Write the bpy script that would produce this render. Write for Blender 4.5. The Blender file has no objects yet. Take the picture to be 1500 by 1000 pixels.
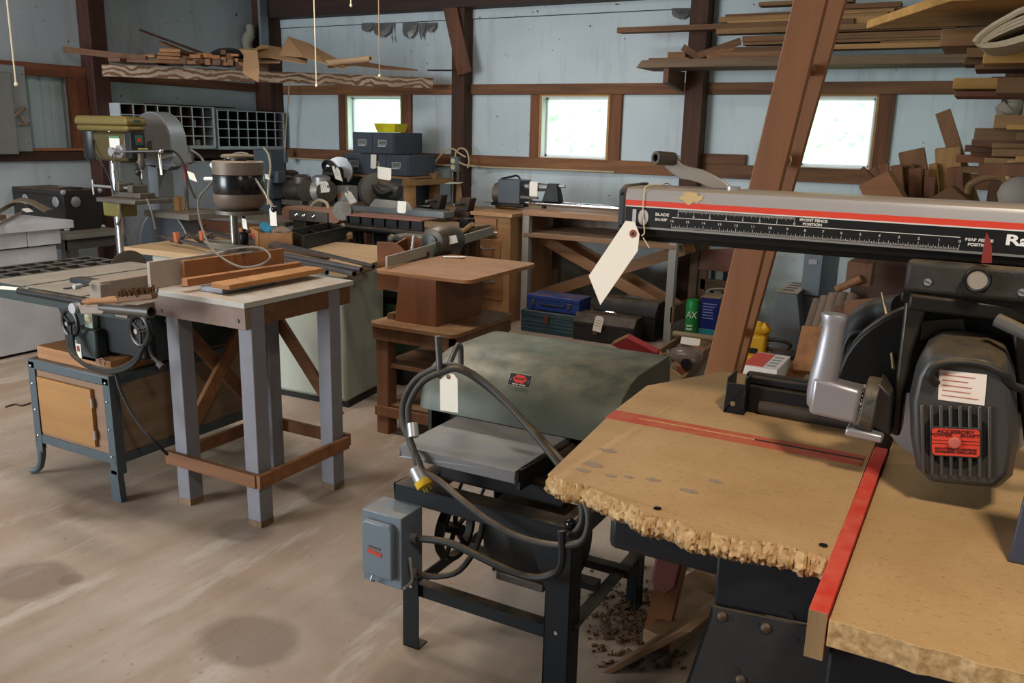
import bpy, bmesh, math, random
from mathutils import Vector as V, Matrix
random.seed(7)
S = bpy.context.scene; COL = S.collection
R = math.radians; PI = math.pi
# ---------------------------------------------------------------- camera
F = 1258.0; H = 1.55
_p, _r, _y = R(13.6), R(1.35), R(28.6)
fw = V((-math.sin(_y)*math.cos(_p), math.cos(_y)*math.cos(_p), -math.sin(_p)))
_rt = V((math.cos(_y), math.sin(_y), 0)); _up = _rt.cross(fw)
rt = _rt*math.cos(_r) + _up*math.sin(_r); up = -_rt*math.sin(_r) + _up*math.cos(_r)
cam = bpy.data.cameras.new('camera'); camo = bpy.data.objects.new('camera', cam); COL.objects.link(camo)
cam.sensor_width = 36; cam.lens = 36*F/1500; cam.clip_start = .02
m = Matrix((rt, up, -fw)).transposed().to_4x4(); m.translation = (0, 0, H); camo.matrix_world = m
S.camera = camo
C0 = V((0, 0, H))
def ray(px, py): return fw*F + rt*(px-750) - up*(py-500)
def P(px, py, z=None, y=None, x=None, d=None):      # a measured picture point -> its place in the room
    q = ray(px, py)
    if z is not None: return C0 + q*((z-H)/q.z)
    if y is not None: return C0 + q*(y/q.y)
    if x is not None: return C0 + q*(x/q.x)
    return C0 + q*((d or 6)/F)
# ---------------------------------------------------------------- light
S.view_settings.view_transform = 'Standard'; S.view_settings.look = 'None'
S.view_settings.gamma = 1; S.view_settings.use_curve_mapping = False
S.view_settings.exposure = 0.0
W = bpy.data.worlds.new('World'); S.world = W; W.use_nodes = True
bg = W.node_tree.nodes['Background']; bg.inputs[0].default_value = (.86, .97, 1, 1); bg.inputs[1].default_value = 4.2
def area(name, loc, size, power, col, target=None, sy=None):
    l = bpy.data.lights.new(name, 'AREA'); l.energy = power; l.color = col; l.size = size
    if sy: l.shape = 'RECTANGLE'; l.size_y = sy
    o = bpy.data.objects.new(name, l); COL.objects.link(o); o.location = loc
    if target: o.rotation_euler = (V(target)-V(loc)).to_track_quat('-Z', 'Y').to_euler()
    return o
area('lamp_over_saw', (.5, .15, 2.85), .26, 42, (1, .86, .70))
area('lamp_shop_right', (.9, 3.2, 2.9), .4, 9, (1, .86, .68))
area('lamp_shop_middle', (-2.6, 2.6, 2.95), 1.2, 34, (1, .92, .85), sy=.25)
area('lamp_shop_back', (-3.4, 5.2, 2.95), 1.2, 26, (1, .96, .92), sy=.25)
area('daylight_door', (-5.6, -2.35, 1.75), 2.5, 265, (.88, .95, 1), target=(-2.6, 6, 1.3), sy=2.3)
area('fill_left', (-4.5, 2.4, 2.95), 1.0, 32, (1, .94, .88), sy=.25)  # added fill that lifts the left wall and white cabinet; no known fixture
area('green_fill_right', (2.25, 5.2, 1.9), 1.6, 22, (.62, 1, .80), target=(-1, 7, 1.7), sy=1.0)  # added green ambient to tint the back wall; the right wall has no window
# ---------------------------------------------------------------- materials
def lin(h):
    if isinstance(h, str):
        h = h.lstrip('#'); c = [int(h[i:i+2], 16)/255 for i in (0, 2, 4)]
    else: c = h
    return tuple(x/12.92 if x <= .04045 else ((x+.055)/1.055)**2.4 for x in c) + (1,)
MC = {}
def newmat(name):
    mt = bpy.data.materials.new(name); mt.use_nodes = True; nt = mt.node_tree
    return mt, nt, nt.nodes['Principled BSDF']
def N(nt, typ, **kw):
    n = nt.nodes.new(typ)
    for k, v in kw.items():
        if k.startswith('i_'): n.inputs[int(k[2:])].default_value = v
        else: setattr(n, k, v)
    return n
def mixc(nt, fac, a, b, bt='MIX'):
    n = nt.nodes.new('ShaderNodeMix'); n.data_type = 'RGBA'; n.blend_type = bt
    for s, v in ((0, fac), (6, a), (7, b)):
        if hasattr(v, 'is_linked'): nt.links.new(v, n.inputs[s])
        else: n.inputs[s].default_value = v
    return n.outputs[2]
def ramp(nt, sock, p0, p1, c0=(0, 0, 0, 1), c1=(1, 1, 1, 1)):
    n = nt.nodes.new('ShaderNodeValToRGB'); e = n.color_ramp.elements
    e[0].position = p0; e[1].position = p1; e[0].color = c0; e[1].color = c1
    nt.links.new(sock, n.inputs[0]); return n.outputs[0]
def coords(nt, scale=(1, 1, 1), rnd=True):
    tc = N(nt, 'ShaderNodeTexCoord'); mp = N(nt, 'ShaderNodeMapping'); mp.inputs[3].default_value = scale
    if rnd:
        oi = N(nt, 'ShaderNodeObjectInfo'); ma = N(nt, 'ShaderNodeMath', operation='MULTIPLY'); ma.inputs[1].default_value = 37
        nt.links.new(oi.outputs['Random'], ma.inputs[0]); nt.links.new(ma.outputs[0], mp.inputs[1])
    nt.links.new(tc.outputs['Object'], mp.inputs[0]); return mp.outputs[0]
def noise(nt, vec, scale, detail=4, rough=.55):
    n = N(nt, 'ShaderNodeTexNoise'); n.inputs['Scale'].default_value = scale
    n.inputs['Detail'].default_value = detail; n.inputs['Roughness'].default_value = rough
    nt.links.new(vec, n.inputs['Vector']); return n.outputs[0]
def dusted(nt, col, amt, dcol=None):
    # sawdust that has settled on whatever faces up
    g = N(nt, 'ShaderNodeNewGeometry'); sx = N(nt, 'ShaderNodeSeparateXYZ'); nt.links.new(g.outputs['Normal'], sx.inputs[0])
    f = ramp(nt, sx.outputs[2], .45, .95); nz = ramp(nt, noise(nt, coords(nt), 9, 6, .65), .32, .68)
    mm = N(nt, 'ShaderNodeMath', operation='MULTIPLY'); nt.links.new(f, mm.inputs[0]); nt.links.new(nz, mm.inputs[1])
    m2 = N(nt, 'ShaderNodeMath', operation='MULTIPLY'); nt.links.new(mm.outputs[0], m2.inputs[0]); m2.inputs[1].default_value = amt
    return mixc(nt, m2.outputs[0], col, dcol or lin('#a88c66'))
def bump(nt, b, h, st=.3, d=.002):
    n = N(nt, 'ShaderNodeBump'); n.inputs['Strength'].default_value = st; n.inputs['Distance'].default_value = d
    nt.links.new(h, n.inputs['Height']); nt.links.new(n.outputs[0], b.inputs['Normal'])
def wood(c1, c2, ax='x', rough=.65, dust=0, g=1.0, vary=.35):
    k = ('w', c1, c2, ax, rough, dust, g, vary)
    if k in MC: return MC[k]
    mt, nt, b = newmat('wood')
    lo, hi = 1.6*g, 22*g
    sc = {'x': (lo, hi, hi), 'y': (hi, lo, hi), 'z': (hi, hi, lo)}[ax]
    v = coords(nt, sc)
    n1 = noise(nt, v, 1, 6, .6); f = ramp(nt, n1, .3, .72)
    c = mixc(nt, f, lin(c1), lin(c2))
    big = ramp(nt, noise(nt, coords(nt), 2.3, 3), .3, .7)
    c = mixc(nt, mixc(nt, .4, (0, 0, 0, 1), big), c, mixc(nt, .42, lin(c1), (.02, .012, .008, 1)))
    oi = N(nt, 'ShaderNodeObjectInfo'); hsv = N(nt, 'ShaderNodeHueSaturation')
    mr = N(nt, 'ShaderNodeMapRange'); mr.inputs[3].default_value = 1-vary; mr.inputs[4].default_value = 1+vary*.6
    nt.links.new(oi.outputs['Random'], mr.inputs[0]); nt.links.new(mr.outputs[0], hsv.inputs[2]); nt.links.new(c, hsv.inputs[4]); c = hsv.outputs[0]
    if dust: c = dusted(nt, c, dust)
    nt.links.new(c, b.inputs[0]); b.inputs['Roughness'].default_value = rough; bump(nt, b, n1, .25, .0015)
    MC[k] = mt; return mt
def paint(c, rough=.5, metal=0, dust=0, wear=.35, c2=None, sc=6, bm=0, spec=.35, dcol=None):
    k = ('p', c, rough, metal, dust, wear, c2, sc, bm, dcol)
    if k in MC: return MC[k]
    mt, nt, b = newmat('paint')
    a = lin(c); b2 = lin(c2) if c2 else tuple(x*.55 for x in a[:3])+(1,)
    v = coords(nt); n1 = noise(nt, v, sc, 6, .65)
    col = mixc(nt, mixc(nt, wear, (0, 0, 0, 1), ramp(nt, n1, .35, .75)), a, b2)
    if dust: col = dusted(nt, col, dust, lin(dcol) if dcol else None)
    nt.links.new(col, b.inputs[0]); b.inputs['Metallic'].default_value = metal
    rr = N(nt, 'ShaderNodeMapRange'); rr.inputs[3].default_value = max(.05, rough-.12); rr.inputs[4].default_value = min(1, rough+.2)
    nt.links.new(n1, rr.inputs[0]); nt.links.new(rr.outputs[0], b.inputs['Roughness'])
    b.inputs['Specular IOR Level'].default_value = spec
    if bm: bump(nt, b, noise(nt, v, 260, 2), bm, .001)
    MC[k] = mt; return mt
def flat(c, rough=.6, metal=0, emit=0):
    k = ('f', c, rough, metal, emit)
    if k in MC: return MC[k]
    mt, nt, b = newmat('plain'); b.inputs[0].default_value = lin(c); b.inputs['Roughness'].default_value = rough
    b.inputs['Metallic'].default_value = metal
    if emit: b.inputs['Emission Color'].default_value = lin(c); b.inputs['Emission Strength'].default_value = emit
    MC[k] = mt; return mt
# ---------------------------------------------------------------- mesh builder
def frame(d, upv=(0, 0, 1)):
    d = V(d).normalized(); u = V(upv)
    if abs(d.dot(u.normalized())) > .995: u = V((0, 1, 0))
    s = d.cross(u).normalized(); return d, s, s.cross(d).normalized()
class MB:
    def __init__(self): self.v = []; self.f = []
    def add(self, vs, fs):
        o = len(self.v); self.v += [V(x) for x in vs]; self.f += [[o+i for i in f] for f in fs]; return self
    def box(self, lo, hi):
        x0, y0, z0 = lo; x1, y1, z1 = hi
        return self.add([(x, y, z) for z in (z0, z1) for y in (y0, y1) for x in (x0, x1)],
                        [(0, 2, 3, 1), (4, 5, 7, 6), (0, 1, 5, 4), (2, 6, 7, 3), (0, 4, 6, 2), (1, 3, 7, 5)])
    def hexa(self, b4, t4):
        return self.add(list(b4)+list(t4), [(3, 2, 1, 0), (4, 5, 6, 7), (0, 1, 5, 4), (1, 2, 6, 5), (2, 3, 7, 6), (3, 0, 4, 7)])
    def bar(self, p, q, w, h, upv=(0, 0, 1), taper=1):   # a bar from p to q: w sideways, h along upv
        p, q = V(p), V(q); d, s, u = frame(q-p, upv); a, b = s*w/2, u*h/2
        c, e = a*taper, b*taper
        return self.hexa([p-a-b, p+a-b, q+c-e, q-c-e], [p-a+b, p+a+b, q+c+e, q-c+e])
    def cyl(self, p, q, r, r2=None, n=20, cap=True):
        p, q = V(p), V(q); d, s, u = frame(q-p); r2 = r if r2 is None else r2
        vs = [p+(s*math.cos(t)+u*math.sin(t))*r for t in [2*PI*i/n for i in range(n)]]
        vs += [q+(s*math.cos(t)+u*math.sin(t))*r2 for t in [2*PI*i/n for i in range(n)]]
        fs = [(i, (i+1) % n, n+(i+1) % n, n+i) for i in range(n)]
        if cap: fs += [tuple(range(n-1, -1, -1)), tuple(range(n, 2*n))]
        return self.add(vs, fs)
    def pipe(self, p, q, r, ri, n=18):                    # hollow, open at both ends
        return self.lathe([(ri, 0), (r, 0), (r, 1), (ri, 1), (ri, 0)], p, V(q)-V(p), n, norm=False)
    def tube(self, pts, r, n=8, sub=4, closed=False):
        pts = [V(p) for p in pts]; L = []
        K = len(pts)
        for i in range(K if closed else K-1):
            if closed: a, b, c, d = pts[i-1], pts[i], pts[(i+1) % K], pts[(i+2) % K]
            else: a, b, c, d = pts[max(i-1, 0)], pts[i], pts[i+1], pts[min(i+2, K-1)]
            for j in range(sub):
                t = j/sub
                L.append(.5*((2*b)+(c-a)*t+(2*a-5*b+4*c-d)*t*t+(3*b-a-3*c+d)*t**3))
        if not closed: L.append(pts[-1])
        M = len(L); vs = []; u = None
        for i, p in enumerate(L):
            d = (L[(i+1) % M]-L[i-1]) if closed else (L[min(i+1, M-1)]-L[max(i-1, 0)])
            d = d.normalized()
            if u is None: _, s, u = frame(d)
            else:
                s = d.cross(u)
                s = s.normalized() if s.length > 1e-6 else frame(d)[1]
                u = s.cross(d).normalized()
            rr = r[min(int(i/sub), len(r)-1)] if isinstance(r, (list, tuple)) else r
            vs += [p+(s*math.cos(2*PI*k/n)+u*math.sin(2*PI*k/n))*rr for k in range(n)]
        fs = []
        for i in range(M if closed else M-1):
            j = (i+1) % M
            fs += [(i*n+k, i*n+(k+1) % n, j*n+(k+1) % n, j*n+k) for k in range(n)]
        if not closed: fs += [tuple(range(n-1, -1, -1)), tuple(range((M-1)*n, M*n))]
        return self.add(vs, fs)
    def lathe(self, prof, base=(0, 0, 0), axis=(0, 0, 1), n=24, norm=True):
        ax = V(axis); L = 1 if norm else ax.length; d, s, u = frame(ax); base = V(base); vs = []
        for r, h in prof:
            for k in range(n):
                t = 2*PI*k/n; vs.append(base+d*h*L+(s*math.cos(t)+u*math.sin(t))*max(r, 1e-5))
        fs = []
        for i in range(len(prof)-1):
            fs += [(i*n+k, i*n+(k+1) % n, (i+1)*n+(k+1) % n, (i+1)*n+k) for k in range(n)]
        if prof[0][0] > 1e-4 and prof[0] != prof[-1]: fs.append(tuple(range(n-1, -1, -1)))
        if prof[-1][0] > 1e-4 and prof[0] != prof[-1]: fs.append(tuple(range((len(prof)-1)*n, len(prof)*n)))
        return self.add(vs, fs)
    def prism(self, pts, dv):                              # planar outline swept along dv
        pts = [V(p) for p in pts]; dv = V(dv); n = len(pts)
        return self.add(pts+[p+dv for p in pts], [tuple(range(n-1, -1, -1)), tuple(range(n, 2*n))]+[(i, (i+1) % n, n+(i+1) % n, n+i) for i in range(n)])
    def ball(self, c, r, n=14, sq=(1, 1, 1)):
        c = V(c); m = n//2; vs = []; fs = []
        for i in range(m+1):
            a = PI*i/m
            for k in range(n): vs.append(c+V((math.sin(a)*math.cos(2*PI*k/n)*sq[0], math.sin(a)*math.sin(2*PI*k/n)*sq[1], math.cos(a)*sq[2]))*r)
        for i in range(m): fs += [(i*n+k, (i+1)*n+k, (i+1)*n+(k+1) % n, i*n+(k+1) % n) for k in range(n)]
        return self.add(vs, fs)
    def sheet(self, rows, th):                             # grid of points with thickness downwards along normal
        nr, nc = len(rows), len(rows[0]); vs = [V(p) for r in rows for p in r]
        fs = [(i*nc+j, i*nc+j+1, (i+1)*nc+j+1, (i+1)*nc+j) for i in range(nr-1) for j in range(nc-1)]
        bm = bmesh.new(); bv = [bm.verts.new(p) for p in vs]; [bm.faces.new([bv[k] for k in f]) for f in fs]
        bm.normal_update(); off = [v.co-v.normal*th for v in bm.verts]; bm.free()
        n = len(vs); fs2 = fs+[tuple(n+i for i in reversed(f)) for f in fs]
        edge = [(0, j) for j in range(nc)]+[(i, nc-1) for i in range(1, nr)]+[(nr-1, j) for j in range(nc-2, -1, -1)]+[(i, 0) for i in range(nr-2, 0, -1)]
        e = [i*nc+j for i, j in edge]
        fs2 += [(e[(i+1) % len(e)], e[i], n+e[i], n+e[(i+1) % len(e)]) for i in range(len(e))]
        return self.add(vs+off, fs2)
    def build(self, name, mat, parent=None, bev=0, smooth=40, label=None, local=False, stuff=False):
        me = bpy.data.meshes.new(name); vs = self.v
        if parent is not None and not local:
            iv = WM(parent).inverted(); vs = [iv @ p for p in vs]
        me.from_pydata([tuple(p) for p in vs], [], self.f); me.materials.append(mat); me.validate()
        bm = bmesh.new(); bm.from_mesh(me); bmesh.ops.remove_doubles(bm, verts=bm.verts, dist=1e-6)
        bmesh.ops.recalc_face_normals(bm, faces=bm.faces); bm.to_mesh(me); bm.free()
        if smooth: me.shade_smooth(); me.set_sharp_from_angle(angle=R(smooth))
        o = bpy.data.objects.new(name, me); COL.objects.link(o)
        if parent is not None: o.parent = parent
        if bev:
            md = o.modifiers.new('bevel', 'BEVEL'); md.width = bev; md.segments = 2; md.limit_method = 'ANGLE'; md.angle_limit = R(40)
            md.harden_normals = False
        if label: o['label'] = label
        if stuff: o['kind'] = 'stuff'
        return o
def WM(o):
    mtx = Matrix.LocRotScale(o.location, o.rotation_euler, o.scale)
    return WM(o.parent) @ mtx if o.parent else mtx
def tag(o, label, cat, group=None, kind=None):
    if label: o['label'] = label
    if cat: o['category'] = cat
    if group: o['group'] = group
    if kind: o['kind'] = kind
    return o
def thing(name, label, cat, loc, rz=0, group=None):
    o = bpy.data.objects.new(name, None); COL.objects.link(o); o.location = loc; o.rotation_euler = (0, 0, rz)
    o.empty_display_size = .05
    return tag(o, label, cat, group)
def solo(mb, name, mat, label, cat, group=None, bev=0, smooth=40, kind=None):
    c = sum(mb.v, V())/len(mb.v); z = min(p.z for p in mb.v); b = V((c.x, c.y, z))
    mb.v = [p-b for p in mb.v]; o = mb.build(name, mat, None, bev, smooth); o.location = b
    return tag(o, label, cat, group, kind)
def struct(mb, name, mat, parent=None, bev=0, label=None, smooth=40):
    o = mb.build(name, mat, parent, bev, smooth, label)
    if parent is None: o['kind'] = 'structure'
    return o
def dup(root, loc, rz=None, label=None):
    r = root.copy(); COL.objects.link(r); r.location = loc
    if rz is not None: r.rotation_euler = (0, 0, rz)
    if label: r['label'] = label
    for ch in root.children:
        c = ch.copy(); COL.objects.link(c); c.parent = r
        for g in ch.children:
            d = g.copy(); COL.objects.link(d); d.parent = c
    return r
_fd = {}
def text(s, size, o, rd, ud, mat, parent=None, name='lettering', depth=.0004, align='LEFT', stretch=1.0, squeeze=0):
    cu = bpy.data.curves.new('t', 'FONT'); cu.body = s; cu.size = size; cu.extrude = depth; cu.align_x = align; cu.offset = squeeze
    to = bpy.data.objects.new('t', cu); COL.objects.link(to)
    bpy.context.view_layer.update()
    me = bpy.data.meshes.new_from_object(to.evaluated_get(bpy.context.evaluated_depsgraph_get()))
    bpy.data.objects.remove(to); bpy.data.curves.remove(cu)
    rd, ud = V(rd).normalized(), V(ud).normalized(); nd = rd.cross(ud)
    mtx = Matrix((rd*stretch, ud, nd)).transposed().to_4x4(); mtx.translation = V(o)
    if parent is not None: mtx = WM(parent).inverted() @ mtx
    me.transform(mtx); me.materials.clear(); me.materials.append(mat); me.name = name
    ob = bpy.data.objects.new(name, me); COL.objects.link(ob)
    if parent is not None: ob.parent = parent
    return ob
# ---------------------------------------------------------------- shared materials
DARKW = ('#54301d', '#2e180e'); REDW = ('#8a4d2c', '#5c2f1a'); PINE = ('#b98f5f', '#94683c'); BOARD = ('#a9743f', '#7d4f28'); OLDW = ('#8b7053', '#5c432d')
M_black = paint('#141415', .45, 0, .35); M_steel = paint('#aeaeb0', .33, .6, .1, .35); M_chrome = flat('#c8c8cc', .18, 1)
M_iron = paint('#6a655f', .5, .7, .5, .5, '#4b3a2c'); M_tag = paint('#f2ebdd', .8, 0, 0, .1); M_white = paint('#d9d8d4', .6, 0, 0, .3, '#a8a49c')
M_rub = paint('#1b1a19', .55, 0, .5, .2); M_string = flat('#d8cba8', .9); M_ink = flat('#3b3f4a', .8); M_ring = flat('#8c4a3a', .7)
M_grey = paint('#6f7478', .5, .1, .4, .4); M_red = paint('#a02820', .45, 0, .2, .3)
def tagcard(p, rd, ud, w, h, label, parent_group='paper tags', ring=True, lines=0, hole_top=True, s0=None):
    # manila tag: p = middle of its top edge; a hole with a red-brown eyelet, maybe string and pen marks
    p = V(p); rd = V(rd).normalized(); ud = V(ud).normalized(); n = rd.cross(ud).normalized()
    c = h*.12; t = thing('paper_tag', label, 'tag', p-ud*h, group=parent_group)
    o = [p-rd*(w/2-c), p+rd*(w/2-c), p+rd*w/2-ud*c, p+rd*w/2-ud*h, p-rd*w/2-ud*h, p-rd*w/2-ud*c]
    MB().prism(o, -n*.0007).build('card', M_tag, t, smooth=0)
    if ring:
        q = p-ud*h*.085
        MB().cyl(q-n*.0002, q+n*.0008, w*.12, n=16).build('eyelet', M_ring, t); MB().cyl(q, q+n*.0011, w*.05, n=12).build('hole', flat('#1a1410'), t)
    for i in range(lines):
        y0 = h*(.3+.5*i/max(lines, 1)); a = p-ud*y0-rd*w*.36; b = a+rd*w*random.uniform(.45, .72)
        MB().bar(a+n*.0006, b+n*.0006, h*.02, .0004, n).build('pen_mark', M_ink, t, smooth=0)
    if s0 is not None:
        q = p-ud*h*.085+n*.001; s0 = V(s0)
        MB().tube([q, (q+s0)/2+n*.002+V((0, 0, -.002)), s0], .0011, 6, 3).build('string', M_string, t)
    return t
# ================================================================ the barn
XL, XR, YB, YF, ZC = -7.2, 2.4, 7.4, -2.6, 3.05
def floor_mat():
    mt, nt, b = newmat('concrete'); v = coords(nt, rnd=False)
    c = mixc(nt, ramp(nt, noise(nt, v, 1.1, 8, .62), .3, .7), lin('#8f7c6b'), lin('#b5a596'))
    # trails of trodden sawdust running one way across the slab
    mp = N(nt, 'ShaderNodeMapping'); mp.inputs[3].default_value = (3.6, .7, 1); nt.links.new(v, mp.inputs[0])
    st = ramp(nt, noise(nt, mp.outputs[0], .9, 7, .6), .42, .62)
    c = mixc(nt, mixc(nt, .5, (0, 0, 0, 1), st), c, lin('#866b50'))
    pale = ramp(nt, noise(nt, mp.outputs[0], 1.6, 8, .7), .55, .66)
    c = mixc(nt, mixc(nt, .5, (0, 0, 0, 1), pale), c, lin('#c4bab2'))
    wob = noise(nt, v, 5, 5)
    for (x, y, r, sx) in STAINS:
        m2 = N(nt, 'ShaderNodeMapping'); m2.vector_type = 'POINT'; m2.inputs[1].default_value = (-x*sx, -y, 0); m2.inputs[3].default_value = (sx, 1, 0)
        nt.links.new(v, m2.inputs[0]); ln = N(nt, 'ShaderNodeVectorMath', operation='LENGTH'); nt.links.new(m2.outputs[0], ln.inputs[0])
        ad = N(nt, 'ShaderNodeMath', operation='ADD'); nt.links.new(ln.outputs['Value'], ad.inputs[0])
        ml = N(nt, 'ShaderNodeMath', operation='MULTIPLY'); nt.links.new(wob, ml.inputs[0]); ml.inputs[1].default_value = r*.9; nt.links.new(ml.outputs[0], ad.inputs[1])
        f = ramp(nt, ad.outputs[0], r*1.3, r*1.62, (1, 1, 1, 1), (0, 0, 0, 1))
        c = mixc(nt, mixc(nt, .6, (0, 0, 0, 1), f), c, lin('#6d5a4d'))
    sp = ramp(nt, noise(nt, v, 38, 3), .66, .72); c = mixc(nt, mixc(nt, .5, (0, 0, 0, 1), sp), c, lin('#6b533c'))
    nt.links.new(c, b.inputs[0]); b.inputs['Roughness'].default_value = .75; bump(nt, b, noise(nt, v, 20, 6), .15, .003); return mt
STAINS = [(*P(365, 938, 0)[:2], .13, .8), (*P(45, 850, 0)[:2], .13, .9), (*P(165, 735, 0)[:2], .16, .6), (*P(360, 775, 0)[:2], .1, .8), (*P(480, 725, 0)[:2], .09, .8), (*P(105, 848, 0)[:2], .04, 1)]
def wall_mat(c1, c2, grime='#8d8a84', name='wall'):
    mt, nt, b = newmat(name); v = coords(nt, rnd=False)
    c = mixc(nt, ramp(nt, noise(nt, v, 1.3, 6, .6), .3, .75), lin(c1), lin(c2))
    mp = N(nt, 'ShaderNodeMapping'); mp.inputs[3].default_value = (3, 3, .35); nt.links.new(v, mp.inputs[0])
    c = mixc(nt, mixc(nt, .35, (0, 0, 0, 1), ramp(nt, noise(nt, mp.outputs[0], 3, 6, .7), .52, .72)), c, lin(grime))
    # splashes of dirt low down on the sheets
    sz = N(nt, 'ShaderNodeSeparateXYZ'); nt.links.new(v, sz.inputs[0]); low = ramp(nt, sz.outputs[2], .05, .95, (1, 1, 1, 1), (0, 0, 0, 1))
    lo = N(nt, 'ShaderNodeMath', operation='MULTIPLY'); nt.links.new(low, lo.inputs[0]); nt.links.new(ramp(nt, noise(nt, v, 4, 8, .7), .4, .7), lo.inputs[1])
    c = mixc(nt, lo.outputs[0], c, lin('#7d746d'))
    sp = ramp(nt, noise(nt, v, 17, 2), .73, .76); c = mixc(nt, sp, c, lin('#41382f'))
    nt.links.new(c, b.inputs[0]); b.inputs['Roughness'].default_value = .6; bump(nt, b, noise(nt, mp.outputs[0], 5, 3), .12, .004); return mt
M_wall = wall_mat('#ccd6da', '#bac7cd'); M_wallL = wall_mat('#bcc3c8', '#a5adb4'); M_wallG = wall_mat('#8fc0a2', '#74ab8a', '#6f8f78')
M_floor = floor_mat()
struct(MB().box((XL-.2, YF-.2, -.1), (XR+.2, YB+.2, 0)), 'floor', M_floor)
M_rw = wood(*DARKW, 'x', .8)
struct(MB().box((XL-.2, YF-.2, ZC), (XR+.2, YB+.2, ZC+.1)), 'ceiling', wood('#7a6047', '#4c392a', 'x', .85))
# windows of the back wall: x from, x to
def bx(px, py=185): return P(px, py, y=YB).x
WZ0, WZ1 = P(840, 233, y=YB).z, P(840, 140, y=YB).z
WIN = [(bx(510), bx(590)), (bx(793), bx(892)), (bx(1172), bx(1282))]
w = MB(); xs = XL-.2
for a, b2 in WIN:
    w.box((xs, YB, 0), (a, YB+.12, ZC)); w.box((a, YB, 0), (b2, YB+.12, WZ0)); w.box((a, YB, WZ1), (b2, YB+.12, ZC)); xs = b2
w.box((xs, YB, 0), (XR+.2, YB+.12, ZC)); struct(w, 'wall_back', M_wall)
# left wall with one big opening under the girt, filled by corrugated sheet
LY0, LY1 = P(20, 160, x=XL).y, P(128, 160, x=XL).y
w = MB()
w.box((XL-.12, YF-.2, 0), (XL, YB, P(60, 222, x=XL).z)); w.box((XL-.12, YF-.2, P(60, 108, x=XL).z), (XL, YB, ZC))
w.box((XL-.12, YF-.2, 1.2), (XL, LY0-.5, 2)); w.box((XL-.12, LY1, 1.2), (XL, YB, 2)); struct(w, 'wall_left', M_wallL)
cp = []; n = 90
for i in range(n+1):
    y = LY0-.5+(LY1-LY0+.5)*i/n; k = (i % 9)/9
    cp.append((XL-.05-(.018 if 3 < i % 9 < 7 else 0), y))
struct(MB().sheet([[(x, y, z) for x, y in cp] for z in (P(60, 222, x=XL).z-.02, 2.02)], .004), 'wall_left_corrugated', paint('#c3d2d6', .45, .3, 0, .4, '#97a8ae', 2))
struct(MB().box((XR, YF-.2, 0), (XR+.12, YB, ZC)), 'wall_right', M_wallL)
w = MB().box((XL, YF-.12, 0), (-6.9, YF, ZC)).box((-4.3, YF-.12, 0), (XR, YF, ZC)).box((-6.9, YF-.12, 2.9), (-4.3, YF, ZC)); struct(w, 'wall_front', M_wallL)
# upper course of sheets, lapped a little over the lower ones
zs = P(800, 23, y=YB).z
struct(MB().box((XL, YB-.012, zs), (bx(1005), YB-.001, ZC)), 'wall_back_upper_sheets', M_wall)
tz_ = zs; struct(MB().box((XL+.2, YB-.0135, zs-.004), (bx(1005), YB-.0122, zs+.003)), 'wall_back_joint', flat('#2b2621', .9))
# frames
M_alu = paint('#dfe3e4', .4, .2, 0, .2); M_trim = wood('#b98a4e', '#8f6a33', 'x')
mt, nt, b = newmat('glass'); out = nt.nodes['Material Output']; tr = N(nt, 'ShaderNodeBsdfTransparent'); gl = N(nt, 'ShaderNodeBsdfGlossy'); gl.inputs['Roughness'].default_value = .03
mx = N(nt, 'ShaderNodeMixShader'); mx.inputs[0].default_value = .06; nt.links.new(tr.outputs[0], mx.inputs[1]); nt.links.new(gl.outputs[0], mx.inputs[2]); nt.links.new(mx.outputs[0], out.inputs[0]); M_glass = mt
for i, (a, b2) in enumerate(WIN):
    t = .035; f = MB(); y0, y1 = YB+.06, YB+.1
    f.box((a, y0, WZ0), (a+t, y1, WZ1)).box((b2-t, y0, WZ0), (b2, y1, WZ1)).box((a, y0, WZ0), (b2, y1, WZ0+t)).box((a, y0, WZ1-t), (b2, y1, WZ1))
    o = struct(f, 'window_%d' % (i+1), M_alu)
    o['label'] = ['small square window behind the grey file drawers', 'small square window left of the middle post above the lathe bench', 'small square window partly behind the leaning ladder'][i]
    MB().box((a+t-.003, YB+.078, WZ0+t-.003), (b2-t+.003, YB+.082, WZ1-t+.003)).build('pane', M_glass, o)
    f = MB(); e = .016   # reveal boards lining the opening
    f.box((a, YB-.02, WZ0), (a+e, YB+.06, WZ1)).box((b2-e, YB-.02, WZ0), (b2, YB+.06, WZ1)).box((a+e, YB-.02, WZ1-e), (b2-e, YB+.06, WZ1)).box((a+e, YB-.02, WZ0), (b2-e, YB+.06, WZ0+e))
    f.build('window_liner', M_white if i else M_alu, o)
    f = MB(); a2, b3 = a-.012, b2+.012
    f.box((a2, YB-.03, WZ0-.014), (b3, YB-.018, WZ0+.006)).box((a2, YB-.03, WZ1-.006), (b3, YB-.018, WZ1+.014)).box((a2, YB-.03, WZ0), (a+.006, YB-.018, WZ1)).box((b2-.006, YB-.03, WZ0), (b3, YB-.018, WZ1))
    f.build('window_casing', M_trim, o)
tn = [0]
def trim(mb, mat, label, bev=.004):
    tn[0] += 1; o = struct(mb, 'trim_%d' % tn[0], mat, None, bev); o['label'] = label; return o
GU0, GU1 = P(750, 138.5, y=YB-.04).z, P(750, 123, y=YB-.04).z
GL0, GL1 = P(750, 247, y=YB-.04).z, P(750, 229, y=YB-.04).z
gx_m = wood('#95653f', '#54301d', 'x', .75, .2, 1, .3); gy_m = wood('#8c5433', '#4e2a19', 'y', .75, .2, 1, .3); pz_m = wood('#5f3822', '#321a10', 'z', .75, 0, 1, .3); jz_m = wood('#8a5532', '#54301b', 'z', .75)
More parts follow.
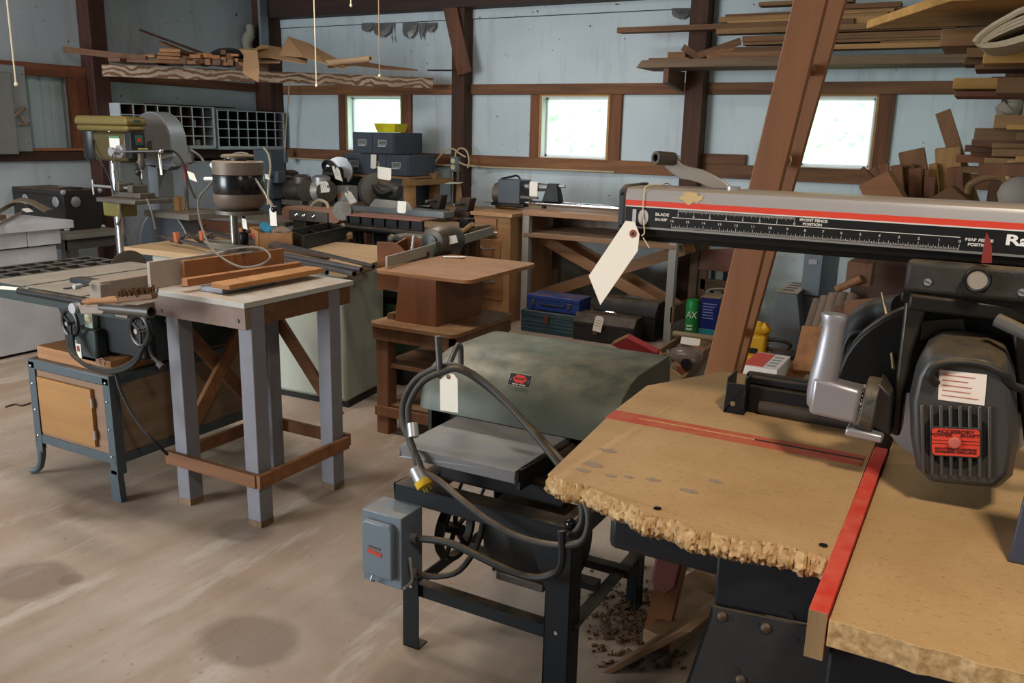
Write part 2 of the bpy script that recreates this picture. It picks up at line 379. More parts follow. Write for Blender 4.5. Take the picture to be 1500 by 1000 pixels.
X2a, X2b = P(661, 180, y=YB-.16).x, P(690, 180, y=YB-.02).x
X3a, X3b = P(1000, 180, y=YB-.16).x, P(1026, 180, y=YB-.16).x
for (a, b2, nm) in ((XL+.25, X2a, 'left of the first post'), (X2b, X3a, 'between the two posts'), (X3b, XR, 'right of the second post')):
    trim(MB().box((a, YB-.04, GU0), (b2, YB-.002, GU1)), gx_m, 'upper brown wall girt '+nm)
    trim(MB().box((a, YB-.04, GL0), (b2, YB-.002, GL1)), gx_m, 'lower brown wall girt '+nm)
trim(MB().box((X2a, YB-.16, 0), (X2a+.14, YB, ZC)), pz_m, 'brown timber post of the back wall left of the lathe')
trim(MB().box((X3a, YB-.16, 0), (X3b, YB, ZC)), pz_m, 'brown timber post of the back wall under the lumber shelf')
trim(MB().box((XL, YB-.2, 0), (XL+.22, YB, ZC)), pz_m, 'dark timber post in the back left corner')
xr4 = P(1462, 180, y=YB-.16).x; trim(MB().box((xr4, YB-.16, 0), (xr4+.14, YB, ZC)), pz_m, 'dark timber post behind the lumber rack')
yl0, yl1 = P(133, 60, x=XL+.16).y, P(157, 60, x=XL+.16).y
trim(MB().box((XL, yl0, 0), (XL+.16, yl1, ZC)), wood('#5a2f22', '#3a1c14', 'z', .7), 'dark red brown post of the left wall')
trim(MB().bar(P(652, -25, y=YB-.18), P(681, 108, y=YB-.18), .03, .15, (1, 0, .3)), wood('#7c4a2b', '#4a2a18', 'z'), 'diagonal brown knee brace at the first post')
# jamb studs beside the windows
for i, (a, b2) in enumerate(WIN):
    if i: trim(MB().box((a-.105, YB-.035, GL1), (a-.014, YB-.002, GU0)), jz_m, 'jamb stud left of window %s' % ('two', 'three')[i-1])
    else: trim(MB().box((a-.1, YB-.035, GL1), (a-.014, YB-.002, GU0)), jz_m, 'jamb stud left of the window behind the file drawers')
    trim(MB().box((b2+.014, YB-.035, GL1), (b2+.125, YB-.002, GU0)), jz_m, 'jamb stud right of window %s' % ('one', 'two', 'three')[i])
trim(MB().box((X3b, YB-.045, GL1), (bx(1094, 230), YB-.004, GL1+.085)), gx_m, 'short brown block on the lower girt right of the second post')
trim(MB().box((XL+.2, YB-.2, P(540, 18, y=YB-.2).z), (X3a+.3, YB-.02, P(540, -18, y=YB-.2).z)), wood('#4a2a1a', '#2c170d', 'x'), 'dark timber plate along the top of the back wall')
# left wall girts
GA, GB = P(100, 96, x=XL+.05), P(100, 114, x=XL+.05)
trim(MB().box((XL, YF, GB.z), (XL+.05, yl0, GA.z)), wood('#9a5a38', '#6d3b22', 'y', .7), 'red brown girt above the corrugated opening')
trim(MB().box((XL, yl1, P(300, 129, x=XL+.05).z), (XL+.05, YB-.2, P(300, 117, x=XL+.05).z)), gy_m, 'brown girt of the left wall under the rough shelf beam')
zb0, zb1 = P(60, 236, x=XL+.05).z, P(60, 221, x=XL+.05).z
trim(MB().box((XL, YF, zb0), (XL+.05, YB-.2, zb1)), wood('#54301d', '#2b170e', 'y'), 'lower dark girt along the left wall')
trim(MB().box((XL, P(40, 218, x=XL).y-.6, zb1), (XL+.07, yl0, zb1+.022)), wood('#a86b40', '#7a4a2a', 'y'), 'thin sill board under the corrugated opening')
trim(MB().box((XL, yl0-.17, zb1), (XL+.06, yl0-.005, GB.z)), wood('#9b5732', '#4f2c19', 'z'), 'brown stud at the right side of the corrugated opening')
# torn edge of paper hanging along the sheet joint
M_torn = paint('#8a8d8c', .5, .4, 0, .6, '#5d4a38', 9)
for i, (xa, xb, dz, fold) in enumerate(((530, 548, 16, 0), (548, 575, 24, .1), (575, 578, 33, 0), (590, 612, 26, .2), (614, 624, 28, 0), (624, 640, 16, .1), (984, 1012, 16, .3))):
    a, b2 = P(xa, 34 if i < 6 else 12, y=YB-.02), P(xb, 33 if i < 6 else 12, y=YB-.02); h = dz/1258*7.6
    mid = a.lerp(b2, .5); rows = [[a, mid, b2], [a+V((.01, -.02, -h*.5)), mid+V((0, -.03-fold*.1, -h*.6)), b2+V((-.005, -.02, -h*.45))], [a+V((.03, -.03, -h*.75)), mid+V((.015, -.04, -h)), b2+V((-.02, -.03, -h*.7))]]
    solo(MB().sheet(rows, .001), 'torn_backing_paper', M_torn, 'torn grey backing paper hanging from the joint between wall sheets', 'torn paper', 'torn paper along the wall joint', smooth=0)
# outside: a green bank beyond the windows
mt, nt, b = newmat('foliage'); v = coords(nt, rnd=False); c = mixc(nt, ramp(nt, noise(nt, v, 3.5, 8, .7), .35, .65), lin('#7fae78'), lin('#dcefd2')); nt.links.new(c, b.inputs[0]); b.inputs['Roughness'].default_value = .9
rows = []
for j in range(16):
    rows.append([(-16+1.2*i, 12+j*.5+random.uniform(-.3, .3), -.3+j*.42+random.uniform(-.25, .25)) for i in range(26)])
o = solo(MB().sheet(rows, .05), 'tree_bank', mt, 'bright green foliage of the bank outside the windows', 'trees', kind='stuff')
solo(MB().box((-20, 7.7, -.35), (14, 11.2, -.3)), 'grass', flat('#8fae70', .9), 'sunlit grass outside behind the barn', 'grass', kind='stuff')
# ================================================================ radial arm saw (nearest machine)
T = 1.08
def chip_mat():
    mt, nt, b = newmat('particle_board'); v = coords(nt, rnd=False)
    c = mixc(nt, ramp(nt, noise(nt, v, 7, 6, .6), .3, .7), lin('#b39366'), lin('#a48255'))
    mp = N(nt, 'ShaderNodeMapping'); mp.inputs[3].default_value = (90, 340, 340); nt.links.new(v, mp.inputs[0])
    fl = ramp(nt, noise(nt, mp.outputs[0], 1, 2), .63, .70); c = mixc(nt, mixc(nt, .6, (0, 0, 0, 1), fl), c, lin('#6b4a2a'))
    f2 = ramp(nt, noise(nt, v, 300, 2), .6, .75); c = mixc(nt, mixc(nt, .4, (0, 0, 0, 1), f2), c, lin('#d9b884'))
    g = N(nt, 'ShaderNodeNewGeometry'); sx = N(nt, 'ShaderNodeSeparateXYZ'); nt.links.new(g.outputs['Normal'], sx.inputs[0]); top = ramp(nt, sx.outputs[2], .6, .9)
    rough = mixc(nt, ramp(nt, noise(nt, v, 90, 5, .7), .35, .65), lin('#cbab7c'), lin('#94744a'))
    c = mixc(nt, top, rough, c); nt.links.new(c, b.inputs[0]); b.inputs['Roughness'].default_value = .62
    bump(nt, b, noise(nt, v, 160, 4, .7), .35, .0012); return mt
M_chip = chip_mat()
M_redp = paint('#bf3226', .6, 0, 0, .55, '#c9785c', 26); M_redk = paint('#b04538', .65, 0, 0, .8, '#b0784e', 30)
M_blk = paint('#17181b', .42, .2, .25, .3); M_dsty = paint('#262629', .5, .3, .8, .5, '#3d382f', 14, dcol='#6f6653'); M_navy = paint('#15181f', .5, .1, .2, .3)
M_tex = paint('#2b2a28', .6, .1, .7, .45, '#514838', 20, .8); M_alum = paint('#a3a1a6', .34, .6, .15, .25); M_armm = paint('#b4b0ae', .28, .35, .8, .15, dcol='#c2a572')
saw = thing('radial_arm_saw', 'large radial arm saw with particle board table and long silver arm with a scale', 'saw', (-.05, 1.35, 0))
# left table board with a ragged broken edge towards the viewer
x0, x1 = -.527, -.112; random.seed(11)
edge = [P(805, 692, T), P(830, 706, T), P(866, 712, T), P(900, 730, T), P(930, 742, T), P(948, 754, T), P(985, 760, T), P(1015, 775, T), P(1040, 779, T), P(1075, 788, T), P(1110, 792, T), P(1145, 797, T), P(1180, 808, T), P(1217, 815, T)]
fine = []
for a, b2 in zip(edge, edge[1:]):
    for k in range(10): fine.append(a.lerp(b2, k/10)+V((0, random.uniform(-.0035, .0035), 0)))
fine.append(edge[-1]); TH = .028
yb = 1.66
bd = MB(); rows = []
lay = [(0, 0), (-.002, -.002), (-.005, -.005), (-.009, -.009), (-.012, -.012), (-.014, -.016), (-.013, -.020), (-.010, -.024), (-.004, -.028)]
vs = []; nlay = len(lay); nf = len(fine)
for dy, dz in lay:
    for p in fine:
        j = 0 if dz == 0 else random.uniform(-.0032, .0032)
        vs.append((p.x+(0 if dz == 0 else random.uniform(-.0015, .0015)), p.y+dy+j, T+dz+(0 if dz == 0 else random.uniform(-.0012, .0012))))
fs = []
for i in range(nlay-1):
    for k in range(nf-1): fs.append((i*nf+k, (i+1)*nf+k, (i+1)*nf+k+1, i*nf+k+1))
back = [(x1, yb+.14), (-.44, yb+.06), (-.536, 1.535), (-.53, 1.35)]
nb = len(back); o0 = len(vs); vs += [(x, y, T) for x, y in back]+[(x, y, T-TH) for x, y in back]
fs.append(tuple(range(nf))+tuple(o0+i for i in range(nb)))
fs.append(tuple((nlay-1)*nf+k for k in range(nf-1, -1, -1))+tuple(o0+nb+i for i in range(nb-1, -1, -1)))
for i in range(nb-1): fs.append((o0+i, o0+nb+i, o0+nb+i+1, o0+i+1))
fs.append(tuple([o0+nb-1]+[i*nf for i in range(nlay)][0:0]+[o0+2*nb-1]+[i*nf for i in range(nlay-1, -1, -1)]))
fs.append(tuple([o0+nb, o0]+[i*nf+nf-1 for i in range(nlay)]))
bd.add(vs, fs); board = bd.build('table_board', M_chip, saw, smooth=32, label='particle board table front with a ragged broken edge')
k0 = 1.333
MB().box((x0-.002, k0-.024, T), (x1-.004, k0+.024, T+.0008)).build('red_kerf_line', M_redk, board, smooth=0)
MB().bar((x0+.05, k0+.003, T+.0009), (-.28, k0+.004, T+.0009), .0028, .0006).build('saw_kerf', flat('#c9a263', .9), board, smooth=0)
MB().bar((-.28, k0+.004, T+.0009), (x1-.004, k0+.004, T+.0009), .005, .0008).build('burnt_kerf', flat('#1d130d', .9), board, smooth=0)
mt = paint('#97826a', .7, 0, 0, .8, '#7d7670', 120)
for px, py, sx in ((890, 660, 16), (868, 680, 20), (855, 689, 12), (957, 703, 14), (1010, 719, 15), (1047, 705, 13), (895, 697, 10), (922, 699, 9)):
    c = P(px, py, T); r = sx/1258*1.25; n = 14
    MB().prism([c+V((math.cos(2*PI*i/n)*r*random.uniform(.6, 1.1), math.sin(2*PI*i/n)*r*.55*random.uniform(.6, 1.1), .0002)) for i in range(n)], (0, 0, .0003)).build('grey_smudge', mt, board, smooth=0)
for px, py in ((1206, 799), (963, 745)):
    c = P(px, py, T); MB().cyl(c, c+V((0, 0, .0012)), .0052, n=16).build('screw_head', flat('#4a4a4e', .35, 1), board)
    MB().bar(c+V((-.004, 0, .0015)), c+V((.004, .001, .0015)), .0012, .0006).build('screw_slot', flat('#101010'), board)
# fence and rear boards
MB().box((-.107, .845, T-.05), (-.088, 1.40, T+.004)).build('fence', M_redp, saw, .001, label='red painted fence strip with a bare end')
MB().box((-.1068, .8442, T-.05), (-.0882, .8452, T+.0035)).build('fence_end_grain', wood('#a88a63', '#6e5236', 'z'), saw, smooth=0)
rb = MB(); ed = [(-.086+.012*i+0, .838+random.uniform(-.003, .003)) for i in range(60)]
rb.prism([(x, y, T-.03) for x, y in ed]+[(.62, 1.85, T-.03), (-.086, 1.85, T-.03)], (0, 0, .03)); rb.build('rear_table_board', M_chip, saw, .001, 0)
# arm
Y0, Y1 = 1.316, 1.425
q = lambda px, py: P(px, py, y=Y0)
xa = q(916, 300).x; zt, zb = q(1300, 292).z+.001, q(1300, 361).z
zt = (q(917, 276).z+q(1490, 302).z)/2; zb = (q(915, 331).z+q(1380, 370).z)/2; xe = .55
hh = zt-zb
prof = [(Y0, zb), (Y0, zt-.008), (Y0+.003, zt-.002), (Y0+.01, zt+.001), (Y1-.01, zt+.001), (Y1-.003, zt-.002), (Y1, zt-.008), (Y1, zb)]
arm = MB().prism([(xa, y, z) for y, z in prof], (xe-xa, 0, 0)).build('arm', M_armm, saw, smooth=30, label='silver metal arm')
cap = MB().prism([(xa-.012, Y0-.002, zb-.006), (xa-.012, Y0-.002, zt-.004), (xa-.009, Y0+.012, zt+.004), (xa-.009, Y1-.012, zt+.004), (xa-.012, Y1+.002, zt-.004), (xa-.012, Y1+.002, zb-.006)], (.012, 0, 0)).build('end_cap', paint('#3a3b40', .5, 0, .4), arm, .003)
for z in (zb+.002, zt-.01): MB().ball((xa-.006, Y0-.002, z), .003, 10).build('rivet', M_blk, arm)
# lower dark rails under the arm
zr = (q(930, 345).z+q(1330, 383).z)/2-.006
MB().box((xa+.012, Y0+.004, zr+.008), (xe, Y1-.004, zb)).box((xa+.02, Y0+.014, zr), (xe, Y1-.014, zr+.01)).build('track_rail', paint('#1c1a17', .4, .5, .6, .4), saw, .002)
zr1 = zb+hh*.56
yf = Y0-.0006
MB().box((xa+.0005, yf, zr1), (xe, Y0, zr1+hh*.135)).build('red_stripe', flat('#d2402c', .45), arm, smooth=0)
zp0, zp1 = zb+hh*.05, zr1-hh*.03
MB().box((xa+.001, yf, zp0), (xe, Y0, zp1)).build('scale_plate', flat('#121315', .4), arm, smooth=0)
MB().box((xa+.001, yf-.0002, zp1), (xe, Y0, zr1)).build('upper_edge_line', flat('#d0cdc8', .4), arm, smooth=0)
MB().box((xa, yf-.0002, zb), (xe, Y0, zp0-.0005)).build('lower_edge_strip', flat('#b9b6b2', .35, .8), arm, smooth=0)
M_prt = flat('#cfcac2', .5); ytx = yf-.0003
HP = zp1-zp0
rx, uz = (1, 0, 0), (0, 0, 1)
text('10', HP*1.0, (xa+.009, ytx, zp0+HP*.14), rx, uz, flat('#b5b1ae', .5), arm, 'numeral', squeeze=.0016)
xbr = q(984, 330).x
text('BLADE', HP*.2, (xa+.052, ytx, zp0+HP*.62), rx, uz, M_prt, arm, squeeze=.0002, stretch=1.25)
text('IN-RIP', HP*.2, (xa+.052, ytx, zp0+HP*.36), rx, uz, M_prt, arm, squeeze=.0002, stretch=1.2)
inch = .0254
xz = xbr+16*inch            # rear fence zero
MB().box((xbr, ytx, zp0+HP*.56), (xz, yf, zp0+HP*.59)).build('scale_line', M_prt, arm, smooth=0)
tk = MB(); t2 = MB()
for i in range(16*16+1):
    x = xz-i*inch/16; h = .24 if i % 16 == 0 else .18 if i % 8 == 0 else .14 if i % 4 == 0 else .10 if i % 2 == 0 else .07
    tk.box((x-.00022, ytx, zp0+HP*.02), (x+.00022, yf, zp0+HP*(.02+h)))
tk.build('rip_scale_ticks', M_prt, arm, smooth=0, stuff=True)
xf0 = q(1164, 325).x
for i in range(7*16+1):
    x = xf0-i*inch/16; h = .24 if i % 16 == 0 else .18 if i % 8 == 0 else .14 if i % 4 == 0 else .10
    t2.box((x-.00022, ytx, zp1-HP*(.02+h)), (x+.00022, yf, zp1-HP*.02))
t2.build('front_scale_ticks', M_prt, arm, smooth=0, stuff=True)
for i in range(17): text(str(i), HP*.17, (xz-i*inch, ytx, zp0+HP*.34), rx, uz, M_prt, arm, 'scale_number', align='CENTER', stretch=1.2)
for i in range(8): text(str(i), HP*.17, (xf0-i*inch, ytx, zp0+HP*.62), rx, uz, M_prt, arm, 'scale_number', align='CENTER', stretch=1.2)
text('FRONT FENCE', HP*.17, (xf0+.007, ytx, zp0+HP*.83), rx, uz, M_prt, arm, stretch=1.15, squeeze=.0002)
text('POSITION', HP*.17, (xf0+.012, ytx, zp0+HP*.64), rx, uz, M_prt, arm, stretch=1.15, squeeze=.0002)
text('REAR FENCE', HP*.17, (xz+.006, ytx, zp0+HP*.45), rx, uz, M_prt, arm, stretch=1.15, squeeze=.0002)
text('POSITION', HP*.17, (xz+.01, ytx, zp0+HP*.24), rx, uz, M_prt, arm, stretch=1.15, squeeze=.0002)
text('Radial', HP*.62, (q(1471, 360).x, ytx, zp0+HP*.40), rx, uz, flat('#e8e6e2', .5), arm, stretch=1.5, squeeze=.0006)
# patch of caked glue and dust on the arm's side
c = q(1012, 290); n = 22
MB().prism([(c.x+math.cos(2*PI*i/n)*.022*random.uniform(.5, 1.2), yf-.0004, c.z+math.sin(2*PI*i/n)*.0095*random.uniform(.5, 1.2)) for i in range(n)], (0, .001, 0)).build('dust_patch', flat('#c3a97a', .9), arm, smooth=0)
# elevating crank on top
yk = 1.368; k = lambda px, py: P(px, py, y=yk)
pl = [k(1073, 277), k(1062, 266), k(1045, 256), k(1028, 248), k(1008, 244), k(998, 240), k(990, 232), k(984, 228), k(976, 236), k(974, 245), k(984, 254), k(996, 262), k(1010, 264), k(1024, 268), k(1040, 276)]
cr = MB().prism(pl, (0, .006, 0)).build('elevating_crank', paint('#98948e', .35, .45, .3, .5, '#8a7d65'), saw, .0015)
g0, g1 = P(960, 231, y=yk-.03), P(988, 233, y=yk+.004)
MB().lathe([(.006, 0), (.0105, 0), (.0112, .15), (.0105, .95), (.0085, 1), (.0085, .2), (.006, 0)], g0, g1-g0, 20, norm=False).build('crank_grip', paint('#3e3a36', .35, .6, .3, .5, '#6e665c'), cr)
MB().cyl(g1, g1+V((.002, .012, 0)), .006).build('crank_pin', M_steel, cr)
MB().cyl((pl[0].x, yk+.003, zt-.002), (pl[0].x, yk+.003, pl[0].z+.004), .011).build('crank_hub', M_steel, cr)
# carriage and yoke
yc = 1.262; kc = lambda px, py, y=yc: P(px, py, y=y)
A, B, Cc, D = kc(1329, 381), kc(1333, 428), kc(1520, 446), kc(1520, 392)
zc1, zc0 = A.z, kc(1340, 428).z; xc = A.x
MB().box((xc, yc, zc0), (.085, yc+.03, zc1)).build('carriage_plate', M_tex, saw, .006, label='dusty black textured carriage plate')
MB().box((xc-.004, yc+.012, zc0-.018), (.09, 1.45, zc0)).build('carriage_bracket', paint('#241f1b', .4, .5, .6, .5), saw, .004)
for px, py in ((1359, 413), (1497, 428)):
    c = kc(px, py); MB().cyl(c-V((0, .002, 0)), c, .0048).build('slotted_screw', M_steel, saw); MB().bar(c+V((-.004, -.0023, .0015)), c+V((.004, -.0023, -.0015)), .0008, .001).build('screw_slot', flat('#111111'), saw)
c = kc(1432, 408); kn = MB().lathe([(.0165, .03), (.0165, .004), (.0145, 0), (.0125, .0008), (.0115, .003)], c-V((0, .018, 0)), (0, 1, 0), 28).build('rip_lock_knob', M_blk, saw)
MB().cyl(c-V((0, .0158, 0)), c-V((0, .01, 0)), .0118, n=24).build('knob_face', paint('#b8aca0', .35, .5, 0, .4, '#a58a5e'), kn)
pp = P(1447, 339, y=yc-.002); MB().prism([P(1437, 385, y=yc-.001), P(1453, 385, y=yc-.001), P(1453, 362, y=yc-.001), P(1450, 350, y=yc-.001), P(1445, 340, y=yc-.001), P(1442, 352, y=yc-.001)], (0, .0015, 0)).build('red_pointer', flat('#7d2a22', .5), saw, smooth=0)
ky = 1.285; kk = lambda px, py: P(px, py, y=ky)
yo = MB().prism([kk(1326, 436), kk(1362, 440), kk(1352, 470), kk(1334, 520), kk(1327, 560), kk(1318, 640), kk(1303, 636), kk(1310, 575), kk(1316, 520)], (0, .05, 0)).build('yoke', paint('#3a3835', .38, .7, .5, .5, '#5d5344'), saw, .004)
MB().bar(kk(1330, 438), (.1, ky+.02, kk(1480, 470).z+.01), .05, .022).build('yoke_bridge', paint('#2e2b28', .4, .6, .6, .5), saw, .004)
MB().prism([kk(1480, 460), kk(1512, 462), kk(1520, 640), kk(1500, 650)], (0, .05, 0)).build('rear_yoke_leg', paint('#2c2a28', .4, .6, .5, .5), saw, .004)
# handle: flared aluminium grip rising from a foot that runs to the bevel dial
hy = 1.255; hq = lambda px, py, y=hy: P(px, py, y=y)
def ring(px, py, rx_, ry_, n=20): c = hq(px, py); return [c+V((math.cos(2*PI*i/n)*rx_, math.sin(2*PI*i/n)*ry_, .0)) for i in range(n)]
spine = [(1221, 459, .0165), (1222, 463, .0178), (1222, 470, .0172), (1221, 480, .0158), (1217, 500, .0165), (1213, 525, .0185), (1207, 550, .0195), (1203, 575, .020), (1202, 592, .0195), (1204, 602, .016)]
vs = []; n = 22
for px, py, r in spine:
    c = hq(px, py); vs += [c+V((math.cos(2*PI*i/n)*r, math.sin(2*PI*i/n)*r*.8, 0)) for i in range(n)]
fs = [tuple(range(n))]+[(i*n+j, i*n+(j+1) % n, (i+1)*n+(j+1) % n, (i+1)*n+j) for i in range(len(spine)-1) for j in range(n)]+[tuple((len(spine)-1)*n+j for j in range(n-1, -1, -1))]
hd = MB().add(vs, fs).build('handle', M_alum, saw, .001, 60, label='silver aluminium grip handle')
hf = MB(); a, b2 = hq(1205, 580), hq(1266, 592)
hf.hexa([hq(1186, 602)-V((0, .017, 0)), hq(1256, 618)-V((0, .017, 0)), hq(1256, 616)+V((0, .03, 0)), hq(1188, 600)+V((0, .02, 0))], [hq(1194, 548)-V((0, .017, 0)), hq(1264, 568)-V((0, .017, 0)), hq(1264, 570)+V((0, .03, 0)), hq(1196, 550)+V((0, .02, 0))]).build('handle_foot', M_alum, saw, .006)
MB().cyl(hq(1254, 600, hy+.015), hq(1266, 602, hy+.015), .027, n=24).build('handle_collar', paint('#a5a3a6', .3, .9, .2, .2), saw, .002)
dl = MB().cyl(hq(1266, 592, hy+.02), hq(1286, 596, hy+.02), .042, .042, n=32).build('bevel_dial', paint('#3b3a38', .5, .6, .4, .6, '#8a8276', 40), saw, .002)
tk = MB(); cx = hq(1266, 592, hy+.02)
for i in range(20): 
    a = R(120+i*9); tk.bar(cx+V((-.0006, math.cos(a)*.034, math.sin(a)*.034)), cx+V((-.0006, math.cos(a)*.04, math.sin(a)*.04)), .0012, .0006, (1, 0, 0))
tk.build('dial_marks', M_prt, dl, smooth=0)
MB().prism([hq(1286, 560), hq(1306, 580), hq(1304, 640), hq(1272, 622)], (0, .06, 0)).build('bevel_bracket', paint('#4a4846', .4, .7, .5, .5), saw, .003)
MB().bar(hq(1240, 628), hq(1294, 640), .03, .012).build('bevel_lever', M_alum, saw, .003)
# motor
my0, my1 = 1.195, 1.335; mq = lambda px, py, y=my0: P(px, py, y=y)
out_ = [mq(1343, 640), mq(1342, 590), mq(1350, 555), mq(1362, 535), mq(1380, 527), mq(1440, 534), mq(1462, 545), mq(1474, 575), mq(1478, 640), mq(1470, 690), mq(1452, 706), mq(1368, 698), mq(1350, 680)]
M_mot = paint('#48484a', .42, .5, .75, .35, '#5b5750', 8, dcol='#a58a5a')
cen = sum(out_, V())/len(out_); out_ = [cen+(p-cen)*1.06 for p in out_]
mo = MB(); n = len(out_); big = [cen+(p-cen)*1.14+V((0, .03, 0)) for p in out_]; bk = [p+V((0, my1-my0-.03, 0)) for p in big]
mo.add(out_+big+bk, [tuple(range(n))]+[(i, (i+1) % n, n+(i+1) % n, n+i) for i in range(n)]+[(n+i, n+(i+1) % n, 2*n+(i+1) % n, 2*n+i) for i in range(n)]+[tuple(range(3*n-1, 2*n-1, -1))])
mot = mo.build('motor', M_mot, saw, .004, 35, label='dusty grey saw motor with vent grille')
fy = my0-.001
ctr = mq(1400, 645)
rg = (ctr-mq(1340, 638)).normalized(); rg = V((1, 0, .14)).normalized(); ug = V((-.14, 0, 1)).normalized()
MB().cyl(ctr+V((0, -.0006, .002)), ctr+V((0, .002, .002)), .040, n=36).build('vent_opening', flat('#050505', .9), mot)
def mf(u, w_, o=0): return ctr+rg*u*.84+ug*w_*.9+V((0, -.001-o*.7, 0))
for i in range(8):
    u = -.0455+i*.013
    MB().bar(mf(u, -.052, .002), mf(u, .052, .002), .0042, .004, (0, -1, 0)).build('vent_bar', paint('#505052', .4, .5, .3, .35, '#77694c', 20), mot, .001)
def rrect(cx_, cz_, hw, hh_, r, o):
    pts = []
    for sx, sz, a0 in ((1, 1, 0), (-1, 1, 90), (-1, -1, 180), (1, -1, 270)):
        for i in range(6):
            a = R(a0+18*i); pts.append(mf(cx_+sx*(hw-r)+math.cos(a)*r, cz_+sz*(hh_-r)+math.sin(a)*r, o))
    return pts
pb = MB().prism(rrect(0, -.001, .0345, .022, .007, .006), (0, .005, 0)).build('badge_rim', paint('#3d3d40', .4, .4, .1), mot, .0005)
bd2 = MB().prism(rrect(0, -.001, .0325, .020, .0055, .0068), (0, .001, 0)).build('shaft_badge', flat('#cf3e2c', .45), mot, smooth=0)
M_lb = flat('#3a1210', .6)
def btxt(s, u, w_, sz): text(s, sz, mf(u, w_, .0072), rg, ug, M_lb, bd2, align='CENTER', squeeze=.00012, stretch=1.25)
btxt('ACCESSORY', 0, .0125, .0062); btxt('POWER', -.0195, .0072, .0060); btxt('SHAFT', .0195, .0072, .0060); btxt('ROUTING CARVING', 0, -.0125, .0042); btxt('SANDING DRILLING', 0, -.0170, .0042)
for w_ in (.0015, -.0035):
    for s in (-1, 1): MB().bar(mf(s*.008, w_, .0072), mf(s*.032, w_, .0072), .0006, .0004, (0, -1, 0)).build('badge_rule', M_lb, bd2, smooth=0)
MB().lathe([(.0075, 0), (.0075, .004), (.006, .0055), (.0001, .006)], mf(-.001, -.001, .006), (0, -1, 0), 18).build('shaft_plug', paint('#b8433a', .5, 0, 0, .5, '#b98a78', 60), mot)
lbq = [mq(1376, 541, my0-.001), mq(1446, 549, my0-.001), mq(1442, 594, my0-.001), mq(1374, 585, my0-.001)]
lb_ = MB().prism(lbq, (0, .0012, 0)).build('data_label', paint('#e4d9d0', .6, 0, 0, .3, '#c9a892', 30), mot, smooth=0)
for i in range(5):
    t = .15+.17*i; a, b2 = lbq[0].lerp(lbq[3], t), lbq[1].lerp(lbq[2], t); MB().bar(a.lerp(b2, .08)-V((0, .0004, 0)), a.lerp(b2, random.uniform(.6, .92))-V((0, .0004, 0)), .0012, .0003, (0, -1, 0)).build('label_print', flat('#b5685a', .7), lb_, smooth=0)
MB().tube([mq(1372, 562, my0-.004), mq(1362, 550, my0-.01), mq(1372, 536, my0-.008), mq(1400, 531, my0-.006), mq(1440, 535, my0), mq(1470, 548, my0), mq(1500, 570, my0+.01), (.16, 1.22, 1.27)], .0055, 10).build('motor_cord', M_rub, saw)
# blade guard and blade beyond the motor
gy0 = 1.345; gc = P(1400, 585, y=gy0); gr = .165
gp_ = [gc+V((math.cos(R(a))*gr, 0, math.sin(R(a))*gr*.86)) for a in range(-5, 186, 8)]
MB().prism(gp_, (0, .045, 0)).build('blade_guard', paint('#121212', .38, .3, .35, .4), saw, .006)
MB().cyl((gc.x, gy0+.02, T+.11), (gc.x, gy0+.0222, T+.11), .108, n=60).build('saw_blade', M_steel, saw)
hs = [P(1352, 470, y=gy0-.004), P(1382, 467, y=gy0-.004), P(1412, 466, y=gy0-.004), P(1414, 487, y=gy0-.004), P(1380, 488, y=gy0-.004), P(1348, 498, y=gy0-.004)]
MB().prism(hs, (0, .004, 0)).build('guard_plate', paint('#77736c', .5, .5, .4, .5), saw, .001)
MB().tube([P(1460, 468, y=1.25), P(1490, 482, y=1.24), P(1530, 500, y=1.22)], .009, 10).build('guard_hose', paint('#55524e', .6, 0, .6), saw)
MB().tube([P(1292, 428, y=1.40), P(1300, 470, y=1.38), P(1309, 540, y=1.33)], [.0016, .0022, .003], 8).build('kickback_rod', paint('#b09a70', .5, .3, .3), saw)
ab = MB().tube([P(1235, 520, y=1.44), P(1240, 500, y=1.44), P(1252, 488, y=1.44), P(1285, 486, y=1.44), P(1310, 488, y=1.44)], .004, 8).build('anti_kick_bracket', M_blk, saw)
el = MB().tube([P(1252, 545, y=1.47), P(1248, 505, y=1.47), P(1262, 470, y=1.47), P(1292, 455, y=1.47), P(1320, 452, y=1.45)], .022, 14).build('dust_elbow', paint('#1b1a1a', .5, 0, .3), saw)
# frame under the boards and flared sheet metal stand
MB().box((-.40, 1.02, T-.085), (-.09, 1.045, T-.028)).build('front_rail', M_navy, saw, .012)
r0 = [P(946, 768, y=1.0), P(950, 792, y=1.0), P(962, 804, y=1.0), P(1060, 832, y=1.0), P(1225, 862, y=1.0), P(1225, 812, y=1.0)]
MB().prism(r0, (0, .022, 0)).build('side_rail', M_navy, saw, .004)
bx0 = [P(1050, 812, y=.985), P(1045, 886, y=.985), P(1235, 925, y=.985), P(1235, 850, y=.985)]
bxp = MB().prism(bx0, (0, .6, 0)).build('table_frame', M_navy, saw, .004)
for px, py in ((1157, 902), (1105, 925)): c = P(px, py, y=.984); MB().cyl(c-V((0, .0008, 0)), c, .0048, n=14).build('bolt_hole', flat('#030303'), bxp)
s0 = [P(1043, 888, y=.978), P(1240, 930, y=.978)]; s1 = [P(985, 1040, y=.9), P(1240, 1090, y=.9)]
st = MB(); n0 = (s0[1]-s0[0]).cross(s1[0]-s0[0]).normalized()*.003
zb_ = .0
low = [V((s1[0].x-.16, s1[0].y-.16, 0)), V((s1[1].x+.05, s1[1].y-.16, 0))]
st.add([s0[0], s0[1], low[1], low[0]]+[p+V((0, .004, 0)) for p in (s0[0], s0[1], low[1], low[0])], [(0, 1, 2, 3), (7, 6, 5, 4), (0, 4, 5, 1), (1, 5, 6, 2), (2, 6, 7, 3), (3, 7, 4, 0)])
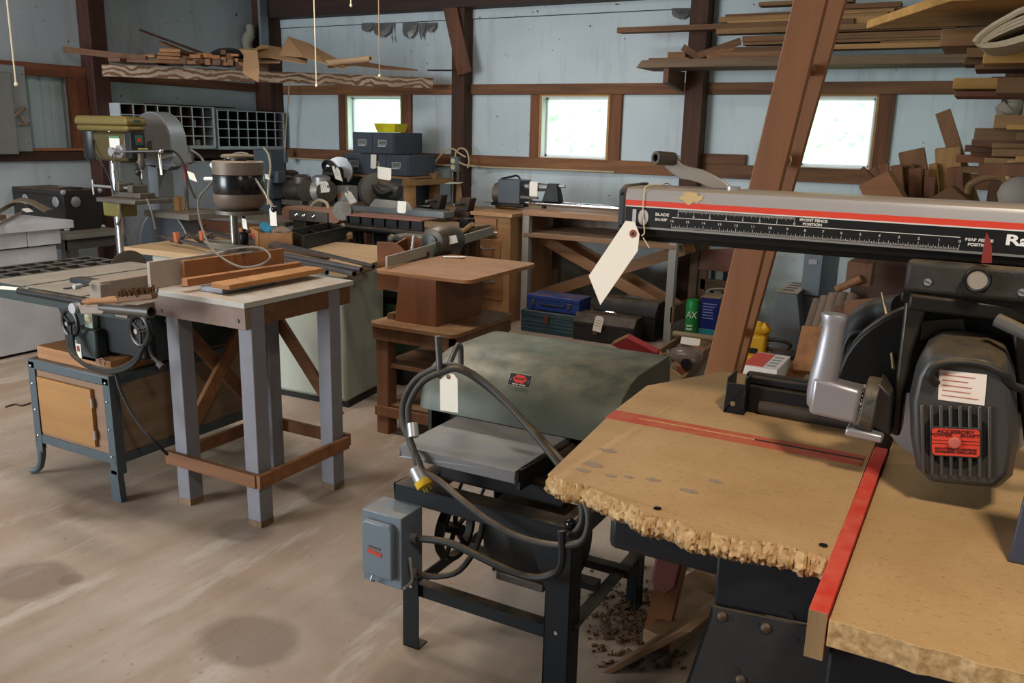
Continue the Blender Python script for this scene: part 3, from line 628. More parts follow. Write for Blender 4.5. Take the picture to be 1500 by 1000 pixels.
stand = st.build('stand_panel', M_dsty, saw, 0, 0, label='dusty black sheet metal stand leg panel')
st = MB().add([s0[0], low[0], low[0]+V((.02, .7, 0)), s0[0]+V((.02, .6, 0))]+[p+V((.004, 0, 0)) for p in (s0[0], low[0], low[0]+V((.02, .7, 0)), s0[0]+V((.02, .6, 0)))], [(0, 1, 2, 3), (7, 6, 5, 4), (0, 4, 5, 1), (1, 5, 6, 2), (2, 6, 7, 3), (3, 7, 4, 0)]).build('stand_side_panel', M_navy, saw, 0, 0)
def onp(px, py):   # point on the sloping stand panel
    nn = (s0[1]-s0[0]).cross(low[0]-s0[0]); qd = ray(px, py); return C0+qd*(((s0[0]-C0).dot(nn))/qd.dot(nn)), nn.normalized()
for px, py, r in ((1058, 903, .0065), (1122, 920, .0065), (1085, 996, .0065)):
    c, nn = onp(px, py); nn = nn if nn.y < 0 else -nn; MB().lathe([(r, 0), (r*.9, r*.35), (r*.5, r*.6), (.0001, r*.68)], c, nn, 16).build('rivet', paint('#4d4136', .5, .5, .6), stand)
for px, py in ((1070, 906), (1108, 914), (1166, 937), (1079, 982)):
    c, nn = onp(px, py); nn = nn if nn.y < 0 else -nn; MB().cyl(c, c+nn*.0006, .0034, n=12).build('bolt_hole', flat('#0a0908'), stand)
MB().box((-.085, .862, T-.15), (.60, .884, T-.031)).build('rear_rail', M_navy, saw, .004); MB().box((-.085, .884, T-.15), (-.06, 1.0, T-.04)).build('rear_rail_end', M_navy, saw)
MB().hexa([(.06, 1.0, 0), (.55, 1.0, 0), (.55, 1.6, 0), (.06, 1.6, 0)], [(.1, 1.0, T-.09), (.5, 1.0, T-.09), (.5, 1.6, T-.09), (.1, 1.6, T-.09)]).build('rear_stand', M_navy, saw, .004)
MB().cyl((.46, 1.37, T-.1), (.46, 1.37, zt-.01), .05, n=28).build('column', M_steel, saw)
# manila tag on a string round the arm
sx = q(945, 300).x
tt = tagcard(P(933, 334, y=Y0-.014), P(878, 443, y=Y0-.014)-P(864, 408, y=Y0-.014), P(933, 334, y=Y0-.014)-P(869, 428, y=Y0-.014), .052, .128, 'large blank manila tag hanging on a string from the long silver saw arm', s0=None)
MB().tube([P(940, 345, y=Y0-.0135), P(944, 340, y=Y0-.008), P(942, 318, y=Y0-.003), P(943, 285, y=Y0-.002), (sx, Y0+.004, zt+.0035), (sx+.004, Y0+.05, zt+.0035), (sx+.004, Y1+.003, zt-.005), (sx+.004, Y1+.003, zb-.03)], .001, 6, 5).build('string', M_string, tt)
MB().tube([P(942, 348, y=Y0-.0135), P(947, 356, y=Y0-.011), P(951, 363, y=Y0-.009)], .001, 6).build('string_end', M_string, tt)
# black rip fence rail lying at the back of the board, with a pipe in front of it
fr = thing('saw_rail', 'black steel fence rail lying across the far side of the particle board', 'rail', (-.25, 1.47, T))
yr = 1.475; ax_ = P(1066, 590, y=yr).x
ztop = P(1110, 556, y=yr).z
MB().box((ax_+.034, yr+.002, T+.001), (-.06, yr+.03, ztop-.014)).box((ax_+.03, yr+.012, ztop-.012), (-.06, yr+.03, ztop)).box((ax_+.02, yr+.037, ztop-.01), (-.06, yr+.055, ztop)).box((ax_+.02, yr+.03, ztop-.02), (-.06, yr+.037, ztop-.006)).build('rail', M_blk, fr, .002)
eb = MB(); eb.box((ax_, yr-.02, T), (ax_+.034, yr-.017, T+.055)).box((ax_, yr-.02, T), (ax_+.003, yr+.04, ztop+.002)).box((ax_+.031, yr-.02, T), (ax_+.034, yr+.02, ztop+.004)); eb.build('end_bracket', M_blk, fr, .0015)
MB().cyl((ax_+.014, yr-.0215, T+.018), (ax_+.014, yr-.02, T+.018), .0045, n=12).build('bracket_screw', flat('#8f8468', .4, .6), fr)
solo(MB().pipe(P(1113, 595, T+.013), P(1250, 620, T+.013), .0125, .009, 18), 'steel_pipe', paint('#4b4540', .4, .6, .6), 'short dusty pipe lying on the particle board before the black rail', 'pipe')
# blue-grey sheet metal square standing on the rear board
gpn = [P(1475, 823, T), P(1494, 826, T)]
a = P(1476, 823, T); h1 = .19
solo(MB().hexa([a, a+V((.10, .004, 0)), a+V((.10, .012, 0)), a+V((0, .008, 0))], [a+V((.014, .03, h1)), a+V((.11, .034, h1)), a+V((.11, .04, h1)), a+V((.014, .036, h1))]), 'metal_plate', paint('#4a4f60', .4, .4, .2, .3), 'blue grey metal plate standing on the saw table at the right edge', 'metal plate', bev=.002)
# ================================================================ thickness planer on a steel stand
M_gr = paint('#565a50', .42, .2, .9, .45, '#454a40', 4, dcol='#8f8972'); M_st = paint('#1e2226', .45, .3, .3, .35); M_bed = paint('#77777a', .36, .4, .6, .4, '#6b665c', 7, dcol='#8a8170')
pl = thing('thickness_planer', 'green hooded thickness planer on a dark steel stand with a grey switch box', 'planer', (-1.14, 2.22, 0))
fy_, ry_ = 1.93, 2.53; xl, xr_ = -1.41, -.855
# stand: angle legs, rails, gussets
def angle_leg(x, y, sx, sy, w=.055, zt_=.53, dx=0, dy=0):
    m_ = MB(); t = .005
    for (ax_, ay_, bx_, by_) in ((0, 0, w, t), (0, 0, t, w)):
        b4 = [V((x+sx*px_+dx, y+sy*py_+dy, 0)) for px_, py_ in ((ax_, ay_), (bx_, ay_), (bx_, by_), (ax_, by_))]
        t4 = [V((x+sx*px_, y+sy*py_, zt_)) for px_, py_ in ((ax_, ay_), (bx_, ay_), (bx_, by_), (ax_, by_))]
        m_.hexa(b4, t4)
    m_.box((min(x+dx, x+dx+sx*w), min(y+dy, y+dy+sy*.05), 0), (max(x+dx, x+dx+sx*w), max(y+dy, y+dy+sy*.05), .005))
    return m_
for (x, y, sx, sy) in ((xl, fy_, 1, 1), (xr_+.0, fy_, -1, 1), (xl, ry_, 1, -1), (xr_, ry_, -1, -1)):
    wide = .075 if x > -1 and y < 2 else .055
    lg = angle_leg(x, y, sx, sy, wide, .53).build('leg', M_st, pl, .0015)
    for z in (.21,): MB().cyl((x+sx*wide*.5, y-.002*sy, z), (x+sx*wide*.5, y+.001*sy, z), .006, n=10).build('bolt', M_steel, lg)
zt0, zt1 = .482, .535
MB().box((xl-.025, fy_-.008, zt0), (xr_+.01, fy_+.006, zt1)).box((xl-.025, fy_-.008, zt1-.006), (xr_+.01, fy_+.06, zt1)).build('front_rail', M_st, pl, .002)
MB().box((xl-.02, ry_-.06, zt0), (xr_+.01, ry_+.006, zt1)).build('rear_rail', M_st, pl, .002)
MB().box((xr_-.05, fy_, zt0-.0), (xr_+.008, ry_, zt1)).build('side_rail', M_st, pl, .002); MB().box((xl-.008, fy_, zt0), (xl+.05, ry_, zt1)).build('side_rail', M_st, pl, .002)
# gusset plates near the right front leg
MB().prism([(xr_-.155, fy_-.004, zt0+.01), (xr_, fy_-.004, zt0+.01), (xr_, fy_-.004, .30), (xr_-.075, fy_-.004, .34), (xr_-.11, fy_-.004, .43)], (0, .004, 0)).build('gusset', M_st, pl, .001)
MB().box((xl+.04, fy_+.012, .175), (xr_-.05, fy_+.018, .215)).box((xl+.04, fy_+.012, .21), (xr_-.05, fy_+.05, .215)).build('stretcher', M_st, pl, .001)
MB().box((xl+.06, 2.22, .19), (xr_-.03, 2.226, .235)).box((xl+.06, 2.18, .231), (xr_-.03, 2.226, .235)).build('motor_rail', M_st, pl, .001)
MB().box((xr_-.03, fy_+.03, .18), (xr_-.024, ry_-.03, .22)).box((xr_-.03, fy_+.03, .216), (xr_+.01, ry_-.03, .22)).build('side_stretcher', M_st, pl, .001)
MB().box((xl+.02, fy_+.03, .18), (xl+.026, ry_-.03, .22)).build('side_stretcher', M_st, pl, .001)
MB().box((xr_-.16, 2.33, .20), (xr_+.02, 2.37, .226)).build('tie_bar', M_st, pl, .002)
# body and hood
hx0, hx1 = -1.585, -.885; hb, ht = .655, .828
pr_ = [(2.255, hb), (2.262, .69), (2.285, .74), (2.325, .785), (2.385, .815), (2.45, ht), (2.74, ht), (2.765, .80), (2.775, hb)]
vs = []; n = len(pr_)
inset = 0
def hood_ring(x, k): return [V((x, 2.5+(y-2.5)*k, hb+(z-hb)*(k if k == 1 else k))) for y, z in pr_]
rr = [hood_ring(hx0, .93), hood_ring(hx0+.006, .965), hood_ring(hx0+.022, .99), hood_ring(hx0+.05, 1), hood_ring(hx1-.004, 1), hood_ring(hx1, .985)]
m_ = MB(); m_.add([p for r_ in rr for p in r_], [tuple(range(n-1, -1, -1)), tuple(range((len(rr)-1)*n, len(rr)*n))]+[(i*n+j, i*n+(j+1) % n, (i+1)*n+(j+1) % n, (i+1)*n+j) for i in range(len(rr)-1) for j in range(n)])
hood = m_.build('hood', M_gr, pl, 0, 50, label='dusty olive green rounded hood')
MB().box((hx0+.03, 2.36, .53), (hx0+.26, 2.74, hb+.01)).box((hx0+.26, 2.42, .53), (hx1-.02, 2.7, hb+.005)).build('body', M_black, pl, .003)
MB().box((hx0+.012, 2.30, .50), (hx0+.03, 2.76, hb+.06)).build('end_panel', M_black, pl, .003)
# badge: black plate, red mark, two rivets
bc = P(762, 557, y=2.287); nrm = V((0, -.86, .5)).normalized(); br = V((1, 0, 0)); bu = br.cross(nrm*-1).normalized(); bu = -nrm.cross(br).normalized() if bu.z < 0 else bu
def bp(u, w_, o=0): return bc+br*u+bu*w_+nrm*(.002+o)
def bpoly(pts, o, th=.001): return MB().prism([bp(u, w_, o) for u, w_ in pts], nrm*th)
bdg = bpoly([(-.039, -.021), (.039, -.021), (.039, .021), (-.039, .021)], -.001, .0022).build('badge_rim', flat('#b8ab8a', .4, .6), hood, smooth=0)
bpoly([(-.0375, -.0195), (.0375, -.0195), (.0375, .0195), (-.0375, .0195)], .0012, .0006).build('badge_plate', flat('#151313', .45), bdg, smooth=0)
red = []
for i in range(30):
    a = 2*PI*i/30; red.append((math.cos(a)*(.023+.0018*math.cos(6*a)), .003+math.sin(a)*(.0135+.0016*math.cos(6*a+.5))))
bpoly(red, .0018, .0005).build('badge_mark', flat('#c8281c', .5), bdg, smooth=0)
text('BELSAW', .0095, bp(0, .001, .0025), br, bu, flat('#3a0e0a'), bdg, align='CENTER', squeeze=.0002)
for i in range(4): bpoly([(-.022+.012*i, -.0165), (-.013+.012*i, -.0165), (-.013+.012*i, -.0130), (-.022+.012*i, -.0130)], .0018, .0004).build('badge_print', flat('#b9b0a2', .6), bdg, smooth=0)
for s in (-1, 1): MB().ball(bp(s*.031, -.002, .001), .003, 8).build('badge_rivet', M_steel, bdg)
# infeed table: a folded plate with down-turned edges
tz = .652; tx0, tx1, ty0, ty1 = -1.425, -1.035, 1.935, 2.36
MB().box((tx0, ty0, tz-.006), (tx1, ty1, tz)).box((tx0, ty0, tz-.034), (tx1, ty0+.006, tz)).box((tx0, ty0, tz-.034), (tx0+.006, ty1, tz)).box((tx1-.006, ty0, tz-.034), (tx1, ty1, tz)).build('infeed_table', M_bed, pl, .003, label='grey steel infeed table')
MB().bar((tx1+.001, ty0+.02, tz-.03), (tx1+.001, ty1, tz-.055), .012, .06).build('table_bracket', M_st, pl, .002)
for x in (-1.31, -1.25, -1.18): MB().cyl((x, 2.1, .52), (x, 2.12, tz-.01), .012).build('lift_screw', M_iron, pl)
MB().box((-1.34, 2.02, .535), (-.92, 2.06, .60)).build('bed_casting', M_black, pl, .01)
MB().prism([(-1.21, 2.16, .535), (-.93, 2.16, .535), (-.93, 2.16, .60), (-.945, 2.16, .615), (-1.0, 2.16, .612), (-1.02, 2.16, .63), (-1.1, 2.16, .63), (-1.21, 2.16, .60)], (0, .16, 0)).build('gear_case', M_black, pl, .006)
# motor and spoked pulley beneath the rails
mt_ = MB().lathe([(.05, -.005), (.10, 0), (.118, .03), (.118, .24), (.10, .27), (.05, .275)], (-1.20, 2.15, .365), (1, 0, 0), 26).build('motor', paint('#1d1c1c', .5, .2, .4, .4), pl)
MB().box((-1.16, 2.06, .235), (-1.0, 2.24, .262)).build('motor_foot', M_iron, mt_, .004)
whl = MB().lathe([(.082, -.012), (.096, -.014), (.096, .014), (.082, .012), (.082, -.012)], (-1.30, 2.05, .37), (1, 0, 0), 28)
for i in range(5): a = 2*PI*i/5+.3; whl.bar((-1.30, 2.05, .37), (-1.30, 2.05+math.cos(a)*.086, .37+math.sin(a)*.086), .012, .01)
whl.cyl((-1.325, 2.05, .37), (-1.275, 2.05, .37), .018); whl.build('pulley', M_black, pl)
MB().tube([(-1.30, 2.05, .465), (-1.30, 2.14, .56), (-1.30, 2.3, .65), (-1.30, 2.38, .60), (-1.30, 2.2, .42), (-1.30, 2.08, .275), (-1.30, 1.96, .33)], .006, 6, closed=True).build('belt', M_rub, pl)
# switch box
sx0, sx1, sz0, sz1, sy0, sy1 = -1.475, -1.335, .262, .485, 1.80, 1.925
sb = MB().box((sx0, sy0+.02, sz0), (sx1, sy1, sz1)).build('switch_box', paint('#6f7b86', .4, .2, .5, .35, '#58636c', 8), pl, .003, label='light blue grey switch box')
cv = [(sx0+.012, sz0+.03), (sx1-.02, sz0+.03), (sx1-.02, sz1-.035), (sx1-.03, sz1-.022), (sx0+.022, sz1-.022), (sx0+.012, sz1-.035)]
MB().prism([(x, sy0, z) for x, z in cv], (0, .022, 0)).build('cover', paint('#6f7b86', .4, .2, .4, .35, '#58636c', 8), sb, .006)
MB().bar((sx0+.035, sy0-.001, .372), (sx0+.085, sy0-.001, .366), .012, .002, (0, -1, 0)).build('red_label', flat('#b23a26', .5), sb, smooth=0)
MB().bar((sx0+.04, sy0-.001, .386), (sx0+.08, sy0-.001, .384), .006, .002, (0, -1, 0)).build('label_crest', flat('#5a4436', .5), sb, smooth=0)
MB().tube([(sx0+.05, sy0+.0, sz0+.032), (sx0+.05, sy0-.006, sz0+.02), (sx0+.05, sy0+.01, sz0+.01)], .003, 6).build('latch', M_steel, sb)
MB().tube([(sx1+.006, sy0+.05, sz1-.13), (sx1+.014, sy0+.045, sz1-.15), (sx1+.014, sy0+.05, sz1-.2), (sx1+.008, sy0+.02, sz0+.01)], .005, 6).build('switch_lever', M_steel, sb)
for z in (.41, .30): MB().cyl((sx1, sy0+.07, z), (sx1+.02, sy0+.07, z), .014, n=14).build('cable_gland', M_grey, sb)
MB().tube([(sx1+.02, sy0+.07, .41), (-1.2, 1.87, .425), (-1.05, 1.87, .40), (-.95, 1.875, .39), (-.88, 1.87, .42), (-.85, 1.86, .47), (-.86, 1.87, .55)], .011, 8).build('motor_cable', M_rub, pl)
MB().tube([(sx1+.02, sy0+.07, .30), (-1.26, 1.88, .30), (-1.19, 1.9, .33), (-1.16, 1.95, .40), (-1.17, 2.0, .47)], .009, 8).build('motor_cable', M_rub, pl)
bl = P(836, 768, y=1.9); MB().ball(bl, .017, 14).build('crank_ball', flat('#0a0a0b', .12), pl); MB().cyl(bl, bl+V((.03, .05, .03)), .007).build('crank_arm', M_iron, pl)
# cord hook: bent rods standing on the hood
hk = [P(641, 492, y=2.02), P(643, 520, y=2.02), P(645, 548, y=2.02), P(648, 550, y=2.05), P(655, 540, y=2.15), P(669, 508, y=2.27), P(673, 506, y=2.28), P(675, 512, y=2.285), P(675, 545, y=2.29)]
MB().tube(hk, .0095, 10, 3).build('cord_hook', paint('#6a6a6c', .35, .8, .2, .4), pl)
# heavy cord looped over the hook, hanging down to the yellow plug
cp_ = lambda px, py, y: P(px, py, y=y)
cord = thing('power_cord', 'thick grey power cord looped over the planer hook with a yellow plug', 'cord', (-1.2, 1.9, .55))
MB().tube([cp_(612, 690, 1.9), cp_(605, 655, 1.92), cp_(590, 620, 1.96), cp_(592, 585, 2.0), cp_(610, 555, 2.02), cp_(640, 539, 2.03), cp_(668, 536, 2.04), cp_(705, 556, 2.05), cp_(745, 593, 2.03), cp_(780, 632, 2.0), cp_(812, 672, 1.96), cp_(840, 710, 1.93), cp_(860, 745, 1.9), cp_(861, 775, 1.88), cp_(848, 795, 1.87), cp_(810, 798, 1.87), cp_(760, 786, 1.87), cp_(720, 765, 1.87), cp_(680, 735, 1.88), cp_(645, 705, 1.9), cp_(620, 690, 1.9), cp_(612, 672, 1.91), cp_(600, 645, 1.93), cp_(598, 615, 1.97), cp_(600, 590, 1.99), cp_(618, 560, 2.0), cp_(645, 546, 2.015), cp_(672, 541, 2.03), cp_(712, 565, 2.06), cp_(760, 608, 2.07), cp_(800, 650, 2.06), cp_(835, 690, 2.0), cp_(850, 730, 1.93), cp_(852, 765, 1.9), cp_(835, 785, 1.895)], .0098, 10, 5).build('cord', paint('#2f2d2b', .5, 0, .55, .5, '#4b4740', 10), cord)
a, b2 = cp_(612, 690, 1.9), cp_(619, 703, 1.895)
MB().cyl(a-(b2-a)*.4, b2, .021, .024, n=18).build('plug_shell', M_steel, cord); d_ = (b2-a).normalized()
yp = MB().lathe([(.0265, 0), (.0265, .016), (.024, .02), (.0001, .021)], b2, d_, 18); yp.build('plug_face', paint('#d8b02a', .5, 0, 0, .15), cord)
for i in range(3): s_ = frame(d_)[1]*math.cos(2.1*i)*.011+frame(d_)[2]*math.sin(2.1*i)*.011; MB().bar(b2+d_*.02+s_, b2+d_*.036+s_, .006, .002).build('prong', flat('#cdb35a', .35, .8), cord)
MB().tube([cp_(604, 620, 1.94), cp_(606, 640, 1.925)], .016, 10).build('tape_wrap', flat('#b8b8ba', .4, .4), cord)
tagcard(P(657, 547, y=2.02), P(672, 550, y=2.02)-P(641, 546, y=2.02), P(657, 547, y=2.02)-P(658, 609, y=2.02), .062, .115, 'blank manila tag hanging from the cord hook above the planer bed', s0=P(663, 536, y=2.03))
# ================================================================ table saw on its steel and plywood stand
M_tab = paint('#8f887e', .38, .25, .75, .4, '#776f64', 6, dcol='#aa9c88'); M_sawg = paint('#2f3a39', .45, .2, .35, .4); M_stg = paint('#4f5a60', .45, .3, .4, .4); M_ply = wood('#a9886a', '#866648', 'x', .75, .25); M_drk = paint('#15171a', .45, .2, .3, .35)
ts = thing('table_saw', 'cast iron table saw with open grid wing on a steel and plywood stand', 'table saw', (-3.33, 2.55, 0))
TZ = .86; fx = P(118, 425, y=2.2).x
MB().box((-3.86, 2.20, TZ-.035), (-2.895, 2.93, TZ)).build('table_top', M_tab, ts, .003, label='dusty grey cast iron table top')
for x in (-3.62, -3.22): MB().box((x, 2.199, TZ-.008), (x+.018, 2.931, TZ+.0004)).build('miter_slot', flat('#2a2622', .7, .3), ts, smooth=0)
MB().box((-4.20, 2.196, TZ-.07), (-2.895, 2.202, TZ-.002)).build('front_apron', M_sawg, ts, .001)
g = MB()
for x in (-4.20, -4.10, -4.0, -3.885): g.box((x, 2.20, TZ-.03), (x+.02, 2.93, TZ))
for i in range(8): g.box((-4.2, 2.2+.102*i, TZ-.028), (-3.87, 2.2+.102*i+.012, TZ-.001))
g.build('grid_wing', paint('#4a4c4c', .4, .6, .5, .4), ts, .002)
cab = [(-3.52, 2.26), (-2.90, 2.26), (-2.90, 2.86), (-3.52, 2.86)]; cab0 = [(-3.46, 2.3), (-2.92, 2.3), (-2.92, 2.84), (-3.46, 2.84)]
MB().hexa([(x, y, .60) for x, y in cab0], [(x, y, TZ-.035) for x, y in cab]).build('cabinet', M_sawg, ts, .006)
fp = MB().box((-3.24, 2.24, .62), (-2.91, 2.30, .80)).build('front_panel', M_drk, ts, .01)
def wheel(c, r, name, tilt=0):
    c = V(c); m_ = MB(); pts = [c+V((math.cos(2*PI*i/20)*r*.86, 0, math.sin(2*PI*i/20)*r)) for i in range(20)]
    m_.tube(pts, r*.16, 8, 2, True)
    for i in range(3): a = 2*PI*i/3+.5; m_.bar(c, c+V((math.cos(a)*r*.86, 0, math.sin(a)*r)), r*.2, r*.14, (0, 1, 0))
    o = m_.build('handwheel', flat('#0b0b0c', .38), ts); MB().cyl(c-V((0, r*.35, 0)), c+V((0, r*.6, 0)), r*.17, n=14).build('wheel_hub', M_chrome, o); return o
wheel(P(103, 473, y=2.16), .055, 'a'); wheel(P(205, 484, y=2.16), .06, 'b')
wc = P(106, 487, y=2.17)
op = P(131, 468, y=2.22); ob = MB().box((op.x-.026, 2.215, op.z-.04), (op.x+.026, 2.25, op.z+.036)).build('outlet_box', paint('#b9c0b8', .4, .4, .1), ts, .002)
MB().cyl((op.x, 2.2135, op.z+.006), (op.x, 2.216, op.z+.006), .017, n=20).build('outlet', flat('#c9b98a', .5), ob)
for s in (-1, 1): MB().box((op.x+s*.006-.0015, 2.2125, op.z+.004), (op.x+s*.006+.0015, 2.2138, op.z+.012)).build('slot', flat('#2a2418'), ob, smooth=0)
sw = P(122, 510, y=2.2); s_ = MB().box((sw.x-.05, 2.19, sw.z-.055), (sw.x+.10, 2.25, sw.z+.09)).build('motor_cover', M_sawg, ts, .012)
MB().box((sw.x-.03, 2.187, sw.z-.04), (sw.x+.003, 2.191, sw.z+.02)).build('switch_plate', flat('#d7d3c4', .5), s_, smooth=0); MB().box((sw.x-.022, 2.185, sw.z-.012), (sw.x-.006, 2.188, sw.z+.012)).build('switch', flat('#7a3322', .5), s_, smooth=0)
text('EL', .022, P(110, 503, y=2.1885)+V((-.0, 0, -.0)), (1, 0, 0), (0, 0, 1), flat('#b9b9b0', .5), s_)
rg_ = P(149, 530, y=2.188); MB().tube([rg_+V((math.cos(2*PI*i/12)*.018, 0, math.sin(2*PI*i/12)*.016)) for i in range(12)], .002, 6, 2, True).build('ring', M_steel, s_)
mc = MB()
for k in range(3): mc.tube([P(100+k*3, 490, y=2.15), P(103+k*4, 515+k*3, y=2.13), P(125+k*4, 533+k*3, y=2.11), P(165, 541+k*2, y=2.11), P(195, 528+k*3, y=2.13), P(212, 505, y=2.16), P(217, 470, y=2.22)], .008, 8)
mc.build('power_cords', M_rub, ts)
MB().tube([P(217, 500, y=2.17), P(222, 520, y=2.17), P(232, 532, y=2.17)], .006, 8).build('hanging_cord', M_rub, ts); MB().tube([P(232, 532, y=2.17), P(238, 538, y=2.17)], .013, 8).build('plug', flat('#2a211c'), ts)
MB().tube([P(170, 548, y=2.14), P(178, 575, y=2.13), P(200, 615, y=2.13), P(225, 645, y=2.14), P(245, 665, y=2.2)], .007, 8).build('floor_cord', M_rub, ts)
# fence rail pipes and the fence itself
ra, rb_ = P(28, 422, y=2.12), P(120, 446, y=2.12); rm = (ra.z+rb_.z)/2
MB().cyl((ra.x, 2.12, rm), (-2.98, 2.12, rm), .0155, n=18).build('guide_rail', M_drk, ts, label='dark round fence rail')
pa, pb_ = P(150, 450, y=2.08), P(222, 457, y=2.08); pz = (pa.z+pb_.z)/2; MB().pipe((pa.x, 2.08, pa.z), (pb_.x, 2.08, pb_.z), .0215, .017, 20).build('rail_tube', paint('#5d5b58', .35, .7, .4), ts)
fe = MB().box((-3.045, 2.12, TZ+.004), (-2.985, 2.98, P(128, 409, y=2.13).z)).box((-3.05, 2.115, TZ-.01), (-2.98, 2.16, P(128, 409, y=2.13).z-.008)).build('rip_fence', paint('#8a7d71', .5, .1, .4, .4, '#6e6155', 8), ts, .004, label='tan painted rip fence')
MB().prism([P(114, 447, y=2.06), P(153, 452, y=2.06), P(150, 460, y=2.06), P(118, 460, y=2.06)], (0, .08, 0)).build('fence_head', paint('#8a7d72', .5, .2, .6), fe, .004)
for px, py, r in ((105, 452, .022), (108, 420, .011)):
    c = P(px, py, y=2.05); MB().cyl(c, c+V((0, .03, 0)), r, n=20).build('fence_knob', M_steel, fe, .002)
MB().box((-2.97, 2.16, TZ-.05), (-2.895, 2.2, TZ+.001)).build('side_tray', M_tab, ts, .003)
bl_ = P(188, 382, TZ); MB().lathe([(.045, -.002), (.125, -.0012), (.125, .0012), (.045, .002)], (bl_.x, bl_.y, TZ-.07), (1, 0, 0), 40).build('saw_blade', M_iron, ts)
MB().box((-3.55, 2.37, TZ+.001), (-3.38, 2.43, TZ+.02)).box((-3.42, 2.25, TZ+.001), (-3.40, 2.85, TZ+.006)).build('miter_gauge', paint('#33383c', .4, .6, .3), ts, .003)
# stand
sx0_, sx1_, sy0_, sy1_, SZ = -3.585, -3.045, 2.16, 2.96, .55
MB().box((sx0_+.03, sy0_+.03, SZ), (sx1_-.02, sy1_-.03, SZ+.055)).build('plywood_spacer', wood('#a8764a', '#80542f', 'x'), ts, .002)
MB().box((sx0_, sy0_, SZ-.045), (sx1_, sy1_, SZ)).build('stand_top', M_stg, ts, .006)
for (x, y, sx, sy) in ((sx0_, sy0_, 1, 1), (sx1_, sy0_, -1, 1), (sx0_, sy1_, 1, -1), (sx1_, sy1_, -1, -1)):
    m_ = MB(); w_ = .045; t = .005
    for a in ((0, 0, w_, t), (0, 0, t, w_)):
        q4 = [(x+sx*u, y+sy*v_) for u, v_ in ((a[0], a[1]), (a[2], a[1]), (a[2], a[3]), (a[0], a[3]))]
        m_.hexa([(u-sx*.006, v_, .12) for u, v_ in q4], [(u, v_, SZ-.01) for u, v_ in q4])
    if sx > 0: m_.tube([(x+.01, y+sy*.015, .14), (x+.005, y+sy*.012, .08), (x-.02, y+sy*.01, .03), (x-.06, y, .012)], [.018, .016, .014], 8)
    else: m_.hexa([(x-.05, y, 0), (x+.012, y, 0), (x+.012, y+sy*.03, 0), (x-.05, y+sy*.03, 0)], [(x-.05, y, .14), (x, y, .14), (x, y+sy*.03, .14), (x-.05, y+sy*.03, .14)])
    lg = m_.build('stand_leg', M_stg, ts, .002)
    for z in (.2, .32, .44, .52): MB().ball((x+sx*.022, y-sy*.001, z), .006, 8).build('rivet', M_steel, lg)
for z, y in ((.185, sy0_+.002), (.185, sy1_-.007)): MB().box((sx0_, y, z-.02), (sx1_, y+.005, z+.02)).build('stand_rail', M_stg, ts, .001)
for x in (sx0_, sx1_-.005): MB().box((x, sy0_, .165), (x+.005, sy1_, .205)).build('stand_rail', M_stg, ts, .001)
MB().box((sx0_+.02, sy0_+.008, .195), (sx1_-.02, sy0_+.02, SZ-.04)).build('front_plywood', wood('#83654f', '#684c38', 'x'), ts, smooth=0)
dr = MB().box((sx0_+.065, sy0_-.008, .225), (sx1_-.115, sy0_+.008, .478)).build('access_door', wood('#a5763f', '#8a602f', 'x', .7, 0, .6, .1), ts, .002, label='tan hardboard access door')
for z in (.28, .42): MB().cyl((sx1_-.112, sy0_-.006, z-.02), (sx1_-.112, sy0_-.006, z+.02), .006, n=10).build('hinge', M_steel, dr)
MB().box((sx1_-.02, sy0_+.02, .195), (sx1_-.008, sy1_-.02, SZ-.04)).build('side_plywood', wood('#a48a72', '#86694f', 'y'), ts, smooth=0)
MB().box((sx0_+.008, sy0_+.02, .195), (sx0_+.02, sy1_-.02, SZ-.04)).build('side_plywood', wood('#a48a72', '#86694f', 'y'), ts, smooth=0)
# bench brush resting on the side of the fence
br_ = thing('bench_brush', 'brown bristle bench brush with a wooden handle resting beside the table saw fence', 'brush', P(185, 430, y=2.07))
ha, hb_ = P(122, 442, y=2.03), P(176, 438, y=2.06)
MB().tube([ha, ha.lerp(hb_, .12), ha.lerp(hb_, .3), ha.lerp(hb_, .7), hb_], [.008, .0135, .011, .014, .015], 10, 3).build('handle', wood('#9c6a3a', '#7a4d27', 'x'), br_)
hc = P(227, 433, y=2.095); MB().bar(hb_, hc, .03, .022).build('brush_block', wood('#8d6038', '#6b4526', 'x'), br_, .004)
bb = MB(); random.seed(3)
for i in range(420):
    p = hb_.lerp(hc, random.random())+V((0, random.uniform(-.012, .012), random.uniform(-.004, .01))); d_ = V((random.uniform(-.3, .3), random.uniform(-.5, .3), random.uniform(.55, 1))).normalized()*random.uniform(.02, .036)
    bb.bar(p, p+d_, .0022, .0022)
bb.build('bristles', flat('#5f4224', .9), br_, smooth=0, stuff=True)
tagcard(P(38, 424, TZ+.004), (-.2, 1, .02), (.95, .25, .0), .055, .15, 'curled paper tag lying on the front edge of the table saw', ring=False, lines=2)
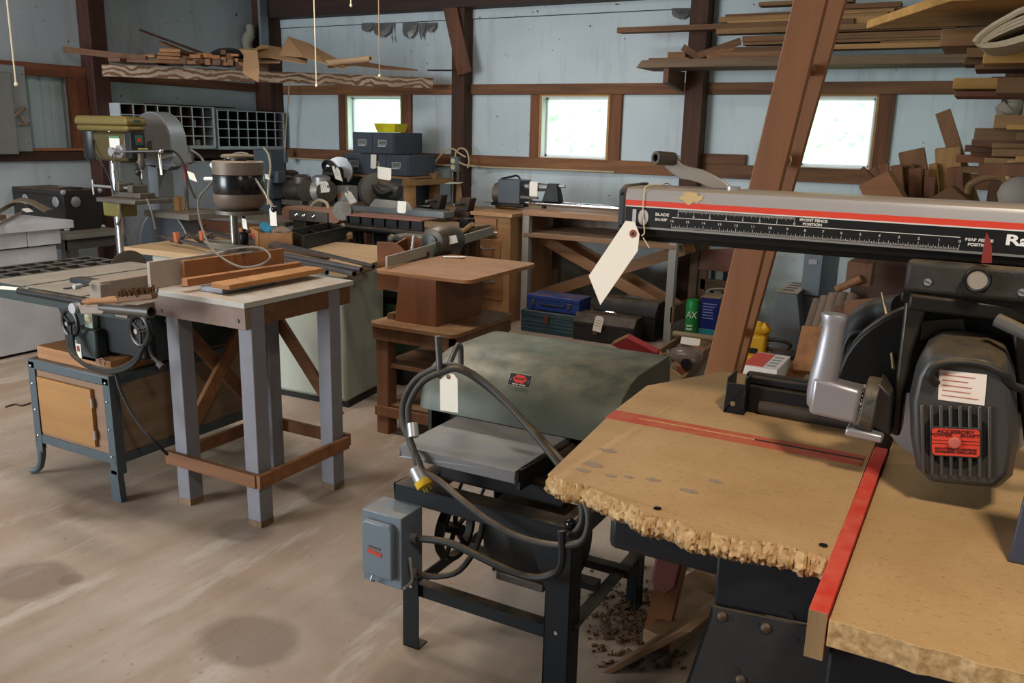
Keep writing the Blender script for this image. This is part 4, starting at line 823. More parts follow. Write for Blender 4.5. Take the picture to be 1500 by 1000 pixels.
# ================================================================ grey workstand with drill
M_gw = paint('#7d7c84', .6, 0, .25, .45, '#66625f', 7); M_lam = paint('#b5b1aa', .5, 0, .7, .35, '#8f8270', 8); M_brs = wood('#8a5a34', '#653d20', 'x', .7)
ws = thing('work_stand', 'tall grey painted wooden stand with a worn white top in front of the pale cabinet', 'stand', (-2.61, 2.55, 0))
wx0, wx1, wy0, wy1, WT = -2.87, -2.355, 2.25, 2.88, .92
MB().box((wx0, wy0, WT-.022), (wx1, wy1, WT)).build('stand_top', M_lam, ws, .002, label='worn white laminated top')
MB().box((wx0+.01, wy0+.012, WT-.022-.085), (wx1-.01, wy0+.045, WT-.022)).build('front_apron', paint('#7a5f4d', .6, 0, .1, .8, '#8a8589', 5), ws, .002, label='brown front apron with worn grey paint')
for px in (236, 348): c = P(px, 455 if px < 300 else 470, y=wy0+.011); MB().cyl(c-V((0, .004, 0)), c, .008, n=12).build('bolt', M_iron, ws)
MB().box((wx1-.045, wy0+.045, WT-.1), (wx1-.012, wy1-.01, WT-.022)).build('side_apron', M_brs, ws, .002); MB().box((wx0+.012, wy0+.045, WT-.1), (wx0+.045, wy1-.01, WT-.022)).build('side_apron', M_brs, ws, .002)
LG = [(-2.835, 2.29), (-2.435, 2.29), (-2.435, 2.73), (-2.81, 2.75)]
for x, y in LG:
    lg = MB().box((x, y, .025), (x+.07, y+.07, WT-.022)).build('leg', M_gw, ws, .003); MB().box((x+.0005, y+.0005, 0), (x+.0695, y+.0695, .026)).build('bare_foot', OLD if False else wood(*OLDW, 'z'), lg, smooth=0)
zz = .205
MB().bar((-2.87, 2.275, zz), (-2.36, 2.275, zz), .022, .055).build('stretcher', M_brs, ws, .002); MB().bar((-2.35, 2.27, zz), (-2.35, 2.81, zz), .022, .055).build('stretcher', M_brs, ws, .002)
MB().bar((-2.85, 2.29, zz), (-2.85, 2.84, zz), .022, .055).build('stretcher', M_brs, ws, .002); MB().bar((-2.85, 2.835, zz), (-2.36, 2.835, zz), .022, .055).build('stretcher', M_brs, ws, .002)
MB().bar(P(275, 475, y=2.86), P(372, 610, y=2.86), .02, .06, (0, -1, 0)).build('brace', M_brs, ws, .002) if False else None
MB().bar((-2.855, 2.33, WT-.12), (-2.855, 2.80, .26), .06, .022, (1, 0, 0)).build('brace', M_brs, ws, .002); MB().bar((-2.83, 2.80, WT-.10), (-2.83, 2.33, .26), .06, .022, (1, 0, 0)).build('brace', M_brs, ws, .002)
MB().bar((-2.83, 2.84, .78), (-2.42, 2.84, .30), .02, .06, (0, 0, 1)).build('brace', M_brs, ws, .002)
# plywood fence and loose boards on the stand
solo(MB().box((wx0+.002, wy0-.005, WT+.001), (wx0+.02, wy1-.05, WT+.108)), 'plywood_fence', paint('#a99d90', .6, 0, .3, .5, '#8d7a64', 7), 'pale dusty plywood fence standing on edge at the left side of the work stand', 'board', bev=.001)
bw = wood('#a06636', '#7d4a24', 'y', .65, .35)
def plank(a, b2, w_, h, name, mat, label, cat='board', group=None, bev=.0015): return solo(MB().bar(a, b2, w_, h), name, mat, label, cat, group, bev)
z1 = WT+.035
MB_ = MB().box((-2.67, 2.33, WT), (-2.55, 2.62, WT+.022)); solo(MB_, 'steel_base_plate', paint('#8d9097', .3, .8, .3, .3), 'small bright steel plate lying under the brown boards on the work stand', 'plate', bev=.003)
plank((-2.55, 2.32, WT+.033), (-2.55, 2.86, WT+.033), .10, .02, 'board', wood('#b0783f', '#8f5c2c', 'y', .65, .35), 'nearest wide brown board on the work stand, over the steel plate', group=None)
plank((-2.70, 2.28, WT+.038), (-2.66, 2.88, WT+.038), .035, .03, 'stick', bw, 'square brown stick lying between two boards on the work stand')
plank((-2.80, 2.36, WT+.055), (-2.76, 2.88, WT+.055), .022, .10, 'board', bw, 'brown board standing on edge beside the plywood fence')
sd = MB(); random.seed(5)
c = P(262, 412, WT); n = 26
solo(MB().lathe([(.07, 0), (.05, .012), (.02, .02), (.0001, .022)], c+V((.02, .02, .0005)), (0, 0, 1), 18), 'sawdust_heap', paint('#8f7350', .95, 0, 0, .5), 'small heap of sawdust on the work stand by the fence', 'sawdust', kind='stuff')
# ---------------------------------------------------------------- drill head on a post
dp = thing('post_drill', 'round motor drill with a black band on a steel post above the work stand', 'drill', (-2.755, 2.74, WT))
dy = 2.74; D = lambda px, py, y=dy: P(px, py, y=y)
cx = D(343, 330).x
MB().cyl((cx, dy, WT), (cx, dy, D(336, 228).z), .0175, n=20).build('post', paint('#8f8d86', .3, .85, .1, .4, '#7d6c3f', 5), dp)
MB().cyl((cx, dy, WT), (cx, dy, WT+.03), .05, n=20).build('post_flange', M_iron, dp)
mx = D(353, 270).x; mr = (D(385, 270).x-D(323, 270).x)/2*.86; myd = dy-.01
z = lambda py: D(353, py).z
zb0, zb1, zt_ = z(283), z(255), z(237)
M_al = paint('#75695e', .45, .4, .5, .6, '#54473a', 9)
mo_ = MB().lathe([(mr*.98, zb0-.0), (mr, zb0+.004), (mr, zb1-.004), (mr*.98, zb1)], (mx, myd, 0), (0, 0, 1), 32).build('motor_body', flat('#0e0e10', .22), dp)
MB().lathe([(mr*.35, z(308)), (mr*.8, z(304)), (mr*1.0, z(296)), (mr*1.02, zb0)], (mx, myd, 0), (0, 0, 1), 32).build('lower_housing', M_al, dp)
MB().lathe([(mr*1.0, zb1), (mr*1.0, zt_), (mr*.9, zt_+.006), (mr*.88, zt_-.01), (mr*.2, zt_-.012)], (mx, myd, 0), (0, 0, 1), 32).build('upper_housing', M_al, dp)
MB().lathe([(.07, z(231)), (.072, z(228)), (.06, z(226)), (.01, z(225))], (mx+.0, myd, 0), (0, 0, 1), 26).build('top_plate', M_al, dp); MB().cyl((mx, myd, zt_-.01), (mx, myd, z(231)), .035).build('top_neck', M_iron, dp)
MB().lathe([(.035, z(314)), (.105, z(312)), (.105, z(307)), (.035, z(305))], (mx, myd, 0), (0, 0, 1), 26).build('base_ring', M_iron, dp)
MB().bar((cx-.045, dy, z(303)), (mx+.05, dy-.01, z(303)), .05, .018).build('arm_bracket', M_iron, dp, .003); MB().bar((cx, dy, z(233)), (cx, dy, z(300)), .05, .045, (1, 0, 0)).build('post_clamp', paint('#2c2a28', .4, .5, .3), dp, .006)
MB().cyl((mx+.012, myd, z(338)), (mx+.012, myd, z(309)), .009, n=14).build('spindle', paint('#3a3836', .35, .8, .1), dp)
MB().lathe([(.012, z(361)), (.017, z(357)), (.021, z(350)), (.021, z(341)), (.016, z(339))], (mx+.012, myd, 0), (0, 0, 1), 18).build('chuck', paint('#1b1b1c', .35, .7, .2), dp)
kb = D(402, 306, dy-.08); MB().ball(kb, .0155, 14).build('feed_knob', flat('#0d0d0d', .2), dp); MB().cyl(kb, D(374, 262, dy-.02), .005).build('feed_lever', M_iron, dp)
MB().tube([D(364, 226), D(352, 224), D(338, 228), D(326, 242, dy-.04), D(310, 268, dy-.08), D(292, 290, dy-.1), D(292, 318, dy-.12), D(302, 350, dy-.16), D(318, 372, dy-.2), D(350, 390, dy-.3), D(380, 388, dy-.33), D(396, 377, dy-.3), D(385, 364, dy-.2), D(360, 362, dy-.15), D(325, 367, dy-.1), D(300, 371, dy-.1), D(320, 374, dy-.1), D(370, 369, dy-.08)], .0045, 8, 5).build('cord', paint('#6b6257', .6, 0, .2), dp)
cl = MB()
for k in range(4): cl.tube([V((D(338, 368).x+math.cos(2*PI*i/14)*(.10+.01*k), dy-.02+math.sin(2*PI*i/14)*.05, WT+.112+.006*k)) for i in range(14)], .0035, 6, 2, True)
cl.build('cord_coil', paint('#7a7264', .6, 0, .2), dp)
MB().bar(D(310, 238, dy-.02), D(326, 262, dy-.02), .012, .03).cyl(D(300, 262, dy-.03), D(322, 262, dy-.02), .010).build('depth_clamp', M_steel, dp, .002)
tagcard(D(399, 303, dy-.085), D(410, 304, dy-.085)-D(389, 303, dy-.085), D(399, 303, dy-.085)-D(402, 346, dy-.085), .037, .078, 'blank manila tag hanging from the black feed knob of the post drill', ring=False, s0=D(386, 278, dy-.08))
tagcard(D(357, 320, dy-.03), (.9, -.1, -.1), D(357, 320)-D(360, 340), .03, .045, 'small round ended tag hanging on the post drill spindle', ring=False, lines=1)
# ================================================================ pale cabinet with plywood top and pipe clamps
cb = thing('steel_cabinet', 'pale green white enamel cabinet behind the grey stand with a plywood top', 'cabinet', (-3.7, 4.0, 0))
ca, cb_, cc, cd = (-4.55, 3.60), (-3.06, 3.66), (-3.12, 4.10), (-4.6, 4.1)
M_enam = paint('#a9ada0', .4, .05, .2, .35, '#8a8b7c', 3)
MB().hexa([(x, y, .035) for x, y in (ca, cb_, cc, cd)], [(x, y, .765) for x, y in (ca, cb_, cc, cd)]).build('cabinet_body', M_enam, cb, .02)
MB().hexa([(x*.985-.05, y+.02, 0) for x, y in (ca, cb_, cc, cd)], [(x*.985-.05, y+.02, .036) for x, y in (ca, cb_, cc, cd)]).build('plinth', M_black, cb)
tq = [V((-4.75, 3.56, 0)), V((-3.02, 3.64, 0)), V((-3.26, 4.62, 0)), V((-4.85, 4.55, 0))]
MB().hexa([p+V((0, 0, .765)) for p in tq], [p+V((0, 0, .80)) for p in tq]).build('plywood_top', wood('#c4a47e', '#a98759', 'x', .7, .4, .5), cb, .001, label='light plywood top')
PT = .80
# pipe clamps
M_pipe = paint('#77777c', .28, .85, .1, .5, '#7d6f65', 8); M_jaw = paint('#b5623a', .5, .1, .1, .4); M_cl = paint('#5b5148', .5, .6, .5, .5)
pcs = [((481, 376), (235, 326), .017, 'thick pipe clamp, its open end nearest the black tray'), ((547, 390), (262, 322), .012, 'longest pipe clamp with a capped end reaching past the cabinet'), ((529, 395), (205, 331), .013, 'pipe clamp in the middle of the bundle on the cabinet'), ((519, 401), (235, 338), .0155, 'pipe clamp with its open end over the front edge of the cabinet'), ((479, 399), (198, 338), .0135, 'front pipe clamp ending behind the boards of the work stand')]
for i, ((ex, ey), (hx, hy_), r, lb) in enumerate(pcs):
    zc_ = PT+.018+.012*(i % 3); e = P(ex, ey, zc_); h = P(hx, hy_, zc_+.02)
    if (h-e).length > 1.7: h = e+(h-e).normalized()*1.7
    t = thing('pipe_clamp', lb, 'clamp', e, group='pipe clamps on the cabinet top')
    d_ = (e-h).normalized(); MB().pipe(h, e, r, r*.78, 16).build('pipe', M_pipe, t)
    j0 = h+d_*.14; sd_ = d_.cross(V((0, 0, 1))).normalized()
    MB().prism([j0+V((0, 0, -.01)), j0+V((0, 0, .05))-d_*.012, j0+V((0, 0, .055))+d_*.02, j0+V((0, 0, -.01))+d_*.035], sd_*.03).build('clamp_jaw', M_jaw, t, .003)
    MB().cyl(h+d_*.05, h+d_*.18, r*1.6, n=16).bar(h+d_*.15+V((0, 0, .01)), h+d_*.24+V((0, 0, .045)), .02, .012).build('clamp_head', M_cl, t, .002)
    MB().cyl(h-d_*.09, h+d_*.06, .007).cyl(h-d_*.09+sd_*.04, h-d_*.09-sd_*.04, .005).build('screw_handle', M_cl, t)
# wooden box of tools and a black plastic tray on the cabinet
wb = thing('wooden_box', 'small open wooden box with red printing holding tools on the cabinet top', 'box', P(370, 360, PT))
a = P(379, 364, PT+.002); L = V((-.30, .22, 0)); Wd = V((.17, .13, 0)); hgt = .10; t_ = .01
bm_ = wood('#a87a4a', '#8a5c32', 'x', .7); un = lambda v_: v_.normalized()
for nm, p0_, d1, d2 in (('side_panel', a, L, un(Wd)*t_), ('side_panel', a+Wd-un(Wd)*t_, L, un(Wd)*t_), ('end_panel', a, un(L)*t_, Wd), ('end_panel', a+L-un(L)*t_, un(L)*t_, Wd)):
    MB().prism([p0_, p0_+d1, p0_+d1+d2, p0_+d2], (0, 0, hgt)).build(nm, bm_, wb, .001)
MB().prism([a, a+L, a+L+Wd, a+Wd], (0, 0, .008)).build('bottom', bm_, wb)
fn = V((L.y, -L.x, 0)).normalized(); fn = -fn if fn.y > 0 else fn
for k in range(5): MB().bar(a+L*(.25+.12*k)+fn*.001+V((0, 0, .045+.004*(k % 2))), a+L*(.33+.12*k)+fn*.001+V((0, 0, .07-.006*(k % 2))), .02, .001, fn).build('red_print', flat('#a83a34', .7), wb, smooth=0)
tl = thing('sander', 'blue and brown corded hand tool lying in the wooden box', 'power tool', a+L*.35+Wd*.5+V((0, 0, .02)))
q0 = a+L*.2+Wd*.5+V((0, 0, .09)); q1 = a+L*.8+Wd*.4+V((0, 0, .11)); MB().tube([q0, q0.lerp(q1, .3), q0.lerp(q1, .7), q1], [.03, .038, .036, .02], 12).build('tool_body', paint('#2f6f86', .45), tl); MB().tube([q0, q0+V((.05, .03, .02)), q0+V((.1, .05, -.01))], [.028, .03, .02], 12).build('tool_head', paint('#6d5b4e', .5, .3, .2), tl)
tr_ = thing('plastic_tray', 'black plastic tray with two compartments on the plywood top', 'tray', P(460, 355, PT))
a = P(447, 365, PT+.002); b2 = P(508, 350, PT+.002); c2 = P(413, 352, PT+.002); Lx, Wy = (b2-a), (c2-a); Wy = Wy.normalized()*.36; hgt = .085; up_ = V((0, 0, 1))
M_pl = paint('#1f1f20', .45, 0, .25, .5, '#3a3530', 8)
def tray_wall(p, d1, nin, h): MB().prism([p, p+d1, p+d1+un(nin)*.008, p+un(nin)*.008], up_*h).build('tray_side', M_pl, tr_, .002)
tray_wall(a, Lx, Wy, hgt); tray_wall(a, Wy, Lx, hgt); tray_wall(a+Lx, Wy, -Lx, hgt); tray_wall(a+Wy, Lx, -Wy, hgt); tray_wall(a+Lx*.5, Wy, Lx, hgt*.7)
MB().prism([a, a+Lx, a+Lx+Wy, a+Wy], up_*.006).build('tray_floor', M_pl, tr_)
lipz = up_*hgt
MB().prism([a-un(Lx)*.012-un(Wy)*.012+lipz, a+Lx+un(Lx)*.012-un(Wy)*.012+lipz, a+Lx+un(Lx)*.012+lipz, a-un(Lx)*.012+lipz], up_*.006).build('tray_lip', M_pl, tr_, .001)
# ================================================================ white box cabinet at the far left
wc_ = thing('white_cabinet', 'big white painted cabinet with an overhanging lid at the left edge', 'cabinet', (-6.0, 3.1, 0))
M_wp = paint('#c9cace', .6, 0, .2, .4, '#96959a', 4)
MB().box((-6.35, 2.2, .02), (-5.65, 3.70, .73)).build('cabinet_body', M_wp, wc_, .004)
MB().box((-6.35, 2.2, 0), (-5.68, 3.69, .02)).build('plinth', M_black, wc_)
MB().box((-6.35, 2.2, .725), (-5.645, 3.705, .73)).build('joint_line', M_black, wc_, smooth=0)
for y0_, y1_ in ((2.2, 3.478), (3.484, 3.72)): MB().box((-6.36, y0_, .735), (-5.62, y1_, .84)).build('drawer_front', M_wp, wc_, .003)
MB().box((-6.4, 2.15, .84), (-5.58, 3.80, .895)).build('lid', M_wp, wc_, .003)
LT = .895
sbl = thing('steel_arc', 'curved thin tan sheet with a tag lying on the white cabinet', 'sheet', P(20, 305, LT))
rows = []
for i in range(13):
    a_ = i/12*PI*.9; base = P(-15+80*i/12, 318-8*math.sin(a_), LT+.003); rows.append([base+V((0, 0, .07*math.sin(a_))), base+V((-.1, .10, .09*math.sin(a_))), base+V((-.2, .2, .05*math.sin(a_)))])
MB().sheet(rows, .003).build('sheet', paint('#a89b86', .5, .4, .3, .4), sbl)
MB().bar(P(-10, 333, LT+.02), P(52, 300, LT+.02), .02, .012).build('rim', paint('#8d8272', .5, .4), sbl)
tagcard(P(36, 305, LT+.04), (.3, .9, .1), P(36, 305, LT+.06)-P(64, 324, LT+.0), .05, .11, 'long paper tag curling over the front of the white cabinet lid', ring=False)
solo(MB().box((-5.95, 3.32, LT), (-5.86, 3.5, LT+.035)), 'wood_block', wood(*OLDW, 'y'), 'dark scrap of wood lying under the curved sheet on the white cabinet', 'block', bev=.002)
# bench with black trunk
be = thing('side_bench', 'low dark wooden bench carrying the black trunk by the left wall', 'bench', (-6.66, 4.45, 0))
M_db = paint('#5a5550', .7, 0, .5, .5, '#3b342e', 6)
MB().box((-7.08, 4.17, .665), (-6.24, 4.74, .70)).build('bench_top', paint('#8a877f', .6, 0, .4, .5), be, .003)
MB().box((-7.05, 4.20, .58), (-6.27, 4.225, .665)).build('apron', M_db, be); MB().box((-6.30, 4.20, .58), (-6.275, 4.72, .665)).build('apron', M_db, be)
for x in (-7.04, -6.34):
    for y in (4.22, 4.65): MB().box((x, y, 0), (x+.07, y+.07, .60)).build('leg', M_db, be, .003)
tk_ = thing('trunk', 'black trunk with metal corners and clasps on the low bench', 'trunk', (-6.8, 4.55, .7))
MB().box((-7.18, 4.36, .70), (-6.50, 4.70, .99)).build('trunk_body', paint('#26211f', .5, 0, .1, .4, '#35302c', 12), tk_, .006); MB().box((-7.18, 4.36, .975), (-6.50, 4.70, 1.025)).build('trunk_lid', paint('#2d2724', .5, 0, .6, .4), tk_, .006)
for x, y, z in ((-6.5, 4.36, 1.02), (-6.5, 4.70, 1.02), (-6.5, 4.36, .72), (-6.5, 4.70, .72)): MB().ball((x-.008, y+(.008 if y < 4.5 else -.008), z-.01), .024, 8).build('corner_cap', M_steel, tk_)
for x, y in ((-7.0, 4.356), (-6.6, 4.356)): MB().lathe([(.04, 0), (.045, .003), (.03, .008), (.01, .009)], (x, y, .93), (0, -1, 0), 8).build('clasp', M_steel, tk_)
MB().lathe([(.04, 0), (.045, .003), (.03, .008), (.01, .009)], (-6.497, 4.46, .93), (1, 0, 0), 8).build('clasp', M_steel, tk_)
solo(MB().bar((-6.75, 4.50, 1.032), (-6.55, 4.55, 1.032), .06, .012), 'black_tool', M_black, 'flat black object lying on the trunk lid', 'tool', bev=.002)
tagcard((-6.62, 4.42, 1.042), (0, 1, 0), (-1, .0, -.12), .07, .14, 'paper tag lying on top of the black trunk', ring=False)
# ================================================================ left wall fittings
cell = wood('#4a3426', '#2e2018', 'y'); M_pg = paint('#b9c0c6', .5, .1, .1, .3); M_pin = flat('#15110e', .9)
def pigeon(y0, y1, z0, z1, nc, inner, label, skip=()):
    t = thing('pigeonhole_rack', label, 'rack', (XL+.2, (y0+y1)/2, z0)); x0, x1 = XL+.055, XL+.30; w_ = .009
    MB().box((x0, y0, z0), (x0+.006, y1, z1)).build('back_panel', inner, t, smooth=0)
    f = MB().box((x0, y0-w_, z0-.012), (x1, y0, z1+w_)).box((x0, y1, z0-.012), (x1, y1+w_, z1+w_)).box((x0, y0, z1), (x1, y1, z1+w_)).box((x0, y0, z0-.03), (x1, y1, z0)); f.build('case', M_pg, t)
    for k in range(1, 4): z = z0+(z1-z0)*k/4; o = MB().box((x0, y0, z-w_/2), (x1-.004, y1, z+w_/2)).build('shelf', inner, t, smooth=0); MB().box((x1-.004, y0, z-w_/2), (x1+.001, y1, z+w_/2)).build('edge_strip', M_pg, o, smooth=0)
    for k in range(1, nc): y = y0+(y1-y0)*k/nc; o = MB().box((x0, y-w_/2, z0), (x1-.004, y+w_/2, z1)).build('divider', inner, t, smooth=0); MB().box((x1-.004, y-w_/2, z0), (x1+.002, y+w_/2, z1)).build('edge_strip', M_pg, o, smooth=0)
    return t
pz0, pz1 = P(300, 213, x=XL+.3).z, P(300, 158, x=XL+.3).z
p1 = pigeon(P(176, 150, x=XL+.3).y, P(312.5, 158, x=XL+.3).y, pz0, pz1, 8, cell, 'longer pale pigeonhole rack with brown wooden backs, behind the drill press')
p2 = pigeon(P(319, 161, x=XL+.3).y, P(415, 165, x=XL+.3).y, pz0-.01, pz1-.02, 7, M_pin, 'shorter pale pigeonhole rack with black backs next to the corner post')
solo(MB().box((XL+.10, P(290, 155, x=XL+.2).y-.55, pz1+.012), (XL+.24, P(290, 155, x=XL+.2).y+.45, pz1+.022)), 'thin_board', wood(*DARKW, 'y'), 'thin dark board lying on top of the pigeonhole racks', 'board')
for px, py, c, n in ((287, 182, '#c3d0dc', 'white'), (298, 211, '#b3b3ae', 'pale')):
    a = P(px, py, x=XL+.29); solo(MB().box((a.x-.1, a.y-.045, a.z-.03), (a.x-.05, a.y+.045, a.z+.04)), 'small_box', flat(c), 'small %s box in %s row of the brown pigeonhole rack' % (n, 'the second' if py < 200 else 'the lowest'), 'box')
# electric panel
ep = thing('breaker_panel', 'grey electrical breaker panel with a latch at the top left of the photo', 'electrical panel', (XL+.1, 3.9, 1.2))
e1, e0 = P(36, 100, x=XL+.18), P(38, 222, x=XL+.18); zl, zh = e0.z, P(30, 96, x=XL+.18).z
MB().box((XL+.005, 2.9, zl), (XL+.18, e1.y, zh)).build('case', paint('#8f9294', .5, .2, .1, .3), ep, .006)
ed_ = P(18, 140, x=XL+.19).y; MB().box((XL+.18, 2.95, zl-.02), (XL+.20, ed_, zh-.06)).build('door', paint('#85847f', .5, .2, .1, .35), ep, .004)
lt = P(30, 165, x=XL+.2); MB().bar(lt+V((0, -.06, -.03)), lt+V((.02, .03, .05)), .03, .02).bar(lt+V((.01, 0, -.02)), lt+V((.02, .03, -.09)), .02, .02).bar(lt+V((.01, -.03, -.09)), lt+V((.02, .06, -.085)), .02, .02).build('latch', paint('#7d6a58', .5, .5, .2), ep, .003)
for yy, zz_ in ((.93, .9), (.93, .5), (.93, .1)): MB().ball((XL+.181, e1.y-.03, zl+(zh-zl)*zz_), .006, 8).build('screw', M_iron, ep)
for i, (xa, ya, xb, yb_, dd, lb) in enumerate(((13, -10, 23, 121, 3.5, 'thin white pull cord hanging before the breaker panel'), (461, -10, 463.5, 123, 4.2, 'thin white pull cord hanging before the cardboard on the shelf beam'), (554, -10, 556, 109, 4.2, 'twisted tan pull cord hanging before the right end of the shelf beam'), (515, -20, 514, 6, 4.2, 'short pull cord tip at the top edge of the photo'))):
    b2 = P(xb, yb_, d=dd); t = thing('pull_cord', lb, 'cord', b2, group='lamp pull cords')
    MB().cyl(b2, (b2.x, b2.y, ZC), .0028, n=6).build('cord', M_string if i != 2 else paint('#a08668', .9), t); MB().lathe([(.003, 0), (.007, .004), (.006, .012), (.003, .016)], b2-V((0, 0, .014)), (0, 0, 1), 8).build('cord_end', M_string, t)
# ================================================================ rough beam across the corner with scraps on it
bz = 2.0; A, B = P(150, 103, bz), P(634, 122, bz); A = V((-7.03, A.y, bz)) if A.x < -7.03 else A
def barn_wood():
    mt, nt, b = newmat('weathered_beam'); v = coords(nt, (5, 5, 5), False); nz = noise(nt, coords(nt, rnd=False), 2.2, 4)
    wv = N(nt, 'ShaderNodeTexWave'); wv.wave_type = 'BANDS'; wv.bands_direction = 'Z'; wv.inputs['Scale'].default_value = 2.2; wv.inputs['Distortion'].default_value = 13; wv.inputs['Detail'].default_value = 4; wv.inputs['Detail Scale'].default_value = .8
    mp = N(nt, 'ShaderNodeMapping'); mp.inputs[2].default_value = (0, 0, -math.atan2(B.y-A.y, B.x-A.x)); mp.inputs[3].default_value = (.8, 3, 3.2); tc = N(nt, 'ShaderNodeTexCoord'); nt.links.new(tc.outputs['Object'], mp.inputs[0]); nt.links.new(mp.outputs[0], wv.inputs['Vector'])
    c = mixc(nt, ramp(nt, wv.outputs[0], .3, .6), lin('#75503a'), lin('#bda58c')); c = mixc(nt, mixc(nt, .5, (0, 0, 0, 1), ramp(nt, nz, .4, .65)), c, lin('#7a5a42')); nt.links.new(c, b.inputs[0]); b.inputs['Roughness'].default_value = .8; return mt
dirb = (B-A).normalized(); sb_ = V((dirb.y, -dirb.x, 0)); bh = .098
solo(MB().bar(A+V((0, 0, .0)), B, .06, bh), 'shelf_beam', barn_wood(), 'rough weathered beam spanning the back left corner with wood scraps on it', 'beam', bev=.006)
bt = bz+bh/2
def BP(px, o=0): # point on top of the beam below picture column px, pushed o metres backwards
    py = 90+(px-158)*(106-90)/(635-158); p = P(px, py, bt); return p-sb_*o
# boards reaching from the beam to the walls behind carry the scraps
pk = MB().add([A+V((0, 0, bh/2)), B+V((0, 0, bh/2)), B-sb_*.5+V((0, 0, bh/2)), A-sb_*.25+V((0, 0, bh/2))], [(0, 1, 2, 3)]); pk.add([p-V((0, 0, .015)) for p in pk.v], [(3, 2, 1, 0)])
deck = MB().prism([A-sb_*.032+V((0, 0, bh/2-.02)), B-sb_*.032+V((0, 0, bh/2-.02)), B-sb_*.22-dirb*.3+V((0, 0, bh/2-.02)), A-sb_*.95+dirb*1.0+V((0, 0, bh/2-.02)), A-sb_*.12+dirb*.1+V((0, 0, bh/2-.02))], (0, 0, .018))
solo(deck, 'shelf_board', wood(*OLDW, 'x'), 'hidden shelf boards lying behind the rough beam', 'board')
random.seed(21); sw1, sw2, sw3 = wood('#b07a4c', '#8c5a34', 'y', .7), wood('#94633c', '#6d4527', 'y', .7), wood('#7a5236', '#553622', 'y', .7)
def scrap(px, o, zup, l, w_, h, yaw, mat, label, tilt=0):
    p = BP(px, o)+V((0, 0, zup+h/2)); d_ = (-sb_*math.cos(yaw)+dirb*math.sin(yaw)); d_ = (d_+V((0, 0, tilt))).normalized()
    return solo(MB().bar(p-d_*.01, p+d_*l, w_, h), 'wood_offcut', mat, label, 'wood scrap', 'wood offcuts on the shelf beam', bev=.002)
scrap(168, .0, .0, .3, .10, .03, .3, sw3, 'short dark board end at the left end of the shelf beam')
scrap(212, .0, .0, .3, .28, .022, .2, sw3, 'wide flat board end lying left of the stacked scraps on the shelf beam'); scrap(218, .04, .045, .3, .12, .022, .5, sw1, 'slanting light scrap above the flat board end on the shelf beam', .05)
for i in range(4): scrap(246+1.5*i, -.01+.006*(i % 2), .030*i, .35, .19-.008*i, .026, .05*i, sw1 if i % 2 else sw2, 'stacked board end on the shelf beam, %s of the stack of four' % ('lowest', 'second from below', 'third from below', 'topmost')[i])
for i, (px, zu, w_, h, mt_) in enumerate(((268, .0, .06, .05, sw3), (279, .0, .10, .03, sw2), (277, .035, .08, .03, sw3), (287, .0, .05, .045, sw3), (287, .05, .10, .03, sw2), (297, .01, .06, .04, sw3), (305, .0, .05, .05, sw2), (306, .055, .065, .035, sw1), (317, .05, .06, .03, sw1), (318, .0, .07, .045, sw3), (328, .03, .05, .04, sw1), (329, -.0, .06, .028, sw2), (338, .0, .05, .05, sw3), (337, .055, .05, .045, sw2), (347, .03, .035, .03, sw1), (352, .0, .06, .03, sw2), (328, .085, .04, .04, sw3), (345, .075, .06, .02, sw1))):
    scrap(px, random.uniform(-.01, .03), zu, random.uniform(.2, .4), w_, h, random.uniform(-.5, .5), mt_, 'brown end of a small wood offcut in the jumble on the shelf beam', random.uniform(-.05, .1))
q0, q1 = BP(312, .1)+V((0, 0, .07)), P(205, 44, d=BP(205, .1).x*0+7.9)
solo(MB().cyl(q0, q1, .011, n=10), 'dowel', wood('#4a2c1e', '#331d13', 'y'), 'long dark rod sticking up to the left from the shelf beam', 'rod')
solo(MB().bar(BP(300, .12)+V((0, 0, .04)), P(236, 62, d=7.9), .05, .02), 'stick', sw2, 'brown stick sloping up under the long dark rod', 'stick')
solo(MB().bar(BP(215, .03)+V((0, 0, .03)), V((-7.08, BP(160).y+.02, 2.16)), .03, .05), 'stick', sw3, 'dark stick running from the wall post to the scraps', 'stick')
c = BP(335, .14)+V((0, 0, .0)); fa = (V(c)-C0); fa.z = 0; fa.normalize(); fs_ = V((fa.y, -fa.x, 0))
solo(MB().prism([c+fs_*.20*math.cos(R(a))+V((0, 0, .155*math.sin(R(a)))) for a in range(0, 181, 10)], fa*.02), 'round_plate', flat('#1a1411', .8), 'dark rounded disc standing behind the offcuts on the shelf beam', 'disc')
# cardboard and building paper
M_cb = paint('#b08a64', .85, 0, .1, .4, '#957050', 5)
def card(quads, label, name='cardboard', mat=None): return solo(MB().sheet(quads, .006), name, mat or M_cb, label, 'cardboard', smooth=0)
a = BP(352, .03); card([[a+V((0, 0, .13)), BP(395, .1)+V((0, 0, .16))], [BP(358, -.035)+V((0, 0, .08)), BP(378, -.045)+V((0, 0, .13))], [P(356, 108, d=7.0), P(380, 100, d=7.0)], [P(362, 112, d=6.98), P(379, 121, d=6.98)]], 'tan cardboard flap hanging down over the shelf beam')
card([[BP(358, -.01)+V((0, 0, .075)), BP(385, .2)+V((0, 0, .19))], [BP(398, -.02)+V((0, 0, .07)), BP(415, .2)+V((0, 0, .17))], [BP(448, -.035)+V((0, 0, .025)), BP(455, .2)+V((0, 0, .11))]], 'long tan cardboard sheet lying on the middle of the shelf beam')
